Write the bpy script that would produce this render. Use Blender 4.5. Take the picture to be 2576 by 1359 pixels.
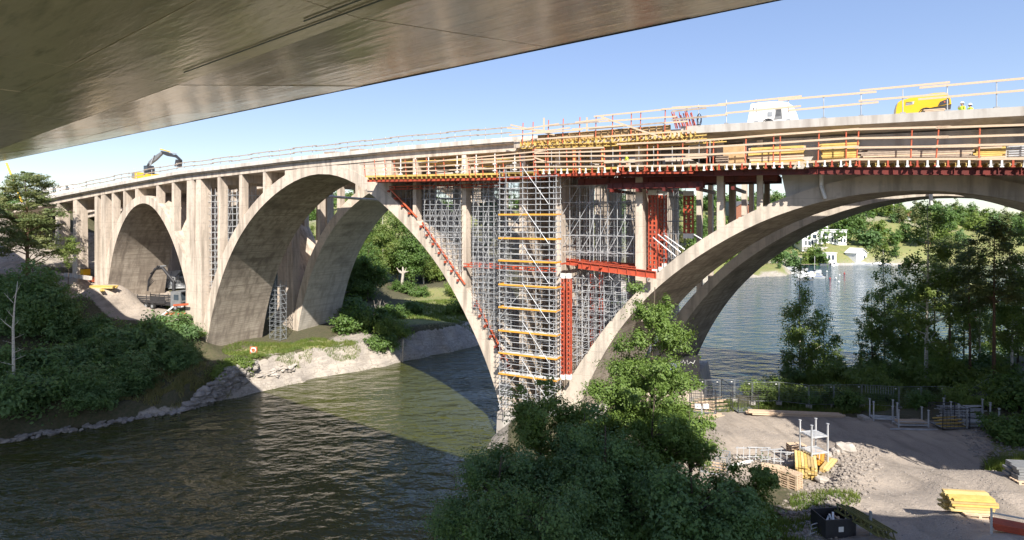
import bpy, math, random
import numpy as np
from mathutils import Vector, Matrix
for o in list(bpy.data.objects): bpy.data.objects.remove(o)
SC = bpy.context.scene
COL = SC.collection
R = math.radians
rng = np.random.default_rng(7)
random.seed(7)

# ------------------------------------------------------------------ camera, sky, sun, exposure
EYE = 23.4
F = 1500.0; CX = 1288.0; HZ = 545.0           # photograph shown 2576 wide: focal length, centre, horizon row
cam_d = bpy.data.cameras.new('camera'); cam = bpy.data.objects.new('camera', cam_d); COL.objects.link(cam)
cam.location = (0, 0, EYE); cam.rotation_euler = (R(90), 0, 0)
cam_d.sensor_width = 36; cam_d.lens = 36*F/2576; cam_d.shift_y = (HZ-679.5)/2576
cam_d.clip_start = 0.1; cam_d.clip_end = 4000
SC.camera = cam
SUN_EL = R(42); SUN_AZ = math.atan2(.174, -.985)
world = bpy.data.worlds.new('World'); SC.world = world; world.use_nodes = True
wn = world.node_tree.nodes; wl = world.node_tree.links
sky = wn.new('ShaderNodeTexSky'); sky.sky_type = 'NISHITA'; sky.sun_disc = False
sky.sun_elevation = SUN_EL; sky.sun_rotation = SUN_AZ; sky.air_density = .85; sky.dust_density = .25; sky.ozone_density = 1.3
gm = wn.new('ShaderNodeGamma'); gm.inputs[1].default_value = .5; hs = wn.new('ShaderNodeHueSaturation'); hs.inputs['Hue'].default_value = .518; hs.inputs['Saturation'].default_value = 1.55
wl.new(sky.outputs[0], gm.inputs[0]); wl.new(gm.outputs[0], hs.inputs['Color']); wl.new(hs.outputs[0], wn['Background'].inputs[0]); wn['Background'].inputs[1].default_value = .125
sun_d = bpy.data.lights.new('sun', 'SUN'); sun_d.energy = 2.75; sun_d.angle = R(.5); sun_d.color = (1, .93, .83)
sun = bpy.data.objects.new('sun', sun_d); COL.objects.link(sun); sun.location = (0, -50, 120)
LIGHT = Vector((-.174*math.cos(SUN_EL), .985*math.cos(SUN_EL), -math.sin(SUN_EL)))
sun.rotation_euler = LIGHT.to_track_quat('-Z', 'Y').to_euler()
SC.view_settings.view_transform = 'Standard'; SC.view_settings.look = 'None'
SC.view_settings.exposure = 1.75; SC.view_settings.gamma = 1; SC.view_settings.use_curve_mapping = False
SC.render.engine = 'CYCLES'
SC.cycles.max_bounces = 6; SC.cycles.transparent_max_bounces = 8

# ------------------------------------------------------------------ materials
def nodes(name):
    m = bpy.data.materials.new(name); m.use_nodes = True
    return m, m.node_tree.nodes, m.node_tree.links, m.node_tree.nodes['Principled BSDF']
def noise(n, l, scale, det=4, vec=None, rough=.6, stretch=None):
    t = n.new('ShaderNodeTexNoise'); t.inputs['Scale'].default_value = scale; t.inputs['Detail'].default_value = det
    t.inputs['Roughness'].default_value = rough
    if vec is None:
        vec = n.new('ShaderNodeNewGeometry').outputs['Position']
    if stretch is not None:
        mp = n.new('ShaderNodeMapping'); mp.inputs['Scale'].default_value = stretch; l.new(vec, mp.inputs['Vector']); vec = mp.outputs[0]
    l.new(vec, t.inputs['Vector']); return t.outputs['Fac']
def ramp(n, l, fac, a, b):
    r = n.new('ShaderNodeMapRange'); r.inputs[1].default_value = a; r.inputs[2].default_value = b; l.new(fac, r.inputs[0]); return r.outputs[0]
def mix(n, l, fac, c1, c2, mode='MIX'):
    m = n.new('ShaderNodeMix'); m.data_type = 'RGBA'; m.blend_type = mode
    for i, v in ((0, fac), (6, c1), (7, c2)):
        if isinstance(v, (int, float)): m.inputs[i].default_value = v
        elif isinstance(v, tuple): m.inputs[i].default_value = (*v, 1)
        else: l.new(v, m.inputs[i])
    return m.outputs[2]
def bump(n, l, b, h, s, d):
    k = n.new('ShaderNodeBump'); k.inputs['Strength'].default_value = s; k.inputs['Distance'].default_value = d
    l.new(h, k.inputs['Height']); l.new(k.outputs[0], b.inputs['Normal']); return k
def mat(name, c, rough=.6, metal=0., c2=None, scale=2., amt=(.35, .65), bmp=0., stretch=None, bscale=None):
    m, n, l, b = nodes(name)
    b.inputs['Roughness'].default_value = rough; b.inputs['Metallic'].default_value = metal
    if c2 is None: c2 = tuple(x*.72 for x in c)
    f = noise(n, l, scale, 5, stretch=stretch)
    l.new(mix(n, l, ramp(n, l, f, *amt), c, c2), b.inputs['Base Color'])
    if bmp: bump(n, l, b, noise(n, l, bscale or scale*6, 4), bmp, .03)
    return m
M = {}
def concrete(name, c, c2, dark, boards=None, uv=False, stain=.5):
    m, n, l, b = nodes(name); b.inputs['Roughness'].default_value = .88
    pos = n.new('ShaderNodeNewGeometry').outputs['Position']
    f1 = noise(n, l, .25, 5, pos); f2 = noise(n, l, 2.2, 6, pos)
    f3 = noise(n, l, .8, 5, pos, stretch=(1.6, 1.6, .16))          # rain streaks
    col = mix(n, l, ramp(n, l, f1, .35, .65), c, c2)
    col = mix(n, l, ramp(n, l, f3, .45, .66), col, dark)
    g = n.new('ShaderNodeMath'); g.operation = 'MULTIPLY'; g.inputs[1].default_value = stain; l.new(ramp(n, l, f2, .52, .7), g.inputs[0])
    col = mix(n, l, g.outputs[0], col, dark)
    z3 = n.new('ShaderNodeSeparateXYZ'); l.new(pos, z3.inputs[0])
    jz = n.new('ShaderNodeMath'); jz.operation = 'MULTIPLY_ADD'; l.new(f1, jz.inputs[0]); jz.inputs[1].default_value = .12; l.new(z3.outputs[2], jz.inputs[2])
    md = n.new('ShaderNodeMath'); md.operation = 'PINGPONG'; md.inputs[1].default_value = 1.25; l.new(jz.outputs[0], md.inputs[0])
    if not uv: col = mix(n, l, ramp(n, l, md.outputs[0], -.03, .035), tuple(x*.8 for x in dark), col)      # pour joints
    vo = n.new('ShaderNodeTexVoronoi'); vo.inputs['Scale'].default_value = .42; mp2 = n.new('ShaderNodeMapping'); mp2.inputs['Scale'].default_value = (1, 1, .8); l.new(pos, mp2.inputs[0]); l.new(mp2.outputs[0], vo.inputs['Vector'])
    vs = n.new('ShaderNodeSeparateColor'); l.new(vo.outputs['Color'], vs.inputs[0]); pf = n.new('ShaderNodeMath'); pf.operation = 'MULTIPLY'; pf.inputs[1].default_value = .18; l.new(vs.outputs[0], pf.inputs[0])
    col = mix(n, l, pf.outputs[0], col, dark)
    h = f2
    if uv:
        u = n.new('ShaderNodeUVMap').outputs[0]
        bf = noise(n, l, 1.0, 3, u, .5, stretch=(7.0, .07, 1))       # board marks across the barrel
        big = noise(n, l, 1.0, 4, u, .6, stretch=(.3, .12, 1))
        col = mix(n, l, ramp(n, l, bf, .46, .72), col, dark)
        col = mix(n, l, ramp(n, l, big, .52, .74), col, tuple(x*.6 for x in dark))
        wh = noise(n, l, 1.0, 5, u, .7, stretch=(.8, 1.4, 1)); col = mix(n, l, ramp(n, l, wh, .68, .76), col, (.45, .42, .38))
        h = bf
    l.new(col, b.inputs['Base Color'])
    bump(n, l, b, h, .35, .04)
    return m
M['conc'] = concrete('weathered_concrete', (.66, .56, .465), (.57, .49, .41), (.33, .28, .23))
M['conc_arch'] = concrete('arch_face_concrete', (.60, .525, .44), (.52, .46, .39), (.33, .29, .245))
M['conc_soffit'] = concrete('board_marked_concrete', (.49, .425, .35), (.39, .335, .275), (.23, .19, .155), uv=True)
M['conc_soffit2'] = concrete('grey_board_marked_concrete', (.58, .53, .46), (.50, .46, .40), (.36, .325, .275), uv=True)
M['conc_new'] = concrete('new_pale_concrete', (.52, .49, .45), (.45, .43, .40), (.34, .31, .28), stain=.35)
M['conc_white'] = concrete('bleached_concrete', (.66, .62, .56), (.55, .51, .46), (.40, .36, .32), stain=.4)
M['red'] = mat('red_painted_steel', (.50, .085, .035), .55, .0, (.33, .06, .035), 1.5)
M['darkred'] = mat('dark_red_primer_steel', (.17, .022, .015), .55, 0, (.09, .014, .012), 1.2)
M['orange'] = mat('orange_red_post_steel', (.60, .14, .06), .5, 0, (.44, .10, .05), 1.5)
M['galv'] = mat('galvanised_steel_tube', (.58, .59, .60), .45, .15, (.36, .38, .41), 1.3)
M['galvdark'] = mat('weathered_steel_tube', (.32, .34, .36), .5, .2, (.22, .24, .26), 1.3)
M['wood'] = mat('pale_plank_wood', (.62, .48, .35), .75, 0, (.50, .37, .25), 3., stretch=(3, 3, 12))
M['woodgrey'] = mat('weathered_plank_wood', (.42, .34, .27), .8, 0, (.30, .24, .19), 3.)
M['ply'] = mat('formwork_plywood', (.50, .34, .17), .7, 0, (.38, .25, .12), 2.)
M['yellow'] = mat('yellow_formwork_timber', (.66, .47, .14), .6, 0, (.52, .36, .10), 2.)
M['yelpaint'] = mat('yellow_machine_paint', (.75, .46, .02), .32, 0, (.66, .40, .02), .6)
M['orangeboard'] = mat('orange_toe_board', (.75, .36, .04), .55, 0, (.62, .30, .05), 2.)
M['white'] = mat('white_paint', (.78, .78, .76), .4, 0, (.70, .70, .68), .8)
M['black'] = mat('black_plastic', (.025, .025, .028), .5, 0, (.04, .04, .045), 2.)
M['rubber'] = mat('tyre_rubber', (.03, .03, .03), .8)
M['dark'] = mat('dark_steel', (.05, .05, .055), .5, .2)
M['grey'] = mat('grey_paint', (.22, .23, .24), .5)
M['glass'] = mat('dark_window_glass', (.04, .055, .07), .08, 0, (.06, .08, .1), .5)
M['green'] = mat('green_debris_net', (.03, .22, .10), .8, 0, (.04, .30, .15), 2.)
M['bark'] = mat('brown_bark', (.11, .085, .065), .9, 0, (.06, .045, .035), 6., bmp=.6, stretch=(3, 3, .6))
M['pinebark'] = mat('red_pine_bark', (.20, .11, .065), .9, 0, (.10, .065, .045), 5., bmp=.6, stretch=(3, 3, .7))
M['birchbark'] = mat('white_birch_bark', (.62, .58, .53), .8, 0, (.10, .09, .08), 5., (.56, .66), stretch=(.6, .6, 3))
M['deadwood'] = mat('bleached_dead_wood', (.50, .45, .39), .85, 0, (.32, .28, .24), 4.)
M['rock'] = mat('grey_bank_stone', (.34, .31, .28), .9, 0, (.22, .20, .185), 1.4, bmp=.8)
M['rockpale'] = mat('pale_boulder_stone', (.46, .42, .37), .9, 0, (.34, .31, .28), 1.6, bmp=.8)
M['roof_red'] = mat('red_tile_roof', (.30, .12, .07), .8)
M['roof_grey'] = mat('grey_roof', (.16, .15, .15), .8)
M['blue'] = mat('blue_cloth', (.05, .12, .35), .7)
M['hivis'] = mat('yellow_hi_vis_cloth', (.62, .80, .06), .7, 0, (.52, .70, .05), 5.)
M['skin'] = mat('skin', (.45, .27, .19), .6)
M['navy'] = mat('dark_blue_workwear', (.03, .04, .08), .8)
M['redplastic'] = mat('red_plastic', (.55, .05, .03), .4)
M['rubble'] = mat('brown_grey_rubble', (.33, .29, .25), .92, 0, (.24, .21, .185), 3.)
M['hair'] = mat('dark_hair', (.03, .02, .015), .7)
def leafmat(name, c1, c2, c3, trans=.35):
    m, n, l, b = nodes(name)
    g = n.new('ShaderNodeNewGeometry')
    r1 = g.outputs['Random Per Island']
    f = noise(n, l, .35, 3, g.outputs['Position'])
    col = mix(n, l, r1, c1, c2); col = mix(n, l, ramp(n, l, f, .42, .68), col, c3)
    b.inputs['Roughness'].default_value = .55; l.new(col, b.inputs['Base Color'])
    t = n.new('ShaderNodeBsdfTranslucent'); l.new(mix(n, l, .45, col, (.22, .30, .03)), t.inputs[0])
    ms = n.new('ShaderNodeMixShader'); ms.inputs[0].default_value = trans
    l.new(b.outputs[0], ms.inputs[1]); l.new(t.outputs[0], ms.inputs[2]); l.new(ms.outputs[0], n['Material Output'].inputs[0])
    return m
M['leaf'] = leafmat('broadleaf_foliage', (.075, .145, .035), (.14, .22, .05), (.10, .19, .04))
M['leafoak'] = leafmat('sunlit_oak_foliage', (.10, .18, .04), (.20, .29, .065), (.16, .25, .05), .4)
M['leafdark'] = leafmat('dark_broadleaf_foliage', (.10, .19, .07), (.18, .29, .11), (.15, .26, .075), .42)
M['leafbirch'] = leafmat('birch_foliage', (.15, .24, .06), (.23, .31, .08), (.25, .30, .075), .55)
M['leafyel'] = leafmat('yellow_green_foliage', (.19, .28, .055), (.27, .34, .08), (.17, .26, .055), .5)
M['needle'] = leafmat('pine_needles', (.10, .15, .055), (.17, .21, .07), (.22, .22, .08), .35)
M['grass'] = leafmat('grass_blades', (.13, .18, .03), (.20, .23, .05), (.10, .17, .03), .35)
M['straw'] = leafmat('dry_grass_blades', (.24, .22, .08), (.30, .26, .12), (.18, .20, .06), .3)

def m_water():
    m, n, l, b = nodes('rippled_water')
    b.inputs['Roughness'].default_value = .045; b.inputs['IOR'].default_value = 1.33
    pos = n.new('ShaderNodeNewGeometry').outputs['Position']
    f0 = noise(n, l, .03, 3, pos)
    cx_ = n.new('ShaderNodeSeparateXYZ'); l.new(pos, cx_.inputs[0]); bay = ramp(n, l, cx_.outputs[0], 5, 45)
    l.new(mix(n, l, bay, mix(n, l, f0, (.062, .064, .016), (.038, .046, .014)), (.022, .058, .082)), b.inputs['Base Color'])  # bay side tinted blue: reflected sky put into the base colour
    def rot(a, sc):
        mp = n.new('ShaderNodeMapping'); mp.inputs['Rotation'].default_value = (0, 0, a); mp.inputs['Scale'].default_value = sc
        l.new(pos, mp.inputs['Vector']); return mp.outputs[0]
    a = noise(n, l, 1.0, 3, rot(.5, (.95, 1.5, 1)), .55); c = noise(n, l, 1.0, 2, rot(-.35, (.3, .5, 1)), .5); d = noise(n, l, 3.2, 2, rot(.1, (.7, 1.3, 1)), .5)
    s = n.new('ShaderNodeMath'); s.operation = 'MULTIPLY_ADD'; l.new(c, s.inputs[0]); s.inputs[1].default_value = 3.2; l.new(a, s.inputs[2])
    s2 = n.new('ShaderNodeMath'); s2.operation = 'MULTIPLY_ADD'; l.new(d, s2.inputs[0]); s2.inputs[1].default_value = .22; l.new(s.outputs[0], s2.inputs[2])
    k = bump(n, l, b, s2.outputs[0], .9, .27); pa = noise(n, l, 1., 3, rot(.25, (.035, .11, 1)), .6)
    r_ = n.new('ShaderNodeMapRange'); r_.inputs[1].default_value = .38; r_.inputs[2].default_value = .62; r_.inputs[3].default_value = .45; r_.inputs[4].default_value = 1.; l.new(pa, r_.inputs[0]); l.new(r_.outputs[0], k.inputs['Strength'])
    return m
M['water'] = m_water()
def m_ground():
    m, n, l, b = nodes('terrain_ground'); b.inputs['Roughness'].default_value = .93
    pos = n.new('ShaderNodeNewGeometry').outputs['Position']
    at = n.new('ShaderNodeAttribute'); at.attribute_name = 'zone'
    sp = n.new('ShaderNodeSeparateColor'); l.new(at.outputs['Color'], sp.inputs[0])
    f1 = noise(n, l, .5, 5, pos); f2 = noise(n, l, 3., 5, pos); f3 = noise(n, l, 14., 3, pos); f4 = noise(n, l, .15, 4, pos)
    soil = mix(n, l, ramp(n, l, f2, .35, .65), (.055, .06, .025), (.10, .085, .05))
    gr = mix(n, l, ramp(n, l, f1, .35, .65), (.12, .19, .035), (.22, .22, .07)); gr = mix(n, l, ramp(n, l, f2, .4, .65), gr, (.24, .21, .11))
    ro = mix(n, l, ramp(n, l, f1, .35, .65), (.44, .39, .33), (.31, .28, .25)); ro = mix(n, l, ramp(n, l, f2, .55, .72), ro, (.17, .155, .14))
    vr = n.new('ShaderNodeTexVoronoi'); vr.feature = 'DISTANCE_TO_EDGE'; vr.inputs['Scale'].default_value = .4
    wp = n.new('ShaderNodeVectorMath'); wp.operation = 'ADD'; tn = n.new('ShaderNodeTexNoise'); tn.inputs['Scale'].default_value = .9; tn.inputs['Detail'].default_value = 4; l.new(pos, tn.inputs['Vector'])
    sc_ = n.new('ShaderNodeVectorMath'); sc_.operation = 'SCALE'; sc_.inputs['Scale'].default_value = 2.2; l.new(tn.outputs['Color'], sc_.inputs[0]); l.new(pos, wp.inputs[0]); l.new(sc_.outputs[0], wp.inputs[1]); l.new(wp.outputs[0], vr.inputs['Vector'])
    crack = ramp(n, l, vr.outputs['Distance'], -.02, .045); ro = mix(n, l, crack, (.20, .175, .15), ro); st = noise(n, l, 1., 5, pos, .7, stretch=(.5, .5, 3.2)); ro = mix(n, l, ramp(n, l, st, .45, .7), ro, (.25, .22, .19))
    gv = mix(n, l, ramp(n, l, f3, .35, .65), (.40, .34, .285), (.27, .235, .20)); gv = mix(n, l, ramp(n, l, f4, .45, .65), gv, (.43, .365, .30)); gv = mix(n, l, ramp(n, l, f1, .55, .75), gv, (.24, .21, .185))
    def w(ch):
        a = n.new('ShaderNodeMath'); a.operation = 'MULTIPLY_ADD'; l.new(f2, a.inputs[0]); a.inputs[1].default_value = .7; l.new(sp.outputs[ch], a.inputs[2])
        return ramp(n, l, a.outputs[0], .75, .95)
    trk = noise(n, l, 1., 4, pos, stretch=(.9, .16, 1)); gv = mix(n, l, ramp(n, l, trk, .5, .68), gv, (.25, .215, .18))
    col = mix(n, l, w(0), soil, gr); col = mix(n, l, w(1), col, ro); col = mix(n, l, w(2), col, gv)
    l.new(col, b.inputs['Base Color'])
    s = n.new('ShaderNodeMath'); s.operation = 'MULTIPLY_ADD'; l.new(f3, s.inputs[0]); s.inputs[1].default_value = .4; l.new(f2, s.inputs[2])
    bump(n, l, b, s.outputs[0], .8, .12)
    return m
M['ground'] = m_ground()
def m_steel():
    m, n, l, b = nodes('glossy_painted_soffit_steel')
    pos = n.new('ShaderNodeNewGeometry').outputs['Position']
    mp = n.new('ShaderNodeMapping'); mp.inputs['Rotation'].default_value = (0, 0, .654); l.new(pos, mp.inputs['Vector'])
    v = mp.outputs[0]
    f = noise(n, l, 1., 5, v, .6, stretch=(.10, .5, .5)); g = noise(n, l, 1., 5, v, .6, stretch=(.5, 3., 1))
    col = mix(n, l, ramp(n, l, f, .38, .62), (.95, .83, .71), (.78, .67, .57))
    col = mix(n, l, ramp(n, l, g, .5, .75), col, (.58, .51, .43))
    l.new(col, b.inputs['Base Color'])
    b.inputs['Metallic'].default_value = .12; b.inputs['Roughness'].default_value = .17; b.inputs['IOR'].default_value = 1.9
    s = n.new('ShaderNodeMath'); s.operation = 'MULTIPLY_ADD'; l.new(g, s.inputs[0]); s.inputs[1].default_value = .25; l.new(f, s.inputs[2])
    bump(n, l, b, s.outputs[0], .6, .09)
    return m
M['steel'] = m_steel()

# ------------------------------------------------------------------ building helpers
class MB:
    def __init__(s): s.v = []; s.f = []; s.uv = None
    def quadbox(s, c, d, rz=0., rot=None):
        x, y, z = d[0]/2, d[1]/2, d[2]/2
        i = len(s.v); q = rot if rot is not None else Matrix.Rotation(rz, 3, 'Z')
        for a in ((-x,-y,-z),(x,-y,-z),(x,y,-z),(-x,y,-z),(-x,-y,z),(x,-y,z),(x,y,z),(-x,y,z)):
            s.v.append(tuple(q @ Vector(a) + Vector(c)))
        s.f += [(i,i+3,i+2,i+1),(i+4,i+5,i+6,i+7),(i,i+1,i+5,i+4),(i+1,i+2,i+6,i+5),(i+2,i+3,i+7,i+6),(i+3,i,i+4,i+7)]
        return s
    box = quadbox
    def span(s, x0, x1, y0, y1, z0, z1):
        return s.quadbox(((x0+x1)/2, (y0+y1)/2, (z0+z1)/2), (abs(x1-x0), abs(y1-y0), abs(z1-z0)))
    def tube(s, pts, r, k=8, cap=True):
        pts = [Vector(p) for p in pts]; rs = r if isinstance(r, (list, tuple)) else [r]*len(pts)
        b = len(s.v)
        for j, p in enumerate(pts):
            t = (pts[min(j+1, len(pts)-1)]-pts[max(j-1, 0)]).normalized()
            a = t.orthogonal().normalized() if abs(t.z) > .9 else t.cross(Vector((0,0,1))).normalized()
            if j and abs(t.z) > .9 and abs((pts[min(j,len(pts)-1)]-pts[j-1]).normalized().z) > .9: a = (Vector((1,0,0))-t*t.x).normalized()
            c = t.cross(a)
            for q in range(k):
                w = 2*math.pi*q/k; s.v.append(tuple(p+(a*math.cos(w)+c*math.sin(w))*rs[j]))
        for j in range(len(pts)-1):
            for q in range(k):
                s.f.append((b+j*k+q, b+j*k+(q+1)%k, b+(j+1)*k+(q+1)%k, b+(j+1)*k+q))
        if cap:
            s.f.append(tuple(b+q for q in reversed(range(k)))); s.f.append(tuple(b+(len(pts)-1)*k+q for q in range(k)))
        return s
    def prism(s, poly, d0, d1, axis='y'):
        """poly = (a,b) outline; extruded along axis from d0 to d1"""
        i = len(s.v); n = len(poly)
        for d in (d0, d1):
            for a, b in poly:
                s.v.append((a, d, b) if axis == 'y' else ((d, a, b) if axis == 'x' else (a, b, d)))
        s.f.append(tuple(range(i, i+n))); s.f.append(tuple(range(i+2*n-1, i+n-1, -1)))
        for j in range(n):
            s.f.append((i+j, i+n+j, i+n+(j+1)%n, i+(j+1)%n))
        return s
    def ell(s, c, r, ns=10, nr=7, rot=None):
        b = len(s.v); q = rot or Matrix.Identity(3)
        for i in range(1, nr):
            th = math.pi*i/nr
            for j in range(ns):
                ph = 2*math.pi*j/ns
                s.v.append(tuple(q @ Vector((r[0]*math.sin(th)*math.cos(ph), r[1]*math.sin(th)*math.sin(ph), r[2]*math.cos(th)))+Vector(c)))
        t = len(s.v); s.v.append(tuple(q @ Vector((0,0,r[2]))+Vector(c))); s.v.append(tuple(q @ Vector((0,0,-r[2]))+Vector(c)))
        for i in range(nr-2):
            for j in range(ns):
                s.f.append((b+i*ns+j, b+(i+1)*ns+j, b+(i+1)*ns+(j+1)%ns, b+i*ns+(j+1)%ns))
        for j in range(ns):
            s.f.append((t, b+j, b+(j+1)%ns)); s.f.append((t+1, b+(nr-2)*ns+(j+1)%ns, b+(nr-2)*ns+j))
        return s
    def mesh(s, name, m, smooth=False):
        me = bpy.data.meshes.new(name); me.from_pydata(s.v, [], s.f); me.materials.append(m)
        import bmesh
        bm = bmesh.new(); bm.from_mesh(me); bmesh.ops.recalc_face_normals(bm, faces=bm.faces); bm.to_mesh(me); bm.free()
        if smooth: me.shade_smooth()
        return me
    def obj(s, name, m, parent=None, smooth=False, loc=(0,0,0), rz=0.):
        o = bpy.data.objects.new(name, s.mesh(name, m, smooth)); COL.objects.link(o)
        o.location = loc; o.rotation_euler = (0, 0, rz)
        if parent: o.parent = parent
        return o
def link(name, me, parent=None, loc=(0,0,0), rot=(0,0,0), scale=(1,1,1)):
    o = bpy.data.objects.new(name, me); COL.objects.link(o); o.location = loc; o.rotation_euler = rot; o.scale = scale
    if parent: o.parent = parent
    return o
def tag(o, label, cat, group=None, kind=None):
    if label: o['label'] = label
    if cat: o['category'] = cat
    if group: o['group'] = group
    if kind: o['kind'] = kind
    return o
def thing(name, label, cat, loc=(0,0,0), rz=0., group=None):
    o = bpy.data.objects.new(name, None); COL.objects.link(o); o.empty_display_size = .3
    o.location = loc; o.rotation_euler = (0, 0, rz)
    return tag(o, label, cat, group)
def copy_thing(src, loc, rz, label=None, group=None, scale=None):
    r = src.copy(); COL.objects.link(r); r.location = loc; r.rotation_euler = (0, 0, rz)
    if scale: r.scale = scale if isinstance(scale, tuple) else (scale,)*3
    if label: r['label'] = label
    if group: r['group'] = group
    for ch in src.children:
        c = ch.copy(); COL.objects.link(c); c.parent = r
        for g in ch.children:
            d = g.copy(); COL.objects.link(d); d.parent = c
    return r
_rod = {}
def rod(name, p, q, r, mk, parent=None, k=6):
    """a round bar between two points (in its parent's space), sharing one unit mesh per material"""
    key = (name, mk, k)
    if key not in _rod:
        b = MB().tube([(0,0,0),(0,0,1)], 1., k); _rod[key] = b.mesh(name, M[mk], True if k > 6 else False)
    p = Vector(p); q = Vector(q); d = q-p; L = d.length
    o = bpy.data.objects.new(name, _rod[key]); COL.objects.link(o)
    o.location = p; o.rotation_euler = d.to_track_quat('Z', 'Y').to_euler(); o.scale = (r, r, L)
    if parent: o.parent = parent
    return o
_bar = {}
def bar(name, p, q, w, h, mk, parent=None):
    """a sawn board or flat bar between two points: w across, h upright"""
    key = (name, mk)
    if key not in _bar: _bar[key] = MB().quadbox((.5, 0, 0), (1, 1, 1)).mesh(name, M[mk])
    p = Vector(p); q = Vector(q); d = q-p; L = d.length
    o = bpy.data.objects.new(name, _bar[key]); COL.objects.link(o)
    x = d.normalized(); up = Vector((0,0,1)) if abs(x.z) < .95 else Vector((0,1,0))
    y = up.cross(x).normalized(); z = x.cross(y)
    mt = Matrix((x, y, z)).transposed(); o.location = p; o.rotation_euler = mt.to_euler(); o.scale = (L, w, h)
    if parent: o.parent = parent
    return o

# bridge frame: s runs along the old bridges (left to right), w across them (away from the camera), z up from the water
BU = Vector((.892, -.452, 0)).normalized(); BN = Vector((-BU.y, BU.x, 0)); BP = Vector((-1.4, 64.4, 0)); BA = math.atan2(BU.y, BU.x)
def B(s, w, z): return BP+BU*s+BN*w+Vector((0, 0, z))
def SZ(px, py, w=0.):
    r = (px-CX)/F; Y = (w+BP.dot(BN))/(BN.x*r+BN.y); p = Vector((Y*r, Y, 0))
    return (p-BP).dot(BU), EYE+(HZ-py)*Y/F
def thingB(name, label, cat, s, w, z, group=None): return thing(name, label, cat, B(s, w, z), BA, group)
def at(px, py, z):
    Y = F*(EYE-z)/(py-HZ); return Vector(((px-CX)/F*Y, Y, z))
def atY(px, py, Y): return Vector(((px-CX)/F*Y, Y, EYE+(HZ-py)*Y/F))

# ------------------------------------------------------------------ terrain and water
def pt(px, py, z): v = at(px, py, z); return (v.x, v.y)
LEFT = [(-260,-200), (-150,-90), (-100,-10), (-72,38)] + [pt(a, b, 0) for a, b in ((0,1110),(130,1086),(300,1058),(450,1036),(560,1006),(640,992),(800,952),(940,928),(1030,906),(1140,886),(1210,868))] + \
       [(1,128), (8,152), (30,182), (62,206), (86,226), (109,236), (118,248), (112,262), (128,284), (143,296), (160,288), (179,286), (215,287), (250,290), (330,300), (450,290), (700,260), (1100,300), (1100,1500), (-900,1500), (-900,-200)]
RIGHT = [(-30,-200), (-8,-60), (-4,0), (-3.5,20), (-2.5,40), (-2,50), (-2.2,60), (-1.5,66), (3,69.5), (9,70), (15,66.5), (19,65.5), (25,70), (34,78), (50,83), (66,86), (90,88), (130,92), (190,84), (260,90), (360,110), (500,120), (1100,140), (1100,-200)]
LEFT = np.array(LEFT); RIGHT = np.array(RIGHT)
def sdist(P, poly):
    """signed distance to a closed shoreline, positive on land"""
    d = np.full(len(P), 1e9); ins = np.zeros(len(P), bool); n = len(poly)
    for i in range(n):
        a = poly[i]; b = poly[(i+1) % n]; ab = b-a
        t = np.clip(((P-a) @ ab)/(ab @ ab), 0, 1); q = P-(a+t[:, None]*ab)
        d = np.minimum(d, np.hypot(q[:, 0], q[:, 1]))
        c = (a[1] > P[:, 1]) != (b[1] > P[:, 1])
        with np.errstate(divide='ignore', invalid='ignore'):
            xx = (b[0]-a[0])*(P[:, 1]-a[1])/(b[1]-a[1])+a[0]
        ins ^= c & (P[:, 0] < xx)
    return np.where(ins, d, -d)
_tab = np.random.default_rng(3).random((256, 256))
def vnoise(P, s):
    q = P/s; i = np.floor(q).astype(int); f = q-i; f = f*f*(3-2*f)
    g = lambda a, b: _tab[(i[:, 0]+a) & 255, (i[:, 1]+b) & 255]
    return (g(0,0)*(1-f[:, 0])+g(1,0)*f[:, 0])*(1-f[:, 1])+(g(0,1)*(1-f[:, 0])+g(1,1)*f[:, 0])*f[:, 1]-.5
def cp(px, py, z): v = at(px, py, z); return (v.x, v.y, z)
CL = [(-100,-10,6), (-150,60,14), (-75,45,4), (-110,80,13), (-60,66,2.2), (-45,71,1.8), (-58,76,4.5), (-70,80,7.5), (-48,80,4.),
      cp(430,811,7.6), cp(330,800,7.8), cp(480,840,6.8), (-56.7,98,8.5), (-52,94,7.9), cp(200,740,10.4), cp(250,706,12.3), cp(205,692,13.4), cp(270,716,12.6), cp(150,760,9.9), (-60,104,9.5), (-64,110,11),
      (-60,116,11.5), (-50,112,10), (-80,112,15), (-92,112,18), (-85,118,20), (-97,128,25.5), (-105,118,24.5), (-120,125,27), (-110,150,28), (-84,94,14.5), (-95,100,16), (-110,95,17),
      (-100,106,20.5), (-96,112,23.), (-78,130,20), (-60,140,17),
      (-44,83,2.9), (-40,87,3.6), (-38,96,4.2), (-36,92,4), (-33,99,4.2), (-30,104,4.4), (-44,92,4.6), (-46,100,6.5), (-40,108,6),
      cp(700,890,3.6), cp(870,872,3.2), cp(860,850,3.6), cp(1000,800,3.9), cp(1100,760,4.3), cp(1150,800,3.6), cp(1060,712,6.2), cp(960,760,5.0), cp(900,725,7.4), cp(1130,680,8.), cp(1030,690,7.5),
      (-20,165,10), (0,180,10), (20,210,12), (-10,200,20), (40,260,18), (90,262,6), (70,240,7), (100,246,2.2), (92,236,1.6), (110,300,14), (135,310,5), (150,300,4),
      (172,300,8.3), (185,300,7.8), (196,302,7.), (160,306,11), (180,318,15), (205,330,22), (230,300,6), (240,330,17), (215,345,26), (255,362,24), (225,370,28), (270,345,15), (300,330,10), (330,350,14), (400,360,12), (500,400,14), (700,400,16),
      (190,360,29), (150,340,26), (120,350,28), (80,330,28), (100,420,34), (200,450,32), (0,300,27), (-60,250,25), (-150,250,28), (-200,150,27), (-100,400,30), (-300,300,30), (400,600,20), (0,700,34), (-500,600,34), (800,800,22), (-600,100,26)]
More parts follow.
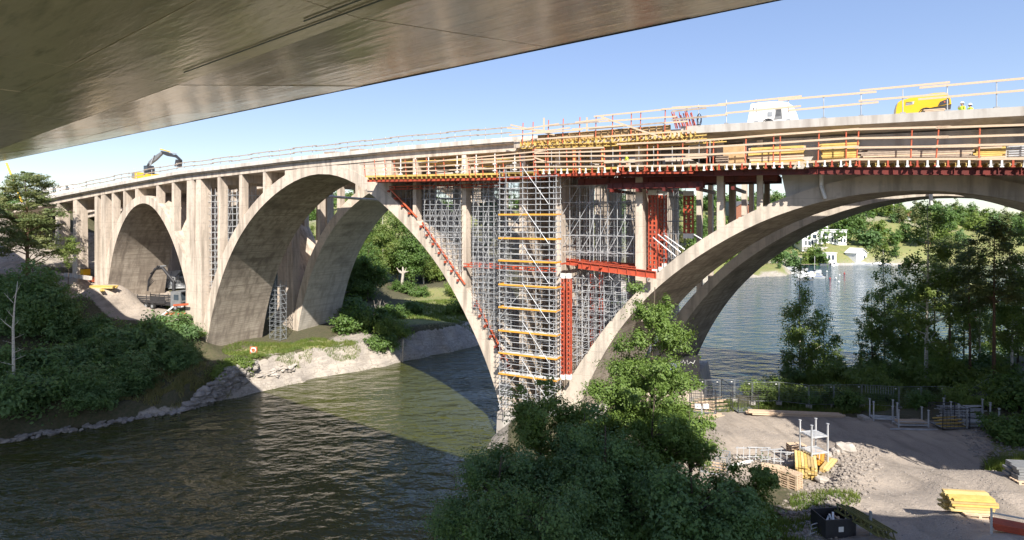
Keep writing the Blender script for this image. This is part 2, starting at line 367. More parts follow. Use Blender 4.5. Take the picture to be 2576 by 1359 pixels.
CR = [(0,-60,6), (-2,0,3), (10,-40,8), (5,20,4), (3,40,3.2), (1,55,2.2), (6,62,3.2), (9,50,4.2), (12,38,5.2), (6,30,4.6), (10,26,5.4), cp(1740,1065,4.6), cp(1800,1010,4.7), cp(1760,1180,4.8), cp(1900,1180,5.), cp(2050,1100,5),
      cp(1990,1150,5.), cp(2270,1060,5.1), cp(2480,1070,5.5), cp(2380,1170,5.4), cp(2200,1110,5.1), cp(2176,1128,6.1), cp(2150,1190,6.9), cp(2110,1250,7.3), cp(2080,1300,7.6), cp(2050,1222,5.5), cp(2010,1280,5.8), cp(1990,1320,6.3), cp(1990,1250,5.7), cp(2250,1220,6.4), cp(2350,1280,7.3), cp(2130,1320,7.4), cp(2250,1350,8.), cp(2450,1300,8.8), cp(2540,1210,7.8), cp(2430,1230,7.2), cp(2576,1359,9.4), cp(2560,1250,8.6), cp(1960,1359,7.2), (20,22,8.2), (14,18,7), (30,15,10.5), (45,20,13),
      (50,40,9), (60,50,8), (48,54,6), (34,59,4.6), (26,61,4.3), (42,66,3.8), (32,70,3), (45,78,3), (60,74,4), (80,55,9), (120,60,10), (160,50,12), (250,40,16), (400,60,18), (60,20,14), (100,0,18), (300,-100,22), (800,0,25), (18,61.5,4.4)]
CL = np.array(CL); CR = np.array(CR)
def idw(P, C):
    num = np.zeros(len(P)); den = np.zeros(len(P))
    for x, y, z in C:
        w = 1/((P[:, 0]-x)**2+(P[:, 1]-y)**2+.6)**1.6
        num += w*z; den += w
    return num/den
def height(P):
    P = np.atleast_2d(np.asarray(P, float)); dl = sdist(P, LEFT); dr = sdist(P, RIGHT)
    out = np.full(len(P), -4.)
    nz = vnoise(P, 7.3)*1.1+vnoise(P+31, 2.9)*.45+vnoise(P+77, 1.1)*.16
    far = np.clip((np.hypot(P[:, 0], P[:, 1])-160)/150, 0, 1)
    nz = nz+far*(vnoise(P+9, 38)*7+vnoise(P+5, 15)*3)
    for d, C, k in ((dl, CL, 1.), (dr, CR, .9)):
        m = d > -6
        if not m.any(): continue
        p = P[m]; dd = d[m]+vnoise(p+11, 2.2)*1.1+vnoise(p+3, .9)*.4
        h = idw(p, C)
        flat = gravel_w(p); h = h+nz[m]*np.where(flat > .5, .08, .55)
        shore = np.where(dd > 0, .05+dd*k, dd*.9-.25)
        z = np.minimum(h, shore); z = np.where(dd > 0, np.maximum(z, .03*dd), z)
        out[m] = np.maximum(out[m], np.maximum(z, -4))
    return out
def inpoly(P, poly):
    return sdist(P, np.array(poly)) 
YARD = [pt(1700,1050,4.6), pt(1745,1005,4.7), pt(1900,1022,4.8), pt(2200,1052,5.1), pt(2480,1062,5.4), pt(2500,1130,5.5), pt(2440,1190,6.), pt(2576,1200,7.8), (34,24), (26,17), (18,22), pt(2030,1330,7), pt(2120,1180,5.8), pt(2060,1160,5.2), pt(1800,1220,5.)]
ROAD = [(-90,97), (-74,92.5), (-60,90), (-49,89.5), (-47,93), (-52,104), (-62,107), (-76,106), (-86,104)]
def gravel_w(P):
    a = np.maximum(sdist(P, np.array(YARD)), sdist(P, np.array(ROAD)))
    return np.clip(a/1.2+.5, 0, 1)
def axis(lo, hi, step, end_lo, end_hi, g=1.09):
    a = list(np.arange(lo, hi, step)); s = step; x = lo; L = []
    while x > end_lo: s *= g; x -= s; L.append(x)
    s = step; x = a[-1]; Rr = []
    while x < end_hi: s *= g; x += s; Rr.append(x)
    return np.array(L[::-1]+a+Rr)
xs = axis(-92, 62, .5, -800, 1000); ys = axis(18, 112, .5, -180, 1400, 1.035)
GX, GY = np.meshgrid(xs, ys); P2 = np.stack([GX.ravel(), GY.ravel()], 1)
HGT = height(P2)
V = np.column_stack([P2, HGT]); nx, ny = len(xs), len(ys)
i = np.arange(nx*ny).reshape(ny, nx); Q = np.stack([i[:-1, :-1].ravel(), i[:-1, 1:].ravel(), i[1:, 1:].ravel(), i[1:, :-1].ravel()], 1)
Q = Q[HGT[Q].max(1) > -3.6]
def np_mesh(name, V, Q, m, smooth=True):
    me = bpy.data.meshes.new(name); k = Q.shape[1]
    me.vertices.add(len(V)); me.vertices.foreach_set('co', np.ascontiguousarray(V, np.float32).ravel())
    me.loops.add(Q.size); me.loops.foreach_set('vertex_index', Q.astype(np.int32).ravel())
    me.polygons.add(len(Q)); me.polygons.foreach_set('loop_start', (np.arange(len(Q))*k).astype(np.int32)); me.polygons.foreach_set('loop_total', np.full(len(Q), k, np.int32))
    if m: me.materials.append(m)
    me.update(calc_edges=True); me.validate()
    if smooth: me.shade_smooth()
    return me
me = np_mesh('ground', V, Q, M['ground'])
dl = sdist(P2, LEFT); dr = sdist(P2, RIGHT)
gr = np.zeros(len(P2)); ro = np.zeros(len(P2)); gv = gravel_w(P2)
def blob(cx, cy, rx, ry): return np.clip(1.3-np.hypot((P2[:, 0]-cx)/rx, (P2[:, 1]-cy)/ry)*1.0, 0, 1)
gx, gy = P2[:, 0], P2[:, 1]
leftl = dl > -5
nearb = leftl & (gy < 200)
ro = np.where(nearb & (dl < 5.5) & (gx > -36) & (HGT < 3.6), .9, ro)                # bare rock bank
ro = np.where(nearb & (dl < .5) & (gx > -44), .6, ro)
for b in (blob(-95,105,14,11), blob(-88,112,12,9), blob(-72,112,10,6), blob(-26,97,4,4)): ro = np.maximum(ro, b)
for b in (blob(-37,87.5,4.5,3.2), blob(-31,90.5,5,3), blob(-27,93,5,3), blob(-12,128,14,20), blob(-18,112,10,9), blob(-50,100,4,4), blob(-12,140,14,8), blob(96,240,16,12), blob(180,294,26,6)): gr = np.maximum(gr, b)
gr = np.where(leftl & (gy > 200), .75, gr); ro = np.where(leftl & (gy > 200), np.clip((vnoise(P2+50, 30)+.5)*1.1-.25, 0, 1)*.7, ro)
ro = np.where(leftl & (gy > 200) & (dl < 3), .6, ro)
gr = np.where((dr > -5) & (gx > 14) & (dr < 12), .35, gr)
for b in (blob(35.5,38.5,4,2.6), blob(17,29,4,3), blob(40,46,5,5)): gr = np.maximum(gr, b*.9)
ro = np.where((dr > -5) & (dr < 2), .6, ro)
gv = np.maximum(gv, np.maximum(blob(22,38,5,4), np.maximum(blob(18,31,5,4), blob(36,32,6,5)))*.9)
gv = np.maximum(gv, blob(14,46,6,9)*.9)
col = np.column_stack([gr, ro, gv, np.ones(len(P2))]).astype(np.float32)
ca = me.color_attributes.new('zone', 'FLOAT_COLOR', 'POINT'); ca.data.foreach_set('color', col.ravel())
g = link('ground', me); tag(g, 'rocky banks, gravel yards and wooded slopes on both sides of the sound', None, None, 'structure')
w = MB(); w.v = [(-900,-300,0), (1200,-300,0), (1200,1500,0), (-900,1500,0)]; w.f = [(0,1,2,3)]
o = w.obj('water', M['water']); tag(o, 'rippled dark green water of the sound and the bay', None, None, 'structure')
bd = MB(); bd.v = [(-900,-300,-4.1), (1200,-300,-4.1), (1200,1500,-4.1), (-900,1500,-4.1)]; bd.f = [(0,1,2,3)]
tag(bd.obj('seabed', M['rock']), 'bed of the sound under the water', None, None, 'structure')
def gz(x, y): return float(height([(x, y)])[0])
_yy = np.concatenate([np.arange(12, 140, .4), np.arange(140, 900, 2.5)])
def hit(px, py):
    """where the ray of a pixel meets the terrain"""
    x = (px-CX)/F*_yy; z = EYE+(HZ-py)/F*_yy; h = np.maximum(height(np.column_stack([x, _yy])), 0)
    k = np.argmax(z < h); return Vector((x[k], _yy[k], h[k]))

# ------------------------------------------------------------------ the two old arch bridges
def smooth_curve(pts, n, it=3):
    p = np.array(pts, float); d = np.r_[0, np.cumsum(np.hypot(*np.diff(p, axis=0).T))]; t = np.linspace(0, d[-1], n*3)
    q = np.column_stack([np.interp(t, d, p[:, 0]), np.interp(t, d, p[:, 1])])
    for _ in range(it*18): q[1:-1] = (q[:-2]+2*q[1:-1]+q[2:])/4
    idx = np.linspace(0, len(q)-1, n).astype(int); return q[idx]
A_IN = [(-72.9,8.5),(-72.1,12.3),(-71.1,16.6),(-69.8,19.8),(-68.3,22.2),(-66.3,24.4),(-64.4,25.4),(-62.4,25.75),(-60.6,25.2),(-58.9,23.9),(-57.3,22.2),(-55.8,20.2),(-54.4,17.8),(-53.1,15.0),(-51.9,11.6),(-50.7,6.5)]
A_EX = [(-74.3,8.5),(-73.6,12.3),(-72.5,16.9),(-71.0,20.6),(-69.3,23.2),(-67.0,25.5),(-64.7,26.6),(-62.3,26.9),(-60.0,26.3),(-58.0,24.8),(-56.2,22.7),(-54.6,20.4),(-53.2,17.9),(-51.7,14.6),(-50.3,10.8),(-49.3,6.5)]
B_IN = [(-48.6,.5),(-48.2,3),(-47.5,6.6),(-46.6,9.8),(-45.3,13.4),(-43.3,17.4),(-40.6,21.2),(-37.7,24.0),(-35.1,25.9),(-32.5,27.3),(-30,28.4),(-27.6,29.0),(-25.2,29.15),(-22.9,28.75),(-20.6,27.9),(-18.5,26.8),(-16.4,25.4),(-14.3,23.8),(-11.4,21.5),(-9.0,19.2),(-7.3,17.3),(-5.6,14.8),(-3.8,11.8),(-2.3,9.2),(-1.0,6.4),(0,3.6),(.8,.5)]
B_EX = [(-49.9,.5),(-49.6,3),(-48.9,6.8),(-47.9,10.4),(-46.5,14.3),(-44.4,18.4),(-41.4,22.4),(-38.3,25.3),(-35.5,27.3),(-32.8,28.8),(-30,29.9),(-27.6,30.35),(-25.2,30.45),(-22.7,30.05),(-20.3,29.2),(-18,28.1),(-15.7,26.7),(-13.5,25.0),(-10.6,22.7),(-7.9,20.1),(-5.8,17.8),(-4.2,15.6),(-2.6,13.2),(-1.1,10.7),(.3,8.2),(1.6,5.2),(2.8,.5)]
def mirror(p, c): return p+[(2*c-a, b) for a, b in reversed(p) if a < c-.01]
C_IN = mirror([(8.2,.5),(9.0,4),(10.2,7),(11.3,9),(12.3,11),(13.5,12.7),(14.8,14.4),(16,15.8),(17.6,17.3),(18.9,18.4),(20.4,19.5),(21.8,20.5),(24.3,22.1),(26.9,23.4),(29,24.2),(30.9,24.8),(32.8,25.2),(34.6,25.5),(37,25.65)], 37.2)
C_EX = mirror([(4.6,.5),(6.2,3.6),(8.2,7.0),(9.6,9.2),(11,11.3),(12.3,13.1),(13.6,14.7),(15,16.2),(16.4,17.5),(18.,19.),(19.8,20.5),(21.6,21.8),(24,23.2),(26.9,24.7),(29,25.5),(30.9,26.15),(33.9,27.),(37,27.3)], 37.2)
ZD = [(-125,22.5),(-104,25.2),(-85.2,27.2),(-69,28.7),(-53.1,30.0),(-30.4,31.0),(-13.6,31.5),(2,31.7),(20,31.5),(32,31.4),(44,31.3),(75,30.9),(110,30.0)]
def zd(s): return float(np.interp(s, [a for a, b in ZD], [b for a, b in ZD]))
def shift(p, ds, k=1.): return [(a+ds, b*k) for a, b in p]
def arch(name, inn, ex, w0, w1, parent, face, soff, skew=0.):
    a = smooth_curve(inn, 56); b = smooth_curve(ex, 56); n = len(a); v = []; f = []; mi = []; uv = []
    L = np.r_[0, np.cumsum(np.hypot(*np.diff(a, axis=0).T))]
    for w in (w0, w1):
        v += [(s+skew*w, w, z) for s, z in a]+[(s+skew*w, w, z) for s, z in b]
    for i in range(n-1):
        f.append((i, i+1, n+i+1, n+i)); mi.append(0)
        f.append((2*n+i+1, 2*n+i, 3*n+i, 3*n+i+1)); mi.append(0)
        f.append((i+1, i, 2*n+i, 2*n+i+1)); mi.append(1)
        f.append((n+i, n+i+1, 3*n+i+1, 3*n+i)); mi.append(0)
    f.append((0, n, 3*n, 2*n)); f.append((n-1, 2*n+n-1, 3*n+n-1, 2*n-1)); mi += [0, 0]
    me = bpy.data.meshes.new(name); me.from_pydata(v, [], f); me.materials.append(face); me.materials.append(soff)
    me.polygons.foreach_set('material_index', mi)
    ul = me.uv_layers.new(name='UVMap')
    for p in me.polygons:
        for li in p.loop_indices:
            vi = me.loops[li].vertex_index; ul.data[li].uv = (float(L[vi % n]), v[vi][1])
    o = link(name, me, parent); return o, a, b
def deck(name, s0, s1, sec, parent, m, step=4.):
    """sec = outline (w, dz) below/above the deck line, swept along s"""
    ss = np.arange(s0, s1+.01, step) if s1-s0 > step else np.array([s0, s1]); ss[-1] = s1
    b = MB(); k = len(sec)
    for s in ss: b.v += [(s, w, zd(s)+dz) for w, dz in sec]
    for i in range(len(ss)-1):
        for j in range(k): b.f.append((i*k+j, i*k+(j+1) % k, (i+1)*k+(j+1) % k, (i+1)*k+j))
    b.f.append(tuple(range(k))); b.f.append(tuple(reversed(range((len(ss)-1)*k, len(ss)*k))))
    return b.obj(name, m, parent)
KC = .27                                                      # the wide arch is built on a skew
def old_bridge(label, w0, dsA, dsB, dsC, front, soff, col):
    r = thing('arch_bridge', label, 'bridge', tuple(BP), BA, 'old concrete arch bridges')
    W = 9.8
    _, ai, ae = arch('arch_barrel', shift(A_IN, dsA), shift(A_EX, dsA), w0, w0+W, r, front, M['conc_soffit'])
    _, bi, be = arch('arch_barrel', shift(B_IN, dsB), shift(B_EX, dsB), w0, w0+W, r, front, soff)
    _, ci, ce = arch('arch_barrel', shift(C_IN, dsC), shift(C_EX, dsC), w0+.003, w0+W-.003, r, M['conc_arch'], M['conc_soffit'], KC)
    rg = np.vstack([ae, be, ce])
    def rib(s, w=None):
        z = -9; w = w0 if w is None else w
        for e, k in ((ae, 0), (be, 0), (ce, KC)):
            q = s-k*w
            if e[0, 0] <= q <= e[-1, 0]: z = max(z, float(np.interp(q, e[:, 0], e[:, 1])))
        return z
    # piers and columns: (s, thickness, depth)
    cols = col
    for s, t, dp, zb in cols:
        zb_in = zb
        for wa in (w0+.004, w0+W-dp-.004):
            zb = min(rib(s+t/2, wa), rib(s-t/2, wa), rib(s, wa+dp))-.9 if zb_in is None else zb_in
            zb = max(zb, 1.)
            b = MB(); zt = zd(s)-1.28; fl = .04*max(0, (zt-zb)) if t > .9 else 0
            b.v = [(s-t/2-fl*.4, wa, zb), (s+t/2+fl*.4, wa, zb), (s+t/2+fl*.4, wa+dp, zb), (s-t/2-fl*.4, wa+dp, zb), (s-t/2, wa, zt), (s+t/2, wa, zt), (s+t/2, wa+dp, zt), (s-t/2, wa+dp, zt)]
            b.f = [(0,3,2,1),(4,5,6,7),(0,1,5,4),(1,2,6,5),(2,3,7,6),(3,0,4,7)]
            b.obj('column', M['conc'], r)
        MB().span(s-.22, s+.22, w0+dp, w0+W-dp, zt-1.1, zt).obj('cross_beam', M['conc'], r)
    return r, (ai, ae, bi, be, ci, ce), rib
def sc(px, w=.5): return SZ(px, 400, w)[0]
COLS = []
for x0, x1, t, dp, zb in ((148,178,1.1,1.7,17.), (192,227,1.1,1.7,12.5), (246,262,.8,1.0,10.), (262,285,1.2,1.7,9.5), (289,304,.5,1.1,None), (318,334,.5,1.1,None), (348,378,.7,1.7,None), (401,418,.5,1.1,None), (440,459,.55,1.1,None),
                          (478,499,1.5,1.1,2.), (501,534,1.0,1.7,2.), (555,578,.6,1.2,None), (609,629,.55,1.1,None), (669,690,.5,1.1,None)):
    COLS.append((sc(x0)+t/2, t, dp, zb))
for x0, x1, t, dp, zb in ((1045,1060,.45,1.1,None), (1168,1185,.55,1.1,None), (1312,1334,.7,1.2,None), (1402,1424,.65,1.3,None), (1600,1632,.7,1.5,None), (1806,1833,.6,1.2,None), (1902,1935,.5,1.2,None)):
    COLS.append(((sc(x0)+sc(x1))/2-.2, t, dp, zb))
old1, CV1, rib1 = old_bridge('nearer weathered concrete arch bridge, its right half hung with red and yellow formwork', 0., 0, 0, 0, M['conc'], M['conc_soffit'], COLS)
COL2 = []
for s, t, dp, zb in COLS:
    if s < -46: COL2.append((s+1, t, dp, (zb-.5 if zb else None)))
for s in (-43.2, -39.0, -35.2, -13.6, -9.2, -4.6, .3, 4.4, 8.5, 12.5, 17, 22, 28.5, 33, 56, 60): COL2.append((s+1.2, .55, 1.2, None))
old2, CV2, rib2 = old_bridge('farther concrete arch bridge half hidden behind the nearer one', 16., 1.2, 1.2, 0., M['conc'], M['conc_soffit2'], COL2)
# decks
deck('deck_slab', -125, 6, [(-.45,0),(-.45,-.5),(-.05,-.6),(-.05,-1.3),(9.85,-1.3),(9.85,-.6),(10.3,-.5),(10.3,0)], old1, M['conc'])
deck('edge_strip', -125, 6, [(-.62,.12),(-.62,-.36),(-.452,-.36),(-.452,.12)], old1, M['conc_white'], 3.)
deck('deck_slab', 6.01, 110, [(.9,.0),(.9,-1.3),(9,-1.3),(9,-.0)], old1, M['conc'])
deck('cantilever_slab', 19.6, 110, [(-1.75,.06),(-1.75,-.62),(-1.25,-.66),(.898,-1.25),(.898,.06)], old1, M['conc_new'], 3.)
deck('edge_strip', -125, 110, [(10.302,.12),(10.302,-.4),(10.5,-.4),(10.5,.12)], old1, M['conc_white'], 4.)
deck('deck_slab', -125, 110, [(15.5,0),(15.5,-.55),(15.95,-.65),(15.95,-1.5),(25.85,-1.5),(25.85,-.6),(26.3,-.5),(26.3,0)], old2, M['conc'])
for j, (s0, s1) in enumerate(((-31.6, -18.6),)):            # closed wall over the crown of the middle arch
    for root, cv, w0 in ((old1, CV1, .06), (old2, CV2, 16.06)):
        e = cv[3]; pts = [(s, float(np.interp(s, e[:, 0], e[:, 1]))-.6) for s in np.linspace(s0-.6, s1+4, 14)]
        poly = pts+[(s, zd(s)-1.25) for s in np.linspace(s1+4, s0-.6, 8)]
        MB().prism(poly, w0, w0+9.6).obj('spandrel_wall', M['conc'], root)
for root, cv, w0 in ((old1, CV1, .25), (old2, CV2, 16.05)):  # wall over the crown of the wide arch
    e = cv[5]; sa = 27.2 if root is old1 else 34; dd_ = 0 if root is old1 else KC*16
    pts = [(s, float(np.interp(s-dd_, e[:, 0], e[:, 1]))-1.1) for s in np.linspace(sa+1.2, 74.4-sa+dd_*2, 16)]
    poly = pts+[(s, zd(s)-1.24) for s in np.linspace(pts[-1][0], sa, 10)]
    MB().prism(poly, w0, w0+9.3).obj('spandrel_wall', M['conc_new'], root)
# walls seen behind the upper platform, left of the crown
for s0, s1 in ((19.8, 23.0), (24.6, 27.1)):
    MB().span(s0, s1, .9, 8.9, 28.9, 30.2).obj('spandrel_panel', M['conc_new'], old1)
# transverse walls inside the big piers
for x0, x1 in ((1312,1334), (1402,1424), (1600,1632)):
    s_ = (sc(x0)+sc(x1))/2-.2; MB().span(s_-.26, s_+.26, 1.55, 8.3, max(1., min(rib1(s_, 1.5), rib1(s_, 8.3))-.8), zd(s_)-1.3).obj('pier_wall', M['conc'], old1)
for s_ in (1.5, 5.5, 9.6, 13.7): MB().span(s_-.26, s_+.26, 17.3, 24.6, max(1., min(rib2(s_, 17.5), rib2(s_, 24.6))-.8), zd(s_)-1.5).obj('pier_wall', M['conc'], old2)
# shared footings
MB().prism([(.0,-2),(.2,2.6),(11.4,3.7),(12.6,-2)], -.8, 10.8).obj('footing', M['conc_new'], old1)
MB().prism([(-2.2,-2),(-1.4,3.3),(17.6,3.9),(18.6,-2)], 15.4, 26.8).obj('footing', M['conc'], old2)
MB().prism([(-51.6,.5),(-51.2,3.4),(-47.4,3.2),(-46.8,.5)], -.7, 10.6).obj('footing', M['conc_white'], old1)
MB().prism([(-50.4,.5),(-50,4.2),(-46.2,4.0),(-45.4,.5)], 15.5, 26.6).obj('footing', M['conc'], old2)
MB().span(-56, -47.6, -2.2, -.75, -1, 1.9).obj('retaining_block', M['conc'], old1)
for sx in (60, 66): MB().span(sx+5, sx+9, 0, 10, 3, 9).obj('footing', M['conc'], old1)
# pipe slung between the bridges
a = SZ(818, 490, 9.9); b_ = SZ(962, 491, 3.0)
rod('drain_pipe', (a[0]-4, 12.6, a[1]), (b_[0]+2.5, 11.8, b_[1]-1.1), .2, 'galv', old1, 10)
rod('drain_pipe', (30.9,-.25,27.6), (30.9,-.25,26.0), .16, 'white', old1, 8); rod('drain_pipe', (30.9,-.25,26.0), (31.2,-.3,24.9), .16, 'white', old1, 8)
s_, z_ = SZ(2341, 496, 15.9); rod('drain_pipe', (s_,15.7,z_+.6), (s_,15.7,z_-.8), .17, 'white', old2, 8)

# ------------------------------------------------------------------ the new steel bridge overhead
ND = Vector((-.794, .608, 0)).normalized(); NN = Vector((.608, .794, 0)).normalized()
def NB(s, n, z): return ND*s+NN*n+Vector((0, 0, EYE+z))
nb = thing('steel_bridge', 'glossy brown steel underside of the new bridge filling the upper left', 'bridge', tuple(NB(0, 0, 0)), math.atan2(ND.y, ND.x))
# local x along ND, local y = -NN
def zk(s): return float(np.interp(s, [-60, 10.8, 58.5, 140], [6.9, 5.3, 4.3, 2.6]))
def kn(s): return float(np.interp(s, [-60, 10.8, 58.5, 140], [10.0, 10.1, 10.8, 11.4]))
ZO = 6.48; NO = 19.0
stations = [-60+5.6*i for i in range(35)]
rows = [lambda s: (NO, ZO), lambda s: (NO*.5+kn(s)*.5, ZO*.5+zk(s)*.5), lambda s: (kn(s), zk(s)), lambda s: (kn(s)*.5+1.7, zk(s)), lambda s: (3.4, zk(s)), lambda s: (.3, zk(s)+.9)]
hh = np.random.default_rng(5)
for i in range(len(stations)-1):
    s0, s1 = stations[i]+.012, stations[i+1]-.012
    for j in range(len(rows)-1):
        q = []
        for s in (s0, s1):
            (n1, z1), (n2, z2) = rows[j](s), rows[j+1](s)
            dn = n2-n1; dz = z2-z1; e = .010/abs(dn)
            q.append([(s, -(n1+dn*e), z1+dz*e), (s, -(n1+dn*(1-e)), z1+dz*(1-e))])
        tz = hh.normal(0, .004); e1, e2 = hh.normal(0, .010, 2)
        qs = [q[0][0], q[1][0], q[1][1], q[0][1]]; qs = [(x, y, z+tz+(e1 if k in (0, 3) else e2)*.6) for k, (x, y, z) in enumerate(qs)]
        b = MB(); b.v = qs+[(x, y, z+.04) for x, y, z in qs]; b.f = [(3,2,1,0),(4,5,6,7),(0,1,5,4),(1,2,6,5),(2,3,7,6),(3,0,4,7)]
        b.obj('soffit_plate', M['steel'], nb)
def sweepn(name, sec, m):
    b = MB(); ss = [-60, 10.8, 58.5, 130.4]; k = len(sec(0))
    for s in ss: b.v += [(s, -n, z) for n, z in sec(s)]
    for i in range(3):
        for j in range(k): b.f.append((i*k+j, i*k+(j+1) % k, (i+1)*k+(j+1) % k, (i+1)*k+j))
    b.f.append(tuple(range(k))); b.f.append(tuple(reversed(range(3*k, 4*k))))
    return b.obj(name, m, nb)
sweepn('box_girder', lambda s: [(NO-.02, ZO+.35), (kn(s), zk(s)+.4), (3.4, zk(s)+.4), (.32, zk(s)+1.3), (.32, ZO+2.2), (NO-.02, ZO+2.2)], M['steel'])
sweepn('edge_beam', lambda s: [(NO+.0, ZO-.02), (NO+.16, ZO+.02), (NO+.16, ZO+.5), (NO, ZO+.5)], M['navy'])
for n_, z_, a0, a1 in ((9.55, -.05, 4.5, 21.7), (9.2, -.05, 3, 14.), (9.75, -.04, -4, 3.8)):
    rod('service_rail', (a0, -n_, zk(a0)+z_), (a1, -n_, zk(a1)+z_), .022, 'grey', nb)
nb2 = thing('steel_bridge', 'second deck of the new steel bridge, just behind the viewer', 'bridge', tuple(NB(0, 0, 0)), math.atan2(ND.y, ND.x))
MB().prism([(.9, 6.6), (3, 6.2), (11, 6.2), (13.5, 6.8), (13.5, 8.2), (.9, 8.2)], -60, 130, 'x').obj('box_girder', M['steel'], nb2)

# ------------------------------------------------------------------ guard rails on the decks
def rails(label, group=None): return thingB('guard_rail', label, 'railing', 0, 0, 0, group)
GR = 'timber guard rails on the bridge'
r = rails('long plank guard rail along the old deck, from the excavator to the yellow formwork', GR)
jr = random.Random(4)
s = -97.; k = 0
while s < 1.5:
    zz = zd(s); rod('post', (s, -.4, zz), (s, -.4, zz+1.35+jr.uniform(0, .12)), .035, 'galv', r)
    s += 1.95
    k += 1
for lev in (.62, 1.2):
    s = -97.3; k = 0
    while s < 0:
        L = 3.95; dz = .07*(k % 2); d = jr.uniform(-.03, .03)
        bar('rail_board', (s, -.47-.05*(k % 2), zd(s)+lev+dz+d), (s+L+.3, -.47-.05*(k % 2), zd(s+L)+lev+dz+d*.5), .04, .13, 'woodgrey', r); s += L; k += 1
r = rails('grey post guard rail with two pale boards on the new deck edge by the compressors', GR)
px_posts = [1757, 1827, 1902, 1983, 2072, 2166, 2271, 2383, 2507, 2630]
ps = [SZ(x, 300, -1.5)[0] for x in px_posts]
for s in ps:
    zz = zd(s)+.06; rod('post', (s, -1.5, zz), (s, -1.5, zz+1.98+jr.uniform(-.1, .15)), .04, 'galv', r, 8)
    MB().quadbox((0,0,.05), (.34,.3,.1)).quadbox((.12,0,-.08), (.06,.3,.2)).obj('clamp', M['galvdark'], r, loc=(s, -1.52, zz))
for a, b, l1, l2 in (((1690,271),(1826,264),0,0), ((1805,263),(2017,242),0,0), ((1958,252),(2205,231),0,0), ((2163,228),(2390,207),0,0), ((2313,221),(2590,196),0,0), ((1700,300),(1830,288),0,0), ((1825,285),(2015,267),0,0), ((1983,278),(2210,257),0,0), ((2160,254),(2385,236),0,0), ((2310,250),(2590,226),0,0)):
    (sa, za), (sb, zb) = SZ(*a, -1.6), SZ(*b, -1.6); bar('rail_board', (sa, -1.58, za), (sb, -1.58, zb), .04, .16, 'wood', r)

# railing along the upper yellow formwork
r = rails('leaning orange red posts with loose planks above the yellow deck formwork', GR)
def c5(x, y): return (1174+x*.2468, 235+y*.2468)
W5 = -2.1
for x, yt, yb in ((575,300,520), (678,290,520), (835,272,520), (985,258,510), (1155,242,500), (1320,228,495), (1490,208,475), (1680,195,465), (1775,190,465), (2025,160,440), (2245,142,430)):
    (sa, za), (sb, zb) = SZ(*c5(x, yt), W5), SZ(*c5(x-8, yb), W5); rod('post', (sb, W5, zb), (sa, W5, za), .05, 'orange', r)
for a, b in (((560,370),(945,312)), ((580,420),(1060,352)), ((835,335),(1350,290)), ((1110,300),(1420,262)), ((1300,238),(2030,165)), ((1990,165),(2285,145)), ((1340,292),(2140,238)), ((1080,368),(1600,330)), ((1250,368),(2020,300)), ((2000,305),(2260,285)), ((1400,445),(2300,382)), ((440,430),(1185,372)), ((720,470),(1300,430)), ((415,355),(800,380)), ((450,322),(900,425)), ((1370,240),(2000,455)), ((2090,185),(2446,152)), ((2090,272),(2446,240))):
    (sa, za), (sb, zb) = SZ(*c5(*a), W5), SZ(*c5(*b), W5); o = jr.uniform(-.09, .02)
    bar('rail_board', (sa, W5-.08+o, za), (sb, W5-.08+o, zb), .04, .15, jr.choice(['wood', 'wood', 'woodgrey']), r)

# ------------------------------------------------------------------ yellow deck formwork
fw = thingB('deck_formwork', 'yellow timber girders and plywood side form of the deck being cast', 'formwork', 0, 0, 0)
sa, za = SZ(*c5(560, 520), -1.9); sb, zb = SZ(*c5(2330, 420), -1.9)
def lerp(a, b, t): return a+(b-a)*t
def girder(s, z, w0, w1, parent, mk='yellow'):
    """timber I girder lying across the bridge"""
    key = ('gird', mk)
    if key not in _bar: _bar[key] = MB().quadbox((.5,0,.42),(1,1,.16)).quadbox((.5,0,-.42),(1,1,.16)).quadbox((.5,0,0),(1,.4,.68)).mesh('cross_girder', M[mk])
    o = link('cross_girder', _bar[key], parent, (s, w0, z), (0, 0, R(90)), (w1-w0, .09, .24)); return o
n = 44
for i in range(n):
    t = i/(n-1); s = lerp(sa, sb, t); z = lerp(za, zb, t)+.12
    girder(s, z, -2.25+jr.uniform(-.12, .12), 1.6, fw)
    if i % 2 == 0:                                             # white painted end bracket
        MB().prism([(0,0),(.0,-.28),(.16,-.34),(.22,-.1),(.1,0)], -.04, .04, 'y').obj('bracket', M['yellow'], fw, loc=(s, -2.3, z-.1), rz=0)
for (a, b, mk, ww) in (((560,530),(1500,500),'yellow',-1.9), ((1480,500),(2446,425),'yellow',-1.85), ((510,575),(1500,530),'ply',-1.2), ((1400,548),(2650,455),'yellow',-1.2)):
    (s0, z0), (s1, z1) = SZ(*c5(*a), ww), SZ(*c5(*b), ww)
    bar('waling_girder', (s0, ww, z0), (s1, ww, z1), .2, .09, mk, fw); bar('waling_girder', (s0, ww, z0-.32), (s1, ww, z1-.32), .2, .08, mk, fw)
    m_ = int((s1-s0)/.34)
    b_ = MB()
    for i in range(m_):
        u = i/m_; sx = lerp(s0, s1, u); zx = lerp(z0, z1, u)-.16
        b_.quadbox((sx, ww, zx), (.32, .06, .035), rot=Matrix.Rotation(.75*(1 if i % 2 else -1), 3, 'Y'))
    b_.obj('girder_lacing', M['yellow'], fw)
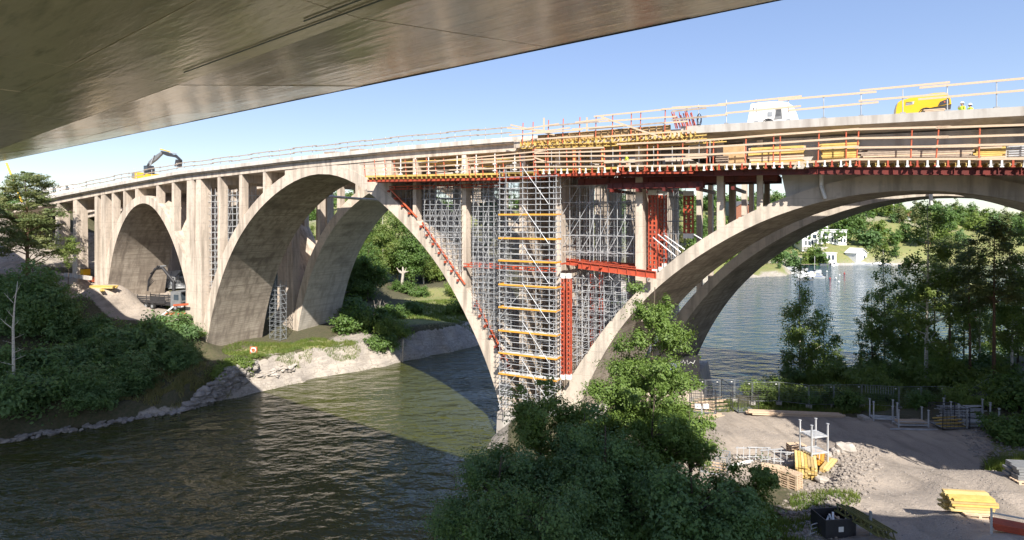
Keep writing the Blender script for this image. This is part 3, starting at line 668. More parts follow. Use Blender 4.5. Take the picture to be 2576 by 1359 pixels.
# side form: framed plywood panels
n = 20; (s0, z0), (s1, z1) = SZ(*c5(725, 455), -1.8), SZ(*c5(2080, 350), -1.8)
for i in range(n):
    a = lerp(s0, s1, i/n)+.02; b = lerp(s0, s1, (i+1)/n)-.02; za_ = lerp(z0, z1, (i+.5)/n)
    q = MB().quadbox((0,.03,-.02), (b-a,.03,.72)).quadbox((-(b-a)/2+.05,-.06,-.02), (.07,.16,.68)).quadbox((0,-.05,.34), (b-a,.14,.06))
    q.obj('side_panel', M['ply'], fw, loc=((a+b)/2, -1.75, za_-.1))
MB().span(5.8, 19.7, -1.7, 1., 30.35, 30.5).obj('deck_form', M['ply'], fw)
MB().span(2.6, 19.7, -1.6, .9, 30.5, 31.35).obj('fresh_slab', M['conc'], fw)
for px, yt, yb in ((787,250,400), (1225,245,400)):
    (s, z1_), (s2, z0_) = SZ(*c5(px, yt), -1), SZ(*c5(px, yb), -1); bar('upright_board', (s, -1, z0_), (s+.01, -1, z1_), .16, .05, 'wood', fw)
# braced walers on the deck edge near the red props
pr = thingB('prop_bundle', 'bundle of red steel props leaning behind the deck railing', 'steel props', *( *[SZ(*c5(2230, 340), -.6)[0]], -.6, zd(14)))
for i in range(16):
    x = -.9+i*.125; tilt = jr.uniform(-.5, -.2); rod('prop', (x, jr.uniform(-.3,.3), 0), (x+tilt, jr.uniform(-.3,.3), jr.uniform(1.1, 1.75)), .045, 'red', pr)
cz = thingB('cable_coil', 'black cable looped over a railing post by the red props', 'cable', SZ(*c5(2370,200), -1.75)[0], -1.66, SZ(*c5(2370,205), -1.75)[1])
for i in range(5):
    pts = [(.12*math.sin(2*math.pi*t/10)*(1+.2*i), -.02*i, -.42-.42*math.cos(math.pi+2*math.pi*t/10)*(1+.1*i)+(-.04*i)) for t in range(11)]
    MB().tube(pts, .016, 5).obj('loop', M['black'], cz)

# ------------------------------------------------------------------ lower working platform
WP = -2.5
pl = thingB('working_platform', 'working platform on red beams slung along the front of the right half of the bridge', 'platform', 0, 0, 0)
def seg(p, q, w): (a, za), (b, zb) = SZ(*p, w), SZ(*q, w); return a, za, b, zb
# floor lines in three pieces
FL = [((921,443), (1258,436)), ((1258,434), (1352,431)), ((1344,427), (1560,421)), ((1556,419), (1744,417)), ((1740,417), (2080,404)), ((2076,405), (2700,404))]
for i, (p, q) in enumerate(FL):
    a, za, b, zb = seg(p, q, WP)
    mk = ['yellow','yellow','yellow','ply','ply','ply'][i]
    bar('edge_beam', (a, WP, za-.06), (b, WP, zb-.06), .12, .2, mk, pl)
    nn = max(3, int((b-a)/.62))
    for j in range(nn):
        s = lerp(a, b, (j+.5)/nn); z = lerp(za, zb, (j+.5)/nn)-.3
        girder(s, z, WP-.12+jr.uniform(-.1, .1), 7.5 if i > 3 else .0-.05, pl)
        if i >= 2:
            MB().span(-.06,.06,-.05,.05,-.16,.3).span(-.11,.11,-.08,.08,-.2,-.1).obj('clamp', M['white'] if j % 3 else M['red'], pl, loc=(s+.16, WP-.2, z-.0))
    m_ = max(1, int((b-a)/3.2))
    for j in range(m_):
        for kk in range(7):
            w = WP+.15+kk*.31
            u0, u1 = lerp(a, b, j/m_)+.01, lerp(a, b, (j+1)/m_)-.01
            bar('floor_plank', (u0, w, lerp(za, zb, j/m_)-.06+.004*kk), (u1, w, lerp(za, zb, (j+1)/m_)-.06+.004*kk), .29, .05, 'wood', pl)
    for ww in ((-2.2, -.6) if i < 4 else (-2.15,)):
        mk = 'red' if i < 5 else 'darkred'
        if i >= 4: continue
        bar('main_beam', (a, ww, za-.56), (b, ww, zb-.56), .2, .26, 'red', pl)
    # red outriggers under the posts
def ibeam(name, a, za, b, zb, w, h, parent, mk='darkred', rib=1.3, fl=.32):
    c = MB(); L = b-a; k = (zb-za)/L
    for dz, wd, th in ((h/2, fl, .05), (-h/2, fl, .05), (0, .03, h)):
        q = [(a, za+dz-th/2), (b, zb+dz-th/2), (b, zb+dz+th/2), (a, za+dz+th/2)]; c.prism(q, w-wd/2, w+wd/2)
    x = a+rib/2
    while x < b:
        z = za+(x-a)*k; c.span(x-.02, x+.02, w-fl*.42, w+fl*.42, z-h/2, z+h/2); x += rib
    return c.obj(name, M[mk], parent)
a, za, b, zb = seg((2034,430), (2700,432), -2.1); ibeam('main_beam', a, za, b, zb, -2.1, .52, pl, 'darkred')
a, za, b, zb = seg((1560,440), (2040,432), -1.6); ibeam('main_beam', a, za, b, zb, -1.6, .42, pl, 'darkred')
for ww, dz in ((.2, -.15), (3, 0), (5.6, 0), (8.2, 0)):
    ibeam('main_beam', 9, 27.05+dz, 27.5, 27.0+dz, ww, .6, pl, 'darkred')
for ww in (-1.2, .1):
    ibeam('under_beam', 12.5, 26.35, 21.4, 26.3, ww+.1, .5, pl, 'darkred', 1.0)
for s in (13, 15.5, 18, 21, 24):
    MB().span(s-.12, s+.12, -1.6, 9, 25.75, 26.05).obj('under_beam', M['darkred'], pl)
MB().span(-16.5, 29, .2, 9.2, 28.05, 28.1).obj('platform_decking', M['ply'], pl)
MB().span(-14.5, 12.4, -.3, 9.2, 27.55, 27.7).obj('platform_decking', M['darkred'], pl)

r1 = rails('orange posts and four pale boards round the lower platform, left piece over the thin scaffold', 'lower platform guard rails')
r2 = rails('orange posts and close boards round the boxed middle bay of the lower platform', 'lower platform guard rails')
r3 = rails('long run of orange posts and four pale boards on the right half of the platform', 'lower platform guard rails')
def c3(x, y): return (1744+x*.3229, 168+y*.3229)
def c4(x, y): return (805+x*.3949, 402.5+y*.3949)
for x, yt, yb in ((285,20,110), (350,0,115), (415,0,112), (475,5,112), (545,0,108), (610,-5,106), (680,-10,104), (735,-5,104), (790,-8,102)):
    (s1, z1), (s0, z0) = SZ(*c4(x, yt), WP), SZ(*c4(x+8, yb), WP); rod('post', (s0, WP-.1, z0), (s1, WP-.1, z1), .05, 'orange', r1)
for x, yt, yb in ((20,650,850), (80,645,848), (158,640,845), (300,635,845), (370,632,845), (545,605,840), (680,570,838)):
    (s1, z1), (s0, z0) = SZ(*c5(x, yt), WP), SZ(*c5(x+15, yb), WP); rod('post', (s0, WP-.1, z0), (s1, WP-.1, z1), .05, 'orange', r1)
for a, b in (((905,414),(1100,407)), ((1060,409),(1345,382)), ((912,424),(1120,418)), ((1090,419),(1345,401)), ((925,434),(1130,428)), ((1100,429),(1345,420)), ((1170,404),(1345,393))):
    s0, z0, s1, z1 = seg(a, b, WP-.2); bar('rail_board', (s0, WP-.2, z0), (s1, WP-.2, z1), .04, .13, jr.choice(['wood','woodgrey']), r1)
for x in (700, 805, 828, 1020, 1085, 1110, 1160, 1375, 1405):
    (s1, z1), (s0, z0) = SZ(*c5(x, 555), WP), SZ(*c5(x+8, 810), WP); rod('post', (s0, WP-.1, z0), (s1, WP-.1, z1), .055, 'orange', r2)
for a, b in (((690,578),(1400,552)), ((690,612),(1410,590)), ((690,640),(1410,636)), ((690,700),(1410,690)), ((690,748),(1410,745)), ((690,655),(820,700)), ((690,600),(820,578))):
    s0, z0, s1, z1 = seg(c5(*a), c5(*b), WP-.2); bar('rail_board', (s0, WP-.2, z0), (s1, WP-.2, z1), .04, .14, 'wood', r2)
for x in (865, 945, 1145, 1270, 1490, 1755, 1905, 2095, 2265):
    s, z1 = SZ(*c5(x, 540), -1.7); z0 = SZ(*c5(x, 745), -1.7)[1]; rod('inner_post', (s, -1.7, z0), (s, -1.7, z1), .035, 'galv', r2)
for x in (1098, 1385):
    s, z1 = SZ(*c5(x, 545), WP); z0 = SZ(*c5(x, 720), WP)[1]; bar('yellow_upright', (s, WP-.05, z0), (s+.01, WP-.05, z1), .18, .1, 'yellow', r2)
for p_, q_ in ((c5(1565,508), c5(1565,780)), (c5(1845,490), c5(1842,780)), (c5(1950,495), c5(1950,785)), (c5(2205,478), c5(2200,775)), (c3(110,570), c3(105,800)), (c3(160,565), c3(155,800)), (c3(412,540), c3(405,785)), (c3(627,522), c3(622,780)), (c3(678,518), c3(675,778)), (c3(980,495), c3(970,770)), (c3(1190,487), c3(1190,768)), (c3(1290,480), c3(1268,765)), (c3(1703,475), c3(1690,765)), (c3(1912,462), c3(1885,768)), (c3(2230,460), c3(2220,780)), (c3(2720,450), c3(2720,780))):
    (s1, z1), (s0, z0) = SZ(*p_, WP), SZ(*q_, WP); rod('post', (s0, WP-.1, z0), (s1, WP-.1, z1), .055, 'orange', r3)
    MB().span(-.1,.1,-.08,.5,-.1,0).obj('shoe', M['red'], r3, loc=(s0, WP-.12, z0+.02))
for a, b in ((c5(1530,518), c5(2446,478)), (c5(1400,590), c5(2446,550)), (c5(1400,640), c5(2446,620)), (c5(1400,705), c5(2446,650)), (c5(1540,742), c5(2446,735)),
             (c3(-60,585), c3(640,530)), (c3(560,535), c3(1290,485)), (c3(1270,488), c3(2005,468)), (c3(1890,475), c3(2750,447)),
             (c3(-60,638), c3(690,590)), (c3(620,595), c3(1280,553)), (c3(1260,558), c3(1990,545)), (c3(1890,552), c3(2750,525)),
             (c3(-60,695), c3(880,640)), (c3(760,645), c3(1290,622)), (c3(1260,630), c3(2210,618)), (c3(1890,618), c3(2750,600)),
             (c3(-60,765), c3(860,755)), (c3(800,750), c3(1290,718)), (c3(1270,722), c3(2230,718)), (c3(2200,720), c3(2750,714))):
    s0, z0, s1, z1 = seg(a, b, WP-.2); bar('rail_board', (s0, WP-.2, z0), (s1, WP-.2, z1), .04, .16, 'wood', r3)
for x in (45, 130): 
    s, z1 = SZ(*c3(x, 570), -1.5); rod('inner_post', (s, -1.5, z1-2.1), (s, -1.5, z1), .035, 'galv', r3)

# goods stored on the platform
def beam_stack(name, label, cat, px0, px1, pyt, pyb, w, rows, depth, mk, cols=5, ragged=.15, grp=None):
    s0, zt = SZ(px0, pyt, w); s1, zb = SZ(px1, pyb, w)
    t = thingB(name, label, cat, (s0+s1)/2, w, zb, grp); h = (zt-zb)/rows
    for i in range(rows):
        for j in range(cols if i == rows-1 else 2):
            a = (s1-s0)/2; jj = (0 if j == 0 else j)
            bar('beam', (-a+jr.uniform(-ragged, ragged), jj*depth/cols, (i+.5)*h), (a+jr.uniform(-ragged, ragged), jj*depth/cols, (i+.5)*h), depth/cols*.85, h*.82, mk if jr.random() > .25 else ('wood' if mk != 'wood' else 'woodgrey'), t)
    return t
SG = 'timber stacks on the lower platform'
beam_stack('timber_stack', 'low stack of yellow beams between the plywood sheets and the platform post', 'timber stack', 1885, 2024, 372, 409, -1.2, 6, 1.2, 'yellow', grp=SG)
beam_stack('timber_stack', 'tall stack of bright yellow formwork beams in the middle of the right platform', 'timber stack', 2066, 2158, 362, 398, -1.3, 7, 1.2, 'yellow', grp=SG)
beam_stack('timber_stack', 'long stack of thin brown planks on the platform right of the yellow beams', 'timber stack', 2166, 2448, 374, 397, -1.3, 7, 1.2, 'woodgrey', ragged=.5, grp=SG)
beam_stack('timber_stack', 'stack of pale yellow boards at the right end of the thin brown planks', 'timber stack', 2452, 2526, 371, 397, -1.2, 6, 1.2, 'yellow', grp=SG)
t = thingB('tube_stack', 'rack of grey scaffold tubes at the right end of the platform', 'tube stack', SZ(2537,390,-1.3)[0], -1.3, SZ(2537,397,-1.3)[1])
for i in range(5):
    for j in range(3): rod('tube', (0, j*.2, .12+i*.17), (4+jr.uniform(-.2,.2), j*.2, .12+i*.17), .06, 'galv', t)
t = thingB('plywood_stack', 'upright sheets of plywood leaning on the platform under the deck edge', 'plywood', SZ(1820,380,-1.)[0], -1.2, SZ(1820,412,-1.)[1])
for i in range(4): bar('sheet', (0.05*i, .1*i, .82), (1.75+.05*i, .1*i, .82), .03, 1.6, 'wood' if i % 2 else 'ply', t)
t = thingB('plank_pile', 'loose pile of planks at the foot of the plywood sheets', 'plank pile', SZ(1800,380,-1.4)[0], -1.4, SZ(1800,413,-1.4)[1])
for i in range(7): bar('plank', (jr.uniform(0,.2), .1*(i % 2), .06+.1*i), (1.1, .1*(i % 2), .06+.1*i), .3, .07, 'woodgrey', t)
# inner props and cross beams behind the platform rail
ip = thingB('prop_row', 'row of white adjustable props standing on the platform under the old deck edge', 'steel props', 0, 0, 0)
for x in (968, 1008, 1045, 1078, 1150, 1168, 1198, 1245, 1295):
    s = SZ(x, 400, -.9)[0]; z0 = 27.75; z1 = 30.1
    rod('prop', (s, -.9, z0), (s, -.9, z1), .06, 'white', ip); [MB().span(-.2,.2,-.12,.12,a_,a_+.12).obj('prop_collar', M['white'], ip, loc=(s, -.9, z0)) for a_ in (.5, 1.2)]
for i in range(9):
    s = 4+i*1.9; rod('prop', (s, .2, 28), (s, .2, 30.2), .05, 'galvdark', ip); rod('prop', (s+.9, 3.2, 28), (s+.9, 3.2, 30.2), .05, 'galvdark', ip)
bt = thingB('beam_tier', 'yellow girders under the old deck behind the platform posts', 'formwork', 0, 0, 0)
for i in range(5):
    s0, z0, s1, z1 = seg((1010+i*12, 407+i*2.2), (1560, 392+i*3.5), 0.3+.4*i); bar('girder', (s0, .3+.4*i, z0), (s1, .3+.4*i, z1-.2*i), .12, .14, 'yellow' if i % 2 == 0 else 'woodgrey', bt)

# ------------------------------------------------------------------ scaffolds
def tower(label, s, w, zb, zt, lev, mk='galv', group='scaffold towers between the arches', xb=0, rr=.03, base=None, wb=1, tname='scaffold_tower', step2=None):
    """s, w = positions of standards; lev = spacing of ledgers"""
    s0 = sum(s)/len(s); w0 = min(w); t = thingB(tname, label, 'scaffold', s0, w0, zb, group)
    H = zt-zb; ss = [a-s0 for a in s]; wl_ = [a-w0 for a in w]
    low = [max(0, (base(a)-zb)) if base else 0 for a in s]
    for i, a in enumerate(ss):
        for b in wl_: rod('standard', (a, b, low[i]), (a, b, H+jr.uniform(0, .5)), rr, mk, t)
    z = lev*.5; n = 0
    while z < H:
        ok = [i for i in range(len(ss)) if low[i] <= z+.2]
        if len(ok) > 1:
            for bi, b in enumerate(wl_):
                if bi == 0 or n % 2 == 0: rod('ledger', (ss[ok[0]]-.15, b-.05, z), (ss[ok[-1]]+.15, b-.05, z), rr*.9, mk, t)
            if n % wb == 0:
                for i in ok:
                    rod('transom', (ss[i]+.05, wl_[0]-.1, z+.06), (ss[i]+.05, wl_[-1]+.1, z+.06), rr*.9, mk, t)
            if xb and n % xb == 0:
                for i in range(len(ok)-1):
                    if (i+n) % 2 == 0: rod('brace', (ss[ok[i]], wl_[0]-.07, z), (ss[ok[i+1]], wl_[0]-.07, min(H, z+lev*xb)), rr*.85, mk, t)
                    elif len(wl_) > 1: rod('brace', (ss[ok[i+1]], wl_[-1], z), (ss[ok[i]], wl_[-1], min(H, z+lev*xb)), rr*.85, mk, t)
        z += lev; n += 1
    return t
def S(px, w=0.): return SZ(px, 500, w)[0]
ex1 = lambda s: rib1(s)+.1
# stair tower in front
w_ = -2.6
sx = [S(x, w_) for x in (1257, 1273, 1315, 1348, 1382, 1399)]
t = tower('tall front scaffold tower with orange toe boards on its planked floors', sx, [w_, w_+1.1], 3.6, 28.3, .56, 'galv', xb=0, rr=.035, tname='access_scaffold')
s0 = sum(sx)/6
for y in (540, 600, 657, 718, 776, 835, 892, 945):
    z = SZ(1300, y, w_)[1]-3.6
    bar('toe_board', (sx[0]-s0-.1, -.1, z), (sx[-1]-s0+.1, -.1, z), .03, .17, 'orangeboard', t)
    bar('toe_board', (sx[-1]-s0+.05, -.1, z), (sx[-1]-s0+.05, 1.2, z), .03, .17, 'orangeboard', t)
    bar('toe_board', (sx[0]-s0-.05, -.1, z), (sx[0]-s0-.05, 1.2, z), .03, .17, 'orangeboard', t)
    for j in range(4): bar('deck_plank', (sx[0]-s0, .12+j*.28, z-.05), (sx[-1]-s0, .12+j*.28, z-.05), .26, .05, 'white' if y > 700 else 'wood', t)
for k in range(6):
    z0 = 1.5+k*3.9; rod('brace', (sx[2]-s0, -.13, z0+3.8), (sx[4]-s0, -.13, z0), .035, 'galv', t)
    if k % 2 == 0: rod('brace', (sx[0]-s0, -.13, z0), (sx[2]-s0, -.13, z0+3.), .03, 'galv', t)
# shoring between the columns
W4 = [.7, 2.9, 5.4, 8.2]
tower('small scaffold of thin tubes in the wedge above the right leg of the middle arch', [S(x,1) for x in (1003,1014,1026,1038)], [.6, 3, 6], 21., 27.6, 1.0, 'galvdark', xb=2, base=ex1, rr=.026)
tower('dense tube scaffold between the first two thin columns right of the middle arch', [S(x,1) for x in (1070,1084,1098,1113,1128,1143,1158)], W4, 15.5, 27.2, 1.05, 'galv', xb=2, base=ex1, rr=.028)
tower('dense tube scaffold just left of the front tower with orange boards, upper half', [S(x,1) for x in (1193,1206,1219,1232,1245,1258)], W4, 10.5, 27.4, 1.1, 'galv', xb=2, base=ex1, rr=.028)
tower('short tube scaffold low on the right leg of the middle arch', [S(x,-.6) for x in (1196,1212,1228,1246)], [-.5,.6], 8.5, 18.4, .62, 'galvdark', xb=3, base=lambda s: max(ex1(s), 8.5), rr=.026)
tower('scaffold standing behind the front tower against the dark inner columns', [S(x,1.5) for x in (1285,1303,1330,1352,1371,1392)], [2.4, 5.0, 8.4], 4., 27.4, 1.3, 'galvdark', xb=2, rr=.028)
tower('broad cross braced scaffold above the red beams, left of the tall concrete column', [S(x,.9) for x in (1412,1437,1462,1487,1496,1514,1532,1556,1575,1597)], [.5, 2.6, 4.9, 8.0], 18.9, 27.5, 1.7, 'galv', xb=1, rr=.036)
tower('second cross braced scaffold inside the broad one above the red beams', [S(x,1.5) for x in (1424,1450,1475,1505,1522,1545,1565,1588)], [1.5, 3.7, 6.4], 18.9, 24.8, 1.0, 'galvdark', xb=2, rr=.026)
tower('wide tube scaffold below the red beams behind the right arch leg', [S(x,.8) for x in (1442,1468,1496,1524,1552,1580,1608,1632)], [.3, 2.6, 5.6], 5., 17.3, .95, 'galv', xb=3, base=ex1, rr=.03)
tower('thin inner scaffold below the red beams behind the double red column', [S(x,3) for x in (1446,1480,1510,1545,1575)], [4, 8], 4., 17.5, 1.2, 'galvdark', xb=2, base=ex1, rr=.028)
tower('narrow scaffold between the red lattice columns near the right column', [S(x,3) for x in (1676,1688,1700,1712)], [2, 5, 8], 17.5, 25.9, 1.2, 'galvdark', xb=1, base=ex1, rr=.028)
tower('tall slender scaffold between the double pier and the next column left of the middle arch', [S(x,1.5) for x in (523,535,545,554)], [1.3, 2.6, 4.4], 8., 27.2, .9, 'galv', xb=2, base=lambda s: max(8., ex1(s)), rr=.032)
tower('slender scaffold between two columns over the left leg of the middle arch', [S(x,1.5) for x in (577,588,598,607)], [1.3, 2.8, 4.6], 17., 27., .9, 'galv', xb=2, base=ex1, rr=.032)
tower('short ladder scaffold at the foot of the left leg of the middle arch', [S(x, 10.5) for x in (680,693,706)], [10.4, 11.6], 3.6, 13., .7, 'galvdark', xb=2, rr=.035)

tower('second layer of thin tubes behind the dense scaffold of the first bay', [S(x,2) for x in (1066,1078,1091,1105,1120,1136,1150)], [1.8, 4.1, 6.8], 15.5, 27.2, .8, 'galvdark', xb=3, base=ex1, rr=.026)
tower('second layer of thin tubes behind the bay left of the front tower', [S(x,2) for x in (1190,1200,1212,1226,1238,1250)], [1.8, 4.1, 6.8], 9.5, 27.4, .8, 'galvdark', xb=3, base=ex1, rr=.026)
tower('front layer of thin tubes along the edge of the bay left of the front tower', [S(x,-.5) for x in (1192,1204,1217,1231,1244)], [-.6, .5], 11., 27.2, .55, 'galv', xb=4, base=ex1, rr=.024)
tower('front layer of thin tubes along the edge of the first bay', [S(x,-.5) for x in (1068,1082,1097,1112,1128,1144,1158)], [-.5, .5], 17., 27.2, .62, 'galv', xb=3, base=ex1, rr=.024)
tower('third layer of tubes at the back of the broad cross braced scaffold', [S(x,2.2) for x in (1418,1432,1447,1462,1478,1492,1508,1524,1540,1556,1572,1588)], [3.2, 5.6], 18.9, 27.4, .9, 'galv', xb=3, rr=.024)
tower('scaffold of close tubes just behind the double red column', [S(x,-.4) for x in (1438,1452,1466,1482,1500,1520,1545,1570)], [-.5, 1.2], 5., 17.4, .7, 'galv', xb=4, base=ex1, rr=.025)

# red steelwork
def lattice(label, px, pyt, pyb, w, width=.46, group='red perforated steel columns', white=True):
    s, zt = SZ(px, pyt, w); zb = SZ(px, pyb, w)[1]; t = thingB('steel_column', label, 'steel column', s, w, zb, group); H = zt-zb
    for x in (-width/2+.06, width/2-.06):
        for y in (0, width*.9): MB().span(x-.05, x+.05, y-.04, y+.04, .5, H-.5).obj('chord', M['red'], t)
    n = int((H-1)/.42)
    for i in range(n+1):
        z = .5+i*(H-1)/n
        MB().span(-width/2+.12, width/2-.12, -.03, .03, z-.075, z+.075).obj('web_plate', M['red'], t)
    for z0 in (0, H-.5): MB().span(-width/2, width/2, -.05, width*.95, z0, z0+.48).obj('end_piece', M['white' if white else 'red'], t)
    return t
lattice('left one of the pair of tall red perforated columns standing on the footing', 1415, 688, 955, -1.3)
lattice('right one of the pair of tall red perforated columns standing on the footing', 1430, 688, 955, -1.3)
for k, (px, yb_) in enumerate(((1636,700), (1646,690), (1662,684), (1671,675))):
    lattice(['red perforated column next to the tall right hand concrete column', 'second red perforated column from the tall right hand concrete column', 'third red perforated column from the tall right hand concrete column', 'fourth red perforated column, standing lowest on the arch'][k], px, 478, yb_, 1.0 if k < 2 else 2.2, .42)
for k, px in enumerate((1725, 1737)):
    lattice(['left red perforated column at the right end of the steel supports', 'right red perforated column at the right end of the steel supports'][k], px, 480, 600, 3.4, .5)
for k, px in enumerate((1488, 1512)):
    lattice(['dark inner red column, left one behind the low scaffold', 'dark inner red column, right one behind the low scaffold'][k], px, 690, 880, 4.5, .45, white=False)
hb = thingB('steel_beam', 'heavy double red beam spanning from the pier to the right arch', 'steel beam', 0, 0, 0, 'red steel beams')
for ww, p_, q_, h in ((-1.2, (1455,667), (1650,692), .62), (-.5, (1425,660), (1600,678), .45), (1.6, (1410,655), (1640,680), .5), (4.2, (1410,655), (1620,672), .5)):
    a, za, b, zb = seg(p_, q_, ww); ibeam('flange_beam', a, za, b, zb, ww, h, hb, 'red', .9)
for k in range(6):
    s = 5.2+k*1.35; MB().span(s-.1, s+.1, -1.6, 5, 18.72-.06*k, 18.86-.06*k).obj('cross_bearer', M['red'], hb)
for lab, ps_, w1 in (('thin red beam pair across the scaffold at mid height left of the tower', ((1166,664), (1400,676)), -.4), ('thin red beam pair high above the arch shoulder', ((979,470), (1255,463)), -.3)):
    t = thingB('steel_beam', lab, 'steel beam', 0, 0, 0, 'red steel beams')
    for dz, dw in ((0, 0), (-.3, .1), (.05, 1.4)):
        a, za, b, zb = seg(*ps_, w1); bar('flange_beam', (a, w1+dw, za+dz), (b, w1+dw, zb+dz), .12, .13, 'red', t)
    for k in range(8):
        s = lerp(a, b, (k+.5)/8); bar('cleat', (s-.1, w1-.1, lerp(za, zb, (k+.5)/8)-.15), (s+.1, w1-.1, lerp(za, zb, (k+.5)/8)-.15), .1, .34, 'red', t)
for i, (a, b, lab) in enumerate((((980,474), (1049,547), 'upper'), ((1062,560), (1170,716), 'middle'), ((1197,756), (1290,935), 'lower'))):
    t = thingB('arch_rail', '%s red double rail lying along the right leg of the middle arch' % lab, 'steel rail', 0, 0, 0, 'red rails along the arch leg')
    for w in (-.15, .25, .7):
        s0, z0, s1, z1 = seg(a, b, w); bar('rail', (s0, w, z0), (s1, w, z1), .12, .16, 'orange' if w < 0 else 'red', t)
    n = 7 if i else 4
    for k in range(n):
        u = (k+.5)/n; MB().span(-.1, .1, -.1, 1.0, -.12, .12).obj('tie', M['red'], t, loc=(lerp(s0, s1, u), -.2, lerp(z0, z1, u)+.04))
for i, (a, b) in enumerate((((1642,597), (1700,645)), ((1655,590), (1712,635)), ((1671,592), (1722,628)), ((1745,590), (1765,602)))):
    s0, z0, s1, z1 = seg(a, b, .2+.7*i); o = rod('push_prop', B(s0, .2+.7*i, z0), B(s1, .2+.7*i, z1), .07, 'galv'); tag(o, ['front grey push prop running down to the right arch', 'second grey push prop running down to the right arch', 'third grey push prop running down to the right arch', 'short grey push prop right of the last red column'][i], 'steel prop', 'grey push props')
o = bar('wall_beam', B(-54.5, -.5, SZ(493,772,0)[1]), B(-51., -.7, SZ(523,768,0)[1]), .22, .3, 'orange'); tag(o, 'orange beam resting on the pier foot left of the middle arch', 'steel beam', 'red steel beams')
o = bar('wall_beam', B(-56, -1.8, 8.5), B(-54., -.9, 10.1), .2, .2, 'white'); tag(o, 'short white beam sticking out beside the orange beam', 'beam')
# green debris nets deep in the scaffold
for i, (x0, y0, x1, y1) in enumerate(((1200, 510, 1248, 570), (1070, 515, 1100, 600), (1205, 575, 1228, 640))):
    s0, z0 = SZ(x0, y0, 8.7); s1, z1 = SZ(x1, y1, 8.7); b = MB(); nn = 10
    for j in range(nn+1):
        u = j/nn; wv = .18*math.sin(u*11+i)
        for v in range(5): b.v.append(((s1-s0)*u+.3*math.sin(v), wv+.12*math.sin(v*2+u*5), (z1-z0)*v/4*(1-.1*math.sin(u*7))))
    for j in range(nn):
        for v in range(4): b.f.append((j*5+v, j*5+v+1, j*5+v+6, j*5+v+5))
    o = b.obj('debris_net', M['green'], None, loc=tuple(B(s0, 9.1, z0)), rz=BA); tag(o, ['green debris net hanging high behind the scaffold near the tower', 'green debris net hanging behind the left scaffold', 'narrow green net strip below the large net'][i], 'net', 'green debris nets')

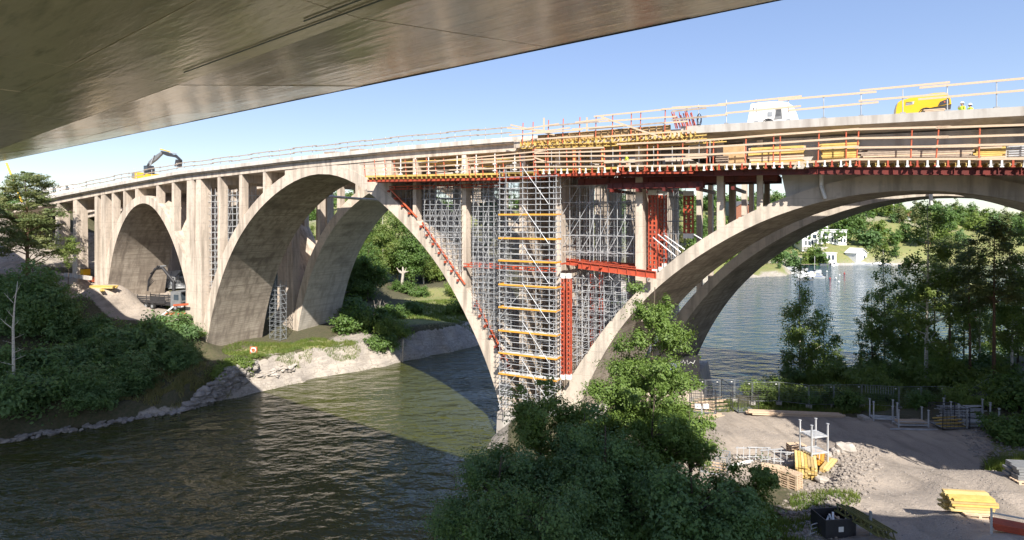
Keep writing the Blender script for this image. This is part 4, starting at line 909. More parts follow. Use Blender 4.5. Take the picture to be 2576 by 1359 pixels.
# ------------------------------------------------------------------ trees and plants
def leaves_mesh(name, C, Nrm, size, m, rg, aspect=.55):
    """one small rhombic leaf per centre"""
    n = len(C); Nrm = Nrm/np.linalg.norm(Nrm, axis=1)[:, None]
    a = rg.normal(size=(n, 3)); a -= (a*Nrm).sum(1)[:, None]*Nrm; a /= np.linalg.norm(a, axis=1)[:, None]
    b = np.cross(Nrm, a); s = (size*rg.uniform(.65, 1.35, n))[:, None]
    V = np.stack([C-a*s*.5, C+b*s*aspect*.5, C+a*s*.5, C-b*s*aspect*.5], 1).reshape(-1, 3)
    Q = np.arange(4*n).reshape(n, 4); return np_mesh(name, V, Q, m, False)
def tree_parts(rg, blobs, nclump, per, cr, leaf, mleaf, mbark, tr, base=(0,0,0), flat=.75, droop=0., limbs=26, aspect=.55, crown='crown', up=.7, straight=False, lean=(0,0)):
    """blobs: (x,y,z,rx,ry,rz) ellipsoids that make up the crown; returns (crown mesh, trunk mesh)"""
    B_ = np.array(blobs, float); wgt = (B_[:, 3]*B_[:, 4]*B_[:, 5])**.72; wgt /= wgt.sum()
    k = rg.choice(len(B_), nclump, p=wgt); d = rg.normal(size=(nclump, 3)); d /= np.linalg.norm(d, axis=1)[:, None]
    rad = rg.uniform(.25, 1, nclump)**.42
    cc = B_[k, :3]+d*rad[:, None]*B_[k, 3:]
    cc += rg.normal(size=cc.shape)*cr*.35
    csz = cr*rg.uniform(.3, 1.3, nclump)**1.1
    cid = np.repeat(np.arange(nclump), per)
    off = rg.normal(size=(nclump*per, 3))*.55; nn = np.linalg.norm(off, axis=1)[:, None]; off = off/np.maximum(nn, .6)*np.minimum(nn, 1.0)
    off[:, 2] *= flat
    along = (off*d[cid]).sum(1)[:, None]; off = off+along*d[cid]*rg.uniform(0, 1.3, nclump)[cid][:, None]
    C = cc[cid]+off*csz[cid][:, None]
    if droop: C[:, 2] -= rg.uniform(0, 1, len(C))**1.5*droop*rg.uniform(.3, 1, nclump)[cid]; 
    out = d[cid]*.6+off*.8; out[:, 2] += up; Nrm = out+rg.normal(size=C.shape)*.55
    me = leaves_mesh(crown, C, Nrm, leaf, mleaf, rg, aspect)
    b = MB(); top = B_[:, 2].max()+B_[np.argmax(B_[:, 2]), 5]*.5; ctr = B_[:, :2].mean(0)
    tp = []; nseg = 8; ph = rg.uniform(0, 6, 2)
    for i in range(nseg+1):
        t = i/nseg; wob = 0 if straight else .35*tr/.2
        x = base[0]+(ctr[0]-base[0])*t**1.4+wob*math.sin(ph[0]+t*5)*t*.5+lean[0]*t; y = base[1]+(ctr[1]-base[1])*t**1.4+wob*math.sin(ph[1]+t*4)*t*.5+lean[1]*t
        tp.append((x, y, base[2]-.4+(top-base[2]+.4)*t))
    rs = [tr*(1.25 if i == 0 else 1)*(1-.85*i/nseg) for i in range(nseg+1)]
    b.tube(tp, rs, 8)
    far = np.argsort(-rad)[:limbs*3]; pick = rg.choice(far, min(limbs, len(far)), replace=False)
    T = np.array(tp)
    for j in pick:
        e = cc[j]; hz = np.clip(e[2]-np.hypot(*(e[:2]-ctr))*.55, T[0, 2]+.25*(top-T[0, 2]), T[-1, 2]*.98)
        s0 = np.array([np.interp(hz, T[:, 2], T[:, q]) for q in range(3)])
        r0 = float(np.interp(hz, T[:, 2], rs))*.5; mid = (s0+e)/2+rg.normal(size=3)*.12*np.linalg.norm(e-s0); mid[2] += .06*np.linalg.norm(e-s0)
        q1 = (s0*2+mid)/3; b.tube([tuple(s0), tuple((s0+mid)/2), tuple(mid), tuple(e)], [r0, r0*.75, r0*.5, r0*.12+.008], 5, False)
    tm = b.mesh('trunk', mbark, True); return me, tm
def tree(name, label, group, loc, parts, rz=0., sc=1., cat='tree', crown='crown'):
    t = thing(name, label, cat, loc, rz, group); t.scale = (sc,)*3 if not isinstance(sc, tuple) else sc
    link(crown, parts[0], t); link('trunk', parts[1], t); return t
def rgen(k): return np.random.default_rng(k)
def rnd_blobs(rg, n, R_, z0, z1, r, top=.6):
    out = []
    for i in range(n):
        t = i/(n-1); z = z0+(z1-z0)*t; a = i*2.4+rg.uniform(0, 1); prof = max(.38, math.sin(math.pi*min(1, .2+t*.78))**.6*(1-(1-top)*t))
        out.append((R_*prof*math.cos(a)*rg.uniform(.5, 1), R_*prof*math.sin(a)*rg.uniform(.5, 1), z, r*prof*rg.uniform(.8, 1.25), r*prof*rg.uniform(.8, 1.25), r*prof*rg.uniform(.7, 1.)))
    return out
# -- near trees at the bottom of the picture
def near_tree(label, name, px, Y, top_py, zbase, R_, n, nclump, per, leaf, ml, mb, seed, z0f=.3, r=1.6, cr=.62, grp='trees growing in front of the pier', tr=.2, top=.6, droop=0):
    x = (px-CX)/F*Y; zt = EYE+(HZ-top_py)*Y/F; h = zt-zbase; rg = rgen(seed)
    bl = rnd_blobs(rg, n, R_, h*z0f, h-r*.75, r, top)
    bl = [(x_*rg.uniform(.8,1.3)+rg.normal()*.25, y_*rg.uniform(.8,1.3)+rg.normal()*.25, z_+rg.normal()*.3, a_*rg.uniform(.6,1.15), b_*rg.uniform(.6,1.15), c_*rg.uniform(.55,1.2)) for x_, y_, z_, a_, b_, c_ in bl]
    p = tree_parts(rg, bl, int(nclump*1.5), int(per*.72), cr*.85, leaf, M[ml], M[mb], tr, limbs=46, droop=droop)
    return tree(name, label, grp, (x, Y, zbase), p)
near_tree('tall lit oak in front of the right arch leg, top reaching its middle', 'oak_tree', 1643, 41, 692, 4.6, 2.8, 15, 560, 95, .17, 'leafoak', 'bark', 11, .28, 1.55, tr=.2, top=.5)
near_tree('lower sunlit oak left of the tall one, leaning over the pier foot', 'oak_tree', 1565, 41.5, 835, 4.3, 1.8, 9, 260, 95, .17, 'leafoak', 'bark', 12, .3, 1.2, tr=.13, top=.5)
near_tree('thin crowned oak right of the tall one with branches over the yard', 'oak_tree', 1735, 38, 1000, 4.8, 1.7, 7, 130, 70, .17, 'leafoak', 'bark', 13, .45, 1.0, cr=.5, tr=.12, top=.8)
near_tree('open airy tree right in front of the scaffold foot at the waterside', 'maple_tree', 1365, 39, 940, 3.4, 3.0, 11, 300, 80, .17, 'leafoak', 'bark', 14, .4, 1.15, cr=.55, tr=.14, top=.75)
near_tree('dark spreading maple overhanging the water at the bottom of the picture', 'maple_tree', 1250, 33, 1095, 4.2, 3.0, 11, 430, 95, .16, 'leafdark', 'bark', 15, .2, 1.9, tr=.2, top=.8)
near_tree('dark maple cut by the lower picture edge left of the rowan', 'maple_tree', 1370, 28, 1150, 4.4, 2.8, 10, 400, 95, .155, 'leafdark', 'bark', 16, .2, 1.7, tr=.18, top=.8)
near_tree('broad dark green crown in the middle of the lower edge', 'maple_tree', 1520, 33, 1040, 4.8, 3.1, 11, 470, 95, .16, 'leafdark', 'bark', 17, .2, 1.8, tr=.2, top=.8)
near_tree('large dark lime with heavy leaves near the yard corner', 'lime_tree', 1730, 30, 1120, 5.4, 2.5, 10, 330, 70, .21, 'leafdark', 'bark', 18, .15, 1.6, tr=.18, top=.8)
near_tree('lowest dark crown touching the water side of the lower edge', 'maple_tree', 1170, 27.5, 1245, 3.8, 2.2, 8, 300, 95, .155, 'leafdark', 'bark', 19, .2, 1.5, tr=.14, top=.8)
near_tree('rowan with scattered red berries beside the pallets', 'rowan_tree', 1895, 34, 1178, 5.3, 1.3, 8, 150, 80, .16, 'leafoak', 'bark', 20, .3, .85, cr=.5, tr=.08, top=.8)
near_tree('small dark tree between the lime and the gravel heap', 'maple_tree', 1850, 28, 1270, 6.2, 1.4, 7, 200, 90, .16, 'leafdark', 'bark', 21, .2, 1.1, tr=.1, top=.9)
near_tree('half shaded oak filling the gap under the tall lit oak', 'oak_tree', 1640, 37, 930, 4.8, 2.9, 11, 400, 90, .17, 'leafoak', 'bark', 22, .2, 1.4, tr=.15, top=.7)
near_tree('half shaded oak in front of the concrete footing', 'oak_tree', 1450, 36, 1010, 4.2, 2.4, 9, 300, 90, .17, 'leafdark', 'bark', 23, .2, 1.3, tr=.14, top=.8)
near_tree('bushy oak between the lit oaks and the pier foot', 'oak_tree', 1480, 44, 985, 3.6, 1.5, 8, 130, 80, .18, 'leafoak', 'bark', 24, .25, 1.1, tr=.12, top=.8)
near_tree('lit bush at the foot of the near trees beside the fenced crate', 'shrub', 1800, 36.5, 1195, 4.9, 1.0, 5, 70, 70, .16, 'leaf', 'bark', 25, .2, .8, tr=.05, top=.9)
# -- left bank undergrowth: dark maples below the bridge
lb = []
for k in range(4):
    rg = rgen(40+k); lb.append(tree_parts(rg, rnd_blobs(rg, 9, 2.6, 1.0, 5.6, 1.9, .75), 230, 60, .85, .30, M['leafdark'], M['bark'], .14, limbs=22))
lab_l = ['dark maple at the far left edge below the pine', 'tall dark tree behind the bare birch', 'dark maple just right of the bare birch', 'round dark maple above the shore rocks', 'dark maple in the middle of the left thicket', 'dark maple bordering the gravel road', 'dark maple whose top hides the road edge', 'dark maple below the parked truck', 'dark shrub like maple at the stone wall', 'dark maple beside the retaining block', 'lowest dark maple at the left shore', 'dark maple right above the grassy shore slope', 'small dark maple in front of the pier foot', 'dark crown at the left edge close to the water', 'dark maple behind the middle of the thicket', 'dark maple just under the left hillside', 'tall dark crown left of the road bend', 'dark maple in the front row of the left thicket']
for k, (px, py, s_) in enumerate(((20,680,1.15), (85,640,1.1), (118,700,.95), (150,860,1.0), (230,845,1.05), (245,795,.8), (330,812,.9), (415,832,.7), (455,870,.8), (470,905,.6), (60,930,1.0), (330,890,.95), (440,835,.7), (15,850,1.05), (300,830,1.0), (60,720,1.0), (170,770,.8), (230,920,.9))):
    # py = crown top in the photograph
    Yg = {0:86,1:84,2:82,3:73,4:75,5:84,6:81,7:82,8:78,9:80,10:66,11:73,12:81,13:70,14:79,15:81,16:84,17:68}[k]
    x = (px-CX)/F*Yg; z = gz(x, Yg); zt = EYE+(HZ-py)*Yg/F; s2 = max(.5, (zt-z)/6.9)
    tree('maple_tree', lab_l[k], 'dark trees on the left bank', (x, Yg, z-.1), lb[k % 4], k*1.3, (s2*1.15*s_/max(s2,.9)*s2 if False else max(s2, s_*.9), max(s2, s_*.9), s2))
LS = ['below the dead birch', 'right of the dead birch', 'above the lit shore patch', 'at the lower rim of the thicket', 'in the middle of the thicket', 'uphill in the thicket', 'beside the pier corner', 'in front of the lorry', 'beside the end of the gravel road', 'between two maples left of centre', 'at the left edge by the water', 'behind the dead birch', 'near the retaining block', 'cut by the left picture edge', 'under the kerb by the pier', 'high in the left thicket']
rg = rgen(60); lowp = tree_parts(rg, [(0,0,.7,1.2,1.2,.7), (.7,.5,.6,.8,.8,.5), (-.7,-.3,.6,.9,.8,.5)], 60, 50, .5, .2, M['leafdark'], M['bark'], .05, limbs=6)
for k, (px, py) in enumerate(((60,1030), (120,1000), (200,985), (270,965), (345,930), (400,900), (470,850), (380,880), (300,880), (190,860), (30,990), (130,940), (445,930), (0,1000), (420,850), (180,930))):
    h = hit(px, py); tree('shrub', 'low dark shrub on the left bank, '+LS[k], 'low shrubs of the left bank', (h.x, h.y, h.z), lowp, k*.9, 1.3+.5*((k*7) % 3), 'shrub')
rg = rgen(61); lit = tree_parts(rg, [(0,0,.8,1.5,1.3,.8), (1.1,.3,.7,.9,.9,.6), (-1.,-.3,.8,1.,.9,.6)], 80, 70, .5, .17, M['leafyel'], M['bark'], .06, limbs=8)
for k, (px, py, s_, lab) in enumerate(((600,935,1.2,'bright green bush at the foot of the middle arch'), (555,950,1.0,'bright green bush over the stone wall'), (640,905,.5,'small green bush beside the lifebuoy stand'), (30,985,.9,'patch of sunlit leaves low in the dark left thicket'), (400,812,.4,'sunlit bush in front of the truck'), (440,838,.9,'sunlit bush along the white kerb under the pier'), (500,850,.5,'small bush against the pier corner'))):
    h = hit(px, py); tree('shrub', lab, None, (h.x, h.y, h.z), lit, k*1.7, s_, 'shrub')
# dead birch
Yb = 67.; xb_ = (33-CX)/F*Yb; zb_ = gz(xb_, Yb)
for q_ in range(3): tree('shrub', ['dark bush hiding the foot of the dead birch', 'dark bush left of the dead birch foot', 'dark bush right of the dead birch foot'][q_], 'low shrubs of the left bank', (xb_+(-0, -2.6, 2.6)[q_], Yb-1.6, gz(xb_+(-0, -2.6, 2.6)[q_], Yb-1.6)), lowp, q_, 2.4, 'shrub')
t = thing('dead_birch', 'bare dead white birch in front of the dark left thicket', 'tree', (xb_, Yb, zb_))
Hh = (EYE+(HZ-708)*Yb/F)-zb_
b = MB().tube([(0,0,-.3), (.05,0,Hh*.3), (-.05,.05,Hh*.6), (.15,0,Hh*.8), (.5,0,Hh)], [.17,.15,.12,.07,.02], 8); b.obj('trunk', M['birchbark'], t, True)
for z_, dx, dz, rr in ((.82,-.9,1.2,.04), (.86,.7,1.6,.035), (.6,-1.8,1.3,.05), (.62,.6,.8,.035), (.4,1.6,.7,.03), (.34,1.5,.6,.03), (.3,-1.5,.5,.03), (.22,-1.3,.35,.025), (.48,-.9,.4,.025), (.52,1.1,.5,.025), (.7,-.9,.9,.035), (.26,.9,.2,.02)):
    b = MB(); y_ = jr.uniform(-.5,.5); p0 = (0, 0, Hh*z_); p1 = (dx*.6, y_*.5, Hh*z_+dz*.55); p2 = (dx, y_, Hh*z_+dz)
    b.tube([p0, p1, p2], [rr, rr*.6, .008], 5, False); b.tube([p1, (dx*.5, y_, Hh*z_+dz*1.1)], [rr*.4, .006], 4, False); b.obj('branch', M['birchbark'], t)
# pine on the left
def pine_parts(seed, H_, cz0, R_, nb, nclump, per, leaf, tr, flat=.3, mb='pinebark', cr=.9):
    rg = rgen(seed); bl = []
    for i in range(nb):
        t_ = (i+.5)/nb; z = cz0+(H_-cz0-.6)*t_; a = i*2.4+rg.uniform(0, .8); rr = R_*(1-.5*t_**2)*rg.uniform(.35, .85)
        bl.append((rr*math.cos(a), rr*math.sin(a), z, R_*.42*(1.05-.4*t_), R_*.42*(1.05-.4*t_), .45))
    bl.append((0,0,H_-.5,R_*.4,R_*.4,.5))
    return tree_parts(rg, bl, nclump, per, cr, leaf, M['needle'], M[mb], tr, flat=flat, limbs=36, aspect=.35, up=.9)
h = hit(66, 690); Yp = 94.; x = (68-CX)/F*Yp; z = gz(x, Yp); Ht = EYE+(HZ-436)*Yp/F-z
pp = pine_parts(70, Ht, Ht*.34, 5.8, 24, 520, 75, .34, .32, flat=.3, cr=.95)
tree('pine_tree', 'old pine with flat layered boughs at the left edge beside the bridge end', None, (x, Yp, z-.2), pp, .5)
x = (171-CX)/F*96; z = gz(x, 96)
rg = rgen(71); tree('birch_tree', 'thin young birch in front of the first bridge column', None, (x, 96, z), tree_parts(rg, [(0,0,7.2,1.3,1.2,1.8),(.5,.2,9,1,1,1.2)], 60, 45, .5, .22, M['leafbirch'], M['bark'], .07, limbs=10), 0)

# -- trees behind the bridges, seen under the middle arch
mid = []
for k in range(3):
    rg = rgen(80+k); mid.append(tree_parts(rg, rnd_blobs(rg, 10, 2.4, 3.0, 12.6, 1.9, .55), 230, 55, .95, .34, M['leafbirch' if k != 1 else 'leaf'], M['birchbark' if k != 1 else 'bark'], .17, limbs=26, droop=.8))
bush = []
for k in range(2):
    rg = rgen(90+k); bush.append(tree_parts(rg, [(0,0,1.,1.6,1.5,1.1), (1.2,.4,.8,1.1,1.1,.8), (-1.1,-.4,.9,1.2,1.1,.8)], 90, 50, .6, .25, M['leafyel' if k else 'leaf'], M['bark'], .06, limbs=8))
labs = ['birch left of the group behind the middle arch', 'tall birch behind the wooden house', 'leafy tree just right of the wooden house', 'birch in the middle of the group behind the middle arch', 'birch with a white forked stem under the arch crown', 'dense tree behind the dead stump', 'birch close to the inner side of the right arch leg', 'tree high behind the arch shoulder', 'tree between the two bridges above the pipe', 'dark tree beside the second bridge column', 'leafy tree at the back of the lit meadow', 'tree behind the arch legs at the meadow edge']
for k, (px, top, Y, s_) in enumerate(((905,545,131,1.), (935,520,136,1.1), (965,535,128,1.), (1000,515,134,1.15), (1035,530,130,1.), (1065,545,136,1.), (1105,560,142,1.1), (1140,570,146,1.1), (905,430,150,1.5), (780,560,140,1.1), (1080,590,150,1.3), (1150,600,140,1.))):
    Y += 16 if px > 890 else 0
    x = (px-CX)/F*Y; z = gz(x, Y); Ht = EYE+(HZ-top)*Y/F-z; q = Ht/13.8
    tree('birch_tree' if k % 3 != 1 else 'broadleaf_tree', labs[k], 'trees behind the middle arch', (x, Y, z), mid[k % 3], k*1.1, (q*.95, q*.95, q))
for k_, (px_, t_, Y_) in enumerate(((893,585,128), (925,600,126))):
    x_ = (px_-CX)/F*Y_; z_ = gz(x_, Y_); q_ = (EYE+(HZ-t_)*Y_/F-z_)/13.8
    tree('broadleaf_tree', ['leafy tree shading the left end of the wooden house', 'leafy tree in front of the right end of the wooden house'][k_], 'trees behind the middle arch', (x_, Y_, z_), mid[1], k_+.5, (q_*1.2, q_*1.2, q_))
labs = ['rounded bush at the left end of the lit meadow', 'bush under the wooden house', 'dark bush below the wooden house near the arch', 'bush beside the dead stump', 'big light green bush behind the meadow path', 'second light green bush behind the meadow path', 'light green bush against the right arch leg', 'bush on the shaded bank below the path', 'bush hanging over the shaded shore rocks', 'bush at the foot of the farther arch', 'low bush at the top of the shaded bank', 'bush right of the lit meadow', 'bush halfway down the shaded bank', 'leafy bush beside the bleached dead branches', 'pale green bush on the lit bank strip']
for k, (px, py, s_) in enumerate(((1050,745,1.2), (905,750,1.8), (885,800,1.9), (1010,735,1.3), (1090,700,2.2), (1120,705,2.0), (1150,745,1.6), (990,800,1.3), (960,880,1.2), (880,830,1.6), (1040,790,1.2), (1160,790,1.4), (930,830,1.9), (975,845,1.2), (1005,850,1.1))):
    h = hit(px, py); tree('shrub', labs[k], 'bushes behind the middle arch', (h.x, h.y, h.z-.1), bush[(k in (4,5,6,11,14,13))*1], k*.8, s_, 'shrub')
def deadbranch(label, px, py, n, L, sp):
    h = hit(px, py); t = thing('dead_branches', label, 'dead wood', (h.x, h.y, h.z))
    for i in range(n):
        a = jr.uniform(-1, 1)*sp; q = jr.uniform(.5, 1)*L; y = jr.uniform(-.4, .4)*L; p2 = (math.sin(a)*q, y, math.cos(a)*q)
        b = MB().tube([(0,0,0), (p2[0]*.5+jr.uniform(-.1,.1), y*.4, p2[2]*.55), p2], [.07,.04,.01], 5, False)
        for _ in range(3): f_ = jr.uniform(.4,.9); b.tube([tuple(c*f_ for c in p2), (p2[0]*f_+jr.uniform(-.6,.6), y+jr.uniform(-.4,.4), p2[2]*f_+jr.uniform(.2,.9))], [.025,.008], 4, False)
        b.obj('branch', M['deadwood'], t)
deadbranch('bleached dead branches sticking up from the shaded bank', 950, 800, 14, 3.6, 1.1)
deadbranch('white driftwood branches hanging in the water at the shaded rocks', 1008, 912, 6, 2.0, 1.6)
h = hit(1013, 912); o = rod('dead_tree', (h.x, h.y, h.z), (h.x+.1, h.y, h.z+3.6), .12, 'deadwood'); tag(o, 'thin bleached dead trunk standing at the shaded waterline', 'dead wood')
h = hit(1012, 735); t = thing('tree_stump', 'tall dead stump with broken arms behind the lit meadow', 'tree stump', tuple(h))
MB().tube([(0,0,-.2),(0,0,2.6),(.2,0,4.6),(.1,0,5.8)], [.42,.36,.28,.1], 8).obj('trunk', M['deadwood'], t, True)
for d in ((-1.3,0,5.6), (1.4,0,4.7), (-.7,.3,5.0), (.9,.2,5.6)): MB().tube([(.15,0,4.2),(d[0]*.5,d[1],4.6),d], [.22,.16,.07], 6).obj('broken_limb', M['deadwood'], t)

# -- right hand group beyond the fence
rb = []
for k in range(3):
    rg = rgen(100+k); rb.append(tree_parts(rg, rnd_blobs(rg, 13, 2.2, 4.5, 17.2, 1.35, .5), 190, 58, .66, .24, M['leafbirch'], M['birchbark'], .16, limbs=46, droop=.9 if k != 2 else 1.6))
rp = [pine_parts(110+k, 19., 10.5, 2.8, 15, 190, 66, .3, .2, mb='pinebark', cr=.8, flat=.5) for k in range(2)]
rd = []
for k in range(2):
    rg = rgen(115+k); rd.append(tree_parts(rg, rnd_blobs(rg, 12, 2.7, 2.0, 11.5, 1.5, .6), 150, 58, .68, .25, M['leaf' if k == 0 else 'leafyel'], M['bark'], .14, limbs=34))
RT = [('birch_tree','weeping birch standing alone beside the fence, left of the right hand wood',2012,668,67,rb,2,1.0), ('broadleaf_tree','rounder lighter tree right behind the weeping birch',2075,775,70,rd,1,.9),
      ('broadleaf_tree','bushy tree between the weeping birch and the wood',2105,860,66,rd,1,.7), ('birch_tree','tall birch with white trunk and yellowish top in the right hand wood',2330,535,62,rb,0,1.1),
      ('birch_tree','birch at the left rim of the right hand wood',2225,640,68,rb,1,1.0), ('broadleaf_tree','dark leafy tree at the left rim of the wood over the water',2195,740,66,rd,1,.9),
      ('pine_tree','pine with the darkest trunk in the right hand wood',2390,600,64,rp,0,1.), ('pine_tree','slender pine right of the white trunked birch',2440,620,61,rp,1,1.),
      ('pine_tree','stout pine trunk near the right picture edge',2500,560,58,rp,0,1.1), ('birch_tree','birch leaning beside the stout pine trunk',2545,600,60,rb,1,1.),
      ('broadleaf_tree','green tree filling the wood behind the white trunk',2290,700,68,rd,1,1.1), ('broadleaf_tree','dark leafy tree between the pines',2425,720,68,rd,1,.9),
      ('birch_tree','birch at the right picture edge with bright leaves',2600,540,62,rb,0,1.1), ('broadleaf_tree','tree low behind the right picture edge',2560,700,66,rd,1,1.1),
      ('pine_tree','pine standing back in the wood toward the bay',2350,640,72,rp,1,1.), ('broadleaf_tree','small tree low in front of the water, right of the weeping birch',2165,900,63,rd,1,.5), ('birch_tree','thin birch between the two middle pines',2465,640,66,rb,2,.9),
      ('broadleaf_tree','young tree behind the fence with the green panel',2240,880,61,rd,0,.7), ('broadleaf_tree','young tree behind the fence at the stacked barriers',2400,900,60,rd,1,.6), ('broadleaf_tree','young tree behind the fence near the earth bank',2520,890,58,rd,1,.7),
      ('broadleaf_tree','low leafy tree leaning over the fence left of the timber beams',1975,900,64.5,rd,0,.6), ('broadleaf_tree','sunlit green tree deep in the right hand wood',2490,780,74,rd,1,1.2), ('broadleaf_tree','broad sunlit tree at the far right of the wood',2590,790,72,rd,1,1.3), ('broadleaf_tree','dark tree at the shore between birch and pine',2270,790,71,rd,1,.8)]
hts = {id(rb): 16.6, id(rp): 19.0, id(rd): 12.0}
for k, (nm, lab, px, top, Y, lst, q, s_) in enumerate(RT):
    Y += 12.5 if Y > 62.5 else 7
    x = (px-CX)/F*Y; z = gz(x, Y); Ht = EYE+(HZ-top)*Y/F-z; v = Ht/hts[id(lst)]; hs = max(v, .55)*s_
    tree(nm, lab, 'wood beyond the fence', (x, Y, z-.1), lst[q % len(lst)], k*1.37, (hs, hs, v))
SL = ['pale leafy shrub against the fence left of the long beams', 'shrub behind the fence over the long beams', 'dark shrub behind the fence right of the long beams', 'leafy shrub where the fence meets the water view', 'shrub behind the barred fence panel', 'shrub at the foot of the white trunked birch', 'shrub behind the tube racks', 'bramble mound on the shaded earth bank', 'bush at the right picture edge above the tall grass', 'bush at the upper end of the earth bank', 'bush filling the right picture edge by the fence']
for k, (px, py, s_) in enumerate(((1960,1035,1.0), (2040,1040,.8), (2120,1045,1.0), (1900,1015,.7), (2230,1030,.6), (2330,1040,.7), (2440,1045,.8), (2530,1100,.8), (2570,1120,1.0), (2545,1050,1.), (2590,1060,1.3))):
    h = hit(px, py); dy = 2.6 if py < 1080 else 0
    X, Y_ = h.x+dy*.45, h.y+dy; tree('shrub', SL[k], 'shrubs along the yard fence', (X, Y_, gz(X, Y_)), bush[0] if k % 3 else bush[1], k*.7, s_, 'shrub')
for k, (x, y, s_, f_) in enumerate(((31,70,.8,1),(34.5,73,.8,0),(39,72,1.0,1),(44,74,1.1,1),(48.5,71,1.3,1),(53,74,1.5,1),(36,77.5,.7,1),(42,79,.8,1),(48,79,.9,1),(55,80,1.6,1),(40.5,66.5,1.3,1),(49,66,1.5,1),(56,69,1.6,0))):
    tree('shrub', ['light bush at the shore left of the right hand wood','dark bush at the shore under the dark leafy tree','light bush below the birch at the left rim of the wood','light bush behind the white trunked birch','dark bush between the middle pines','light bush behind the stout pine','waterside bush at the left of the wood','dark waterside bush in the middle of the wood','light waterside bush between the pines','light waterside bush by the right edge','light bush just behind the fence at the tube racks','light bush just behind the fence at the pine trunks','dark bush at the right edge behind the fence'][k], 'undergrowth in the right hand wood', (x, y, gz(x, y)-.1), bush[f_], k*1.1, s_, 'shrub')
# unseen pines added outside the right edge to throw the yard's shaded band
rg = rgen(130); sp = tree_parts(rg, rnd_blobs(rg, 14, 2.6, 14.5, 26, 1.9, .8), 380, 60, 1.3, .7, M['needle'], M['pinebark'], .26, limbs=30)
for k, (x, y) in enumerate(((33,28.5), (37,27), (40,28), (45,26.5), (50,28), (56,26), (37.5,31), (43,31.5), (49,31.5))):
    tree('pine_tree', ['added shade pine just beyond the lower right picture edge', 'second added shade pine right of the view', 'third added shade pine right of the view', 'fourth added shade pine right of the view', 'fifth added shade pine right of the view', 'last added shade pine in the row right of the view', 'left added shade pine of the back row right of the view', 'middle added shade pine of the back row right of the view', 'right added shade pine of the back row right of the view'][k], 'unseen pines added to shade the yard', (x, y, gz(x, y)), sp, k*1.9, (1, 1, 1.))

# -- grass
def grass(name, label, area, n, hgt, m, seed, inside=None, wd=.03):
    rg = rgen(seed); cx, cy, rx, ry = area; a = rg.uniform(0, 6.283, n); q = np.sqrt(rg.uniform(0, 1, n)); P = np.column_stack([cx+rx*q*np.cos(a), cy+ry*q*np.sin(a)])
    cl = vnoise(P, 1.3)+vnoise(P+20, .5)*.6; P = P[cl > -.25]; z = height(P); P, z = P[z > .15], z[z > .15]; n = len(P)
    h_ = hgt*rg.uniform(.4, 1.2, n); d = rg.normal(size=(n, 2))*.35*h_[:, None]; w_ = rg.normal(size=(n, 2)); w_ = w_/np.linalg.norm(w_, axis=1)[:, None]*wd
    V0 = np.column_stack([P-w_, z-.02]); V1 = np.column_stack([P+w_, z-.02]); V2 = np.column_stack([P+d, z+h_])
    V = np.stack([V0, V1, V2], 1).reshape(-1, 3); o = link(name, np_mesh(name, V, np.arange(3*n).reshape(n, 3), m, False)); tag(o, label, 'grass', None, 'stuff')
grass('grass', 'sunlit green grass on the rock ledge under the middle arch', (-36, 88, 6.5, 4.2), 9000, .4, M['grass'], 1)
grass('grass', 'green grass patch on the ledge toward the farther arch', (-28.5, 92.5, 5, 3.), 6000, .4, M['grass'], 2)
grass('dry_grass', 'dry grass on the shaded slope above the shore stones', (-45, 76, 9, 3.5), 9000, .5, M['straw'], 3)
grass('grass', 'tall grass tuft on the rim at the right edge of the yard', (36.2, 41.3, 3.2, 1.5), 5200, .9, M['grass'], 4)
grass('grass', 'grass strip between the pallets and the gravel heap', (18.6, 35.6, 1.7, 2.4), 1500, .38, M['grass'], 5)
grass('grass', 'lit meadow grass behind the middle arch', (-12, 122, 11, 13), 16000, .45, M['grass'], 6, wd=.05)
grass('dry_grass', 'weeds along the foot of the yard fence', (30, 58.8, 15, 2.2), 9000, .5, M['grass'], 7)
grass('ground_cover', 'tall undergrowth on the shore slope beneath the right hand wood', (42, 72, 17, 9.5), 26000, .8, M['grass'], 10, wd=.06)
grass('dry_grass', 'brown grass under the rim of the left thicket', (-47, 73.5, 12, 3.2), 9000, .6, M['straw'], 11, wd=.04)
grass('grass', 'green weeds at the lower end of the gravel heap', (14, 31., 2., 2.2), 2500, .45, M['grass'], 8)
grass('grass', 'weeds between truck and pier on the left bank', (-52, 99, 5, 4), 3500, .4, M['grass'], 9)

# ------------------------------------------------------------------ the far shore
fr = rgen(200)
def far_proto(seed, kind):
    rg = rgen(seed)
    if kind == 0: bl = rnd_blobs(rg, 7, 1.7, 1.6, 7.2, 1.6, .6); return tree_parts(rg, bl, 70, 26, .9, .62, M['leaf'], M['bark'], .14, limbs=6)
    if kind == 1: bl = rnd_blobs(rg, 6, 1.9, 1.2, 5.4, 1.7, .8); return tree_parts(rg, bl, 70, 26, .9, .62, M['leafyel'], M['bark'], .14, limbs=6)
    if kind == 2: bl = rnd_blobs(rg, 7, 1.4, 3., 9.4, 1.3, .55); return tree_parts(rg, bl, 60, 24, .8, .55, M['needle'], M['pinebark'], .13, limbs=8, flat=.5)
    bl = rnd_blobs(rg, 6, 1.8, 1.0, 6.5, 1.7, .7); return tree_parts(rg, bl, 75, 26, .9, .6, M['leafdark'], M['bark'], .14, limbs=5)
FP = [far_proto(210+k, k % 4) for k in range(6)]
far_list = []; n = 0; houses_zone = [(160,296,14,12), (172,300,18,14), (190,298,14,12), (138,294,9,9), (97,240,12,8)]
tries = 0
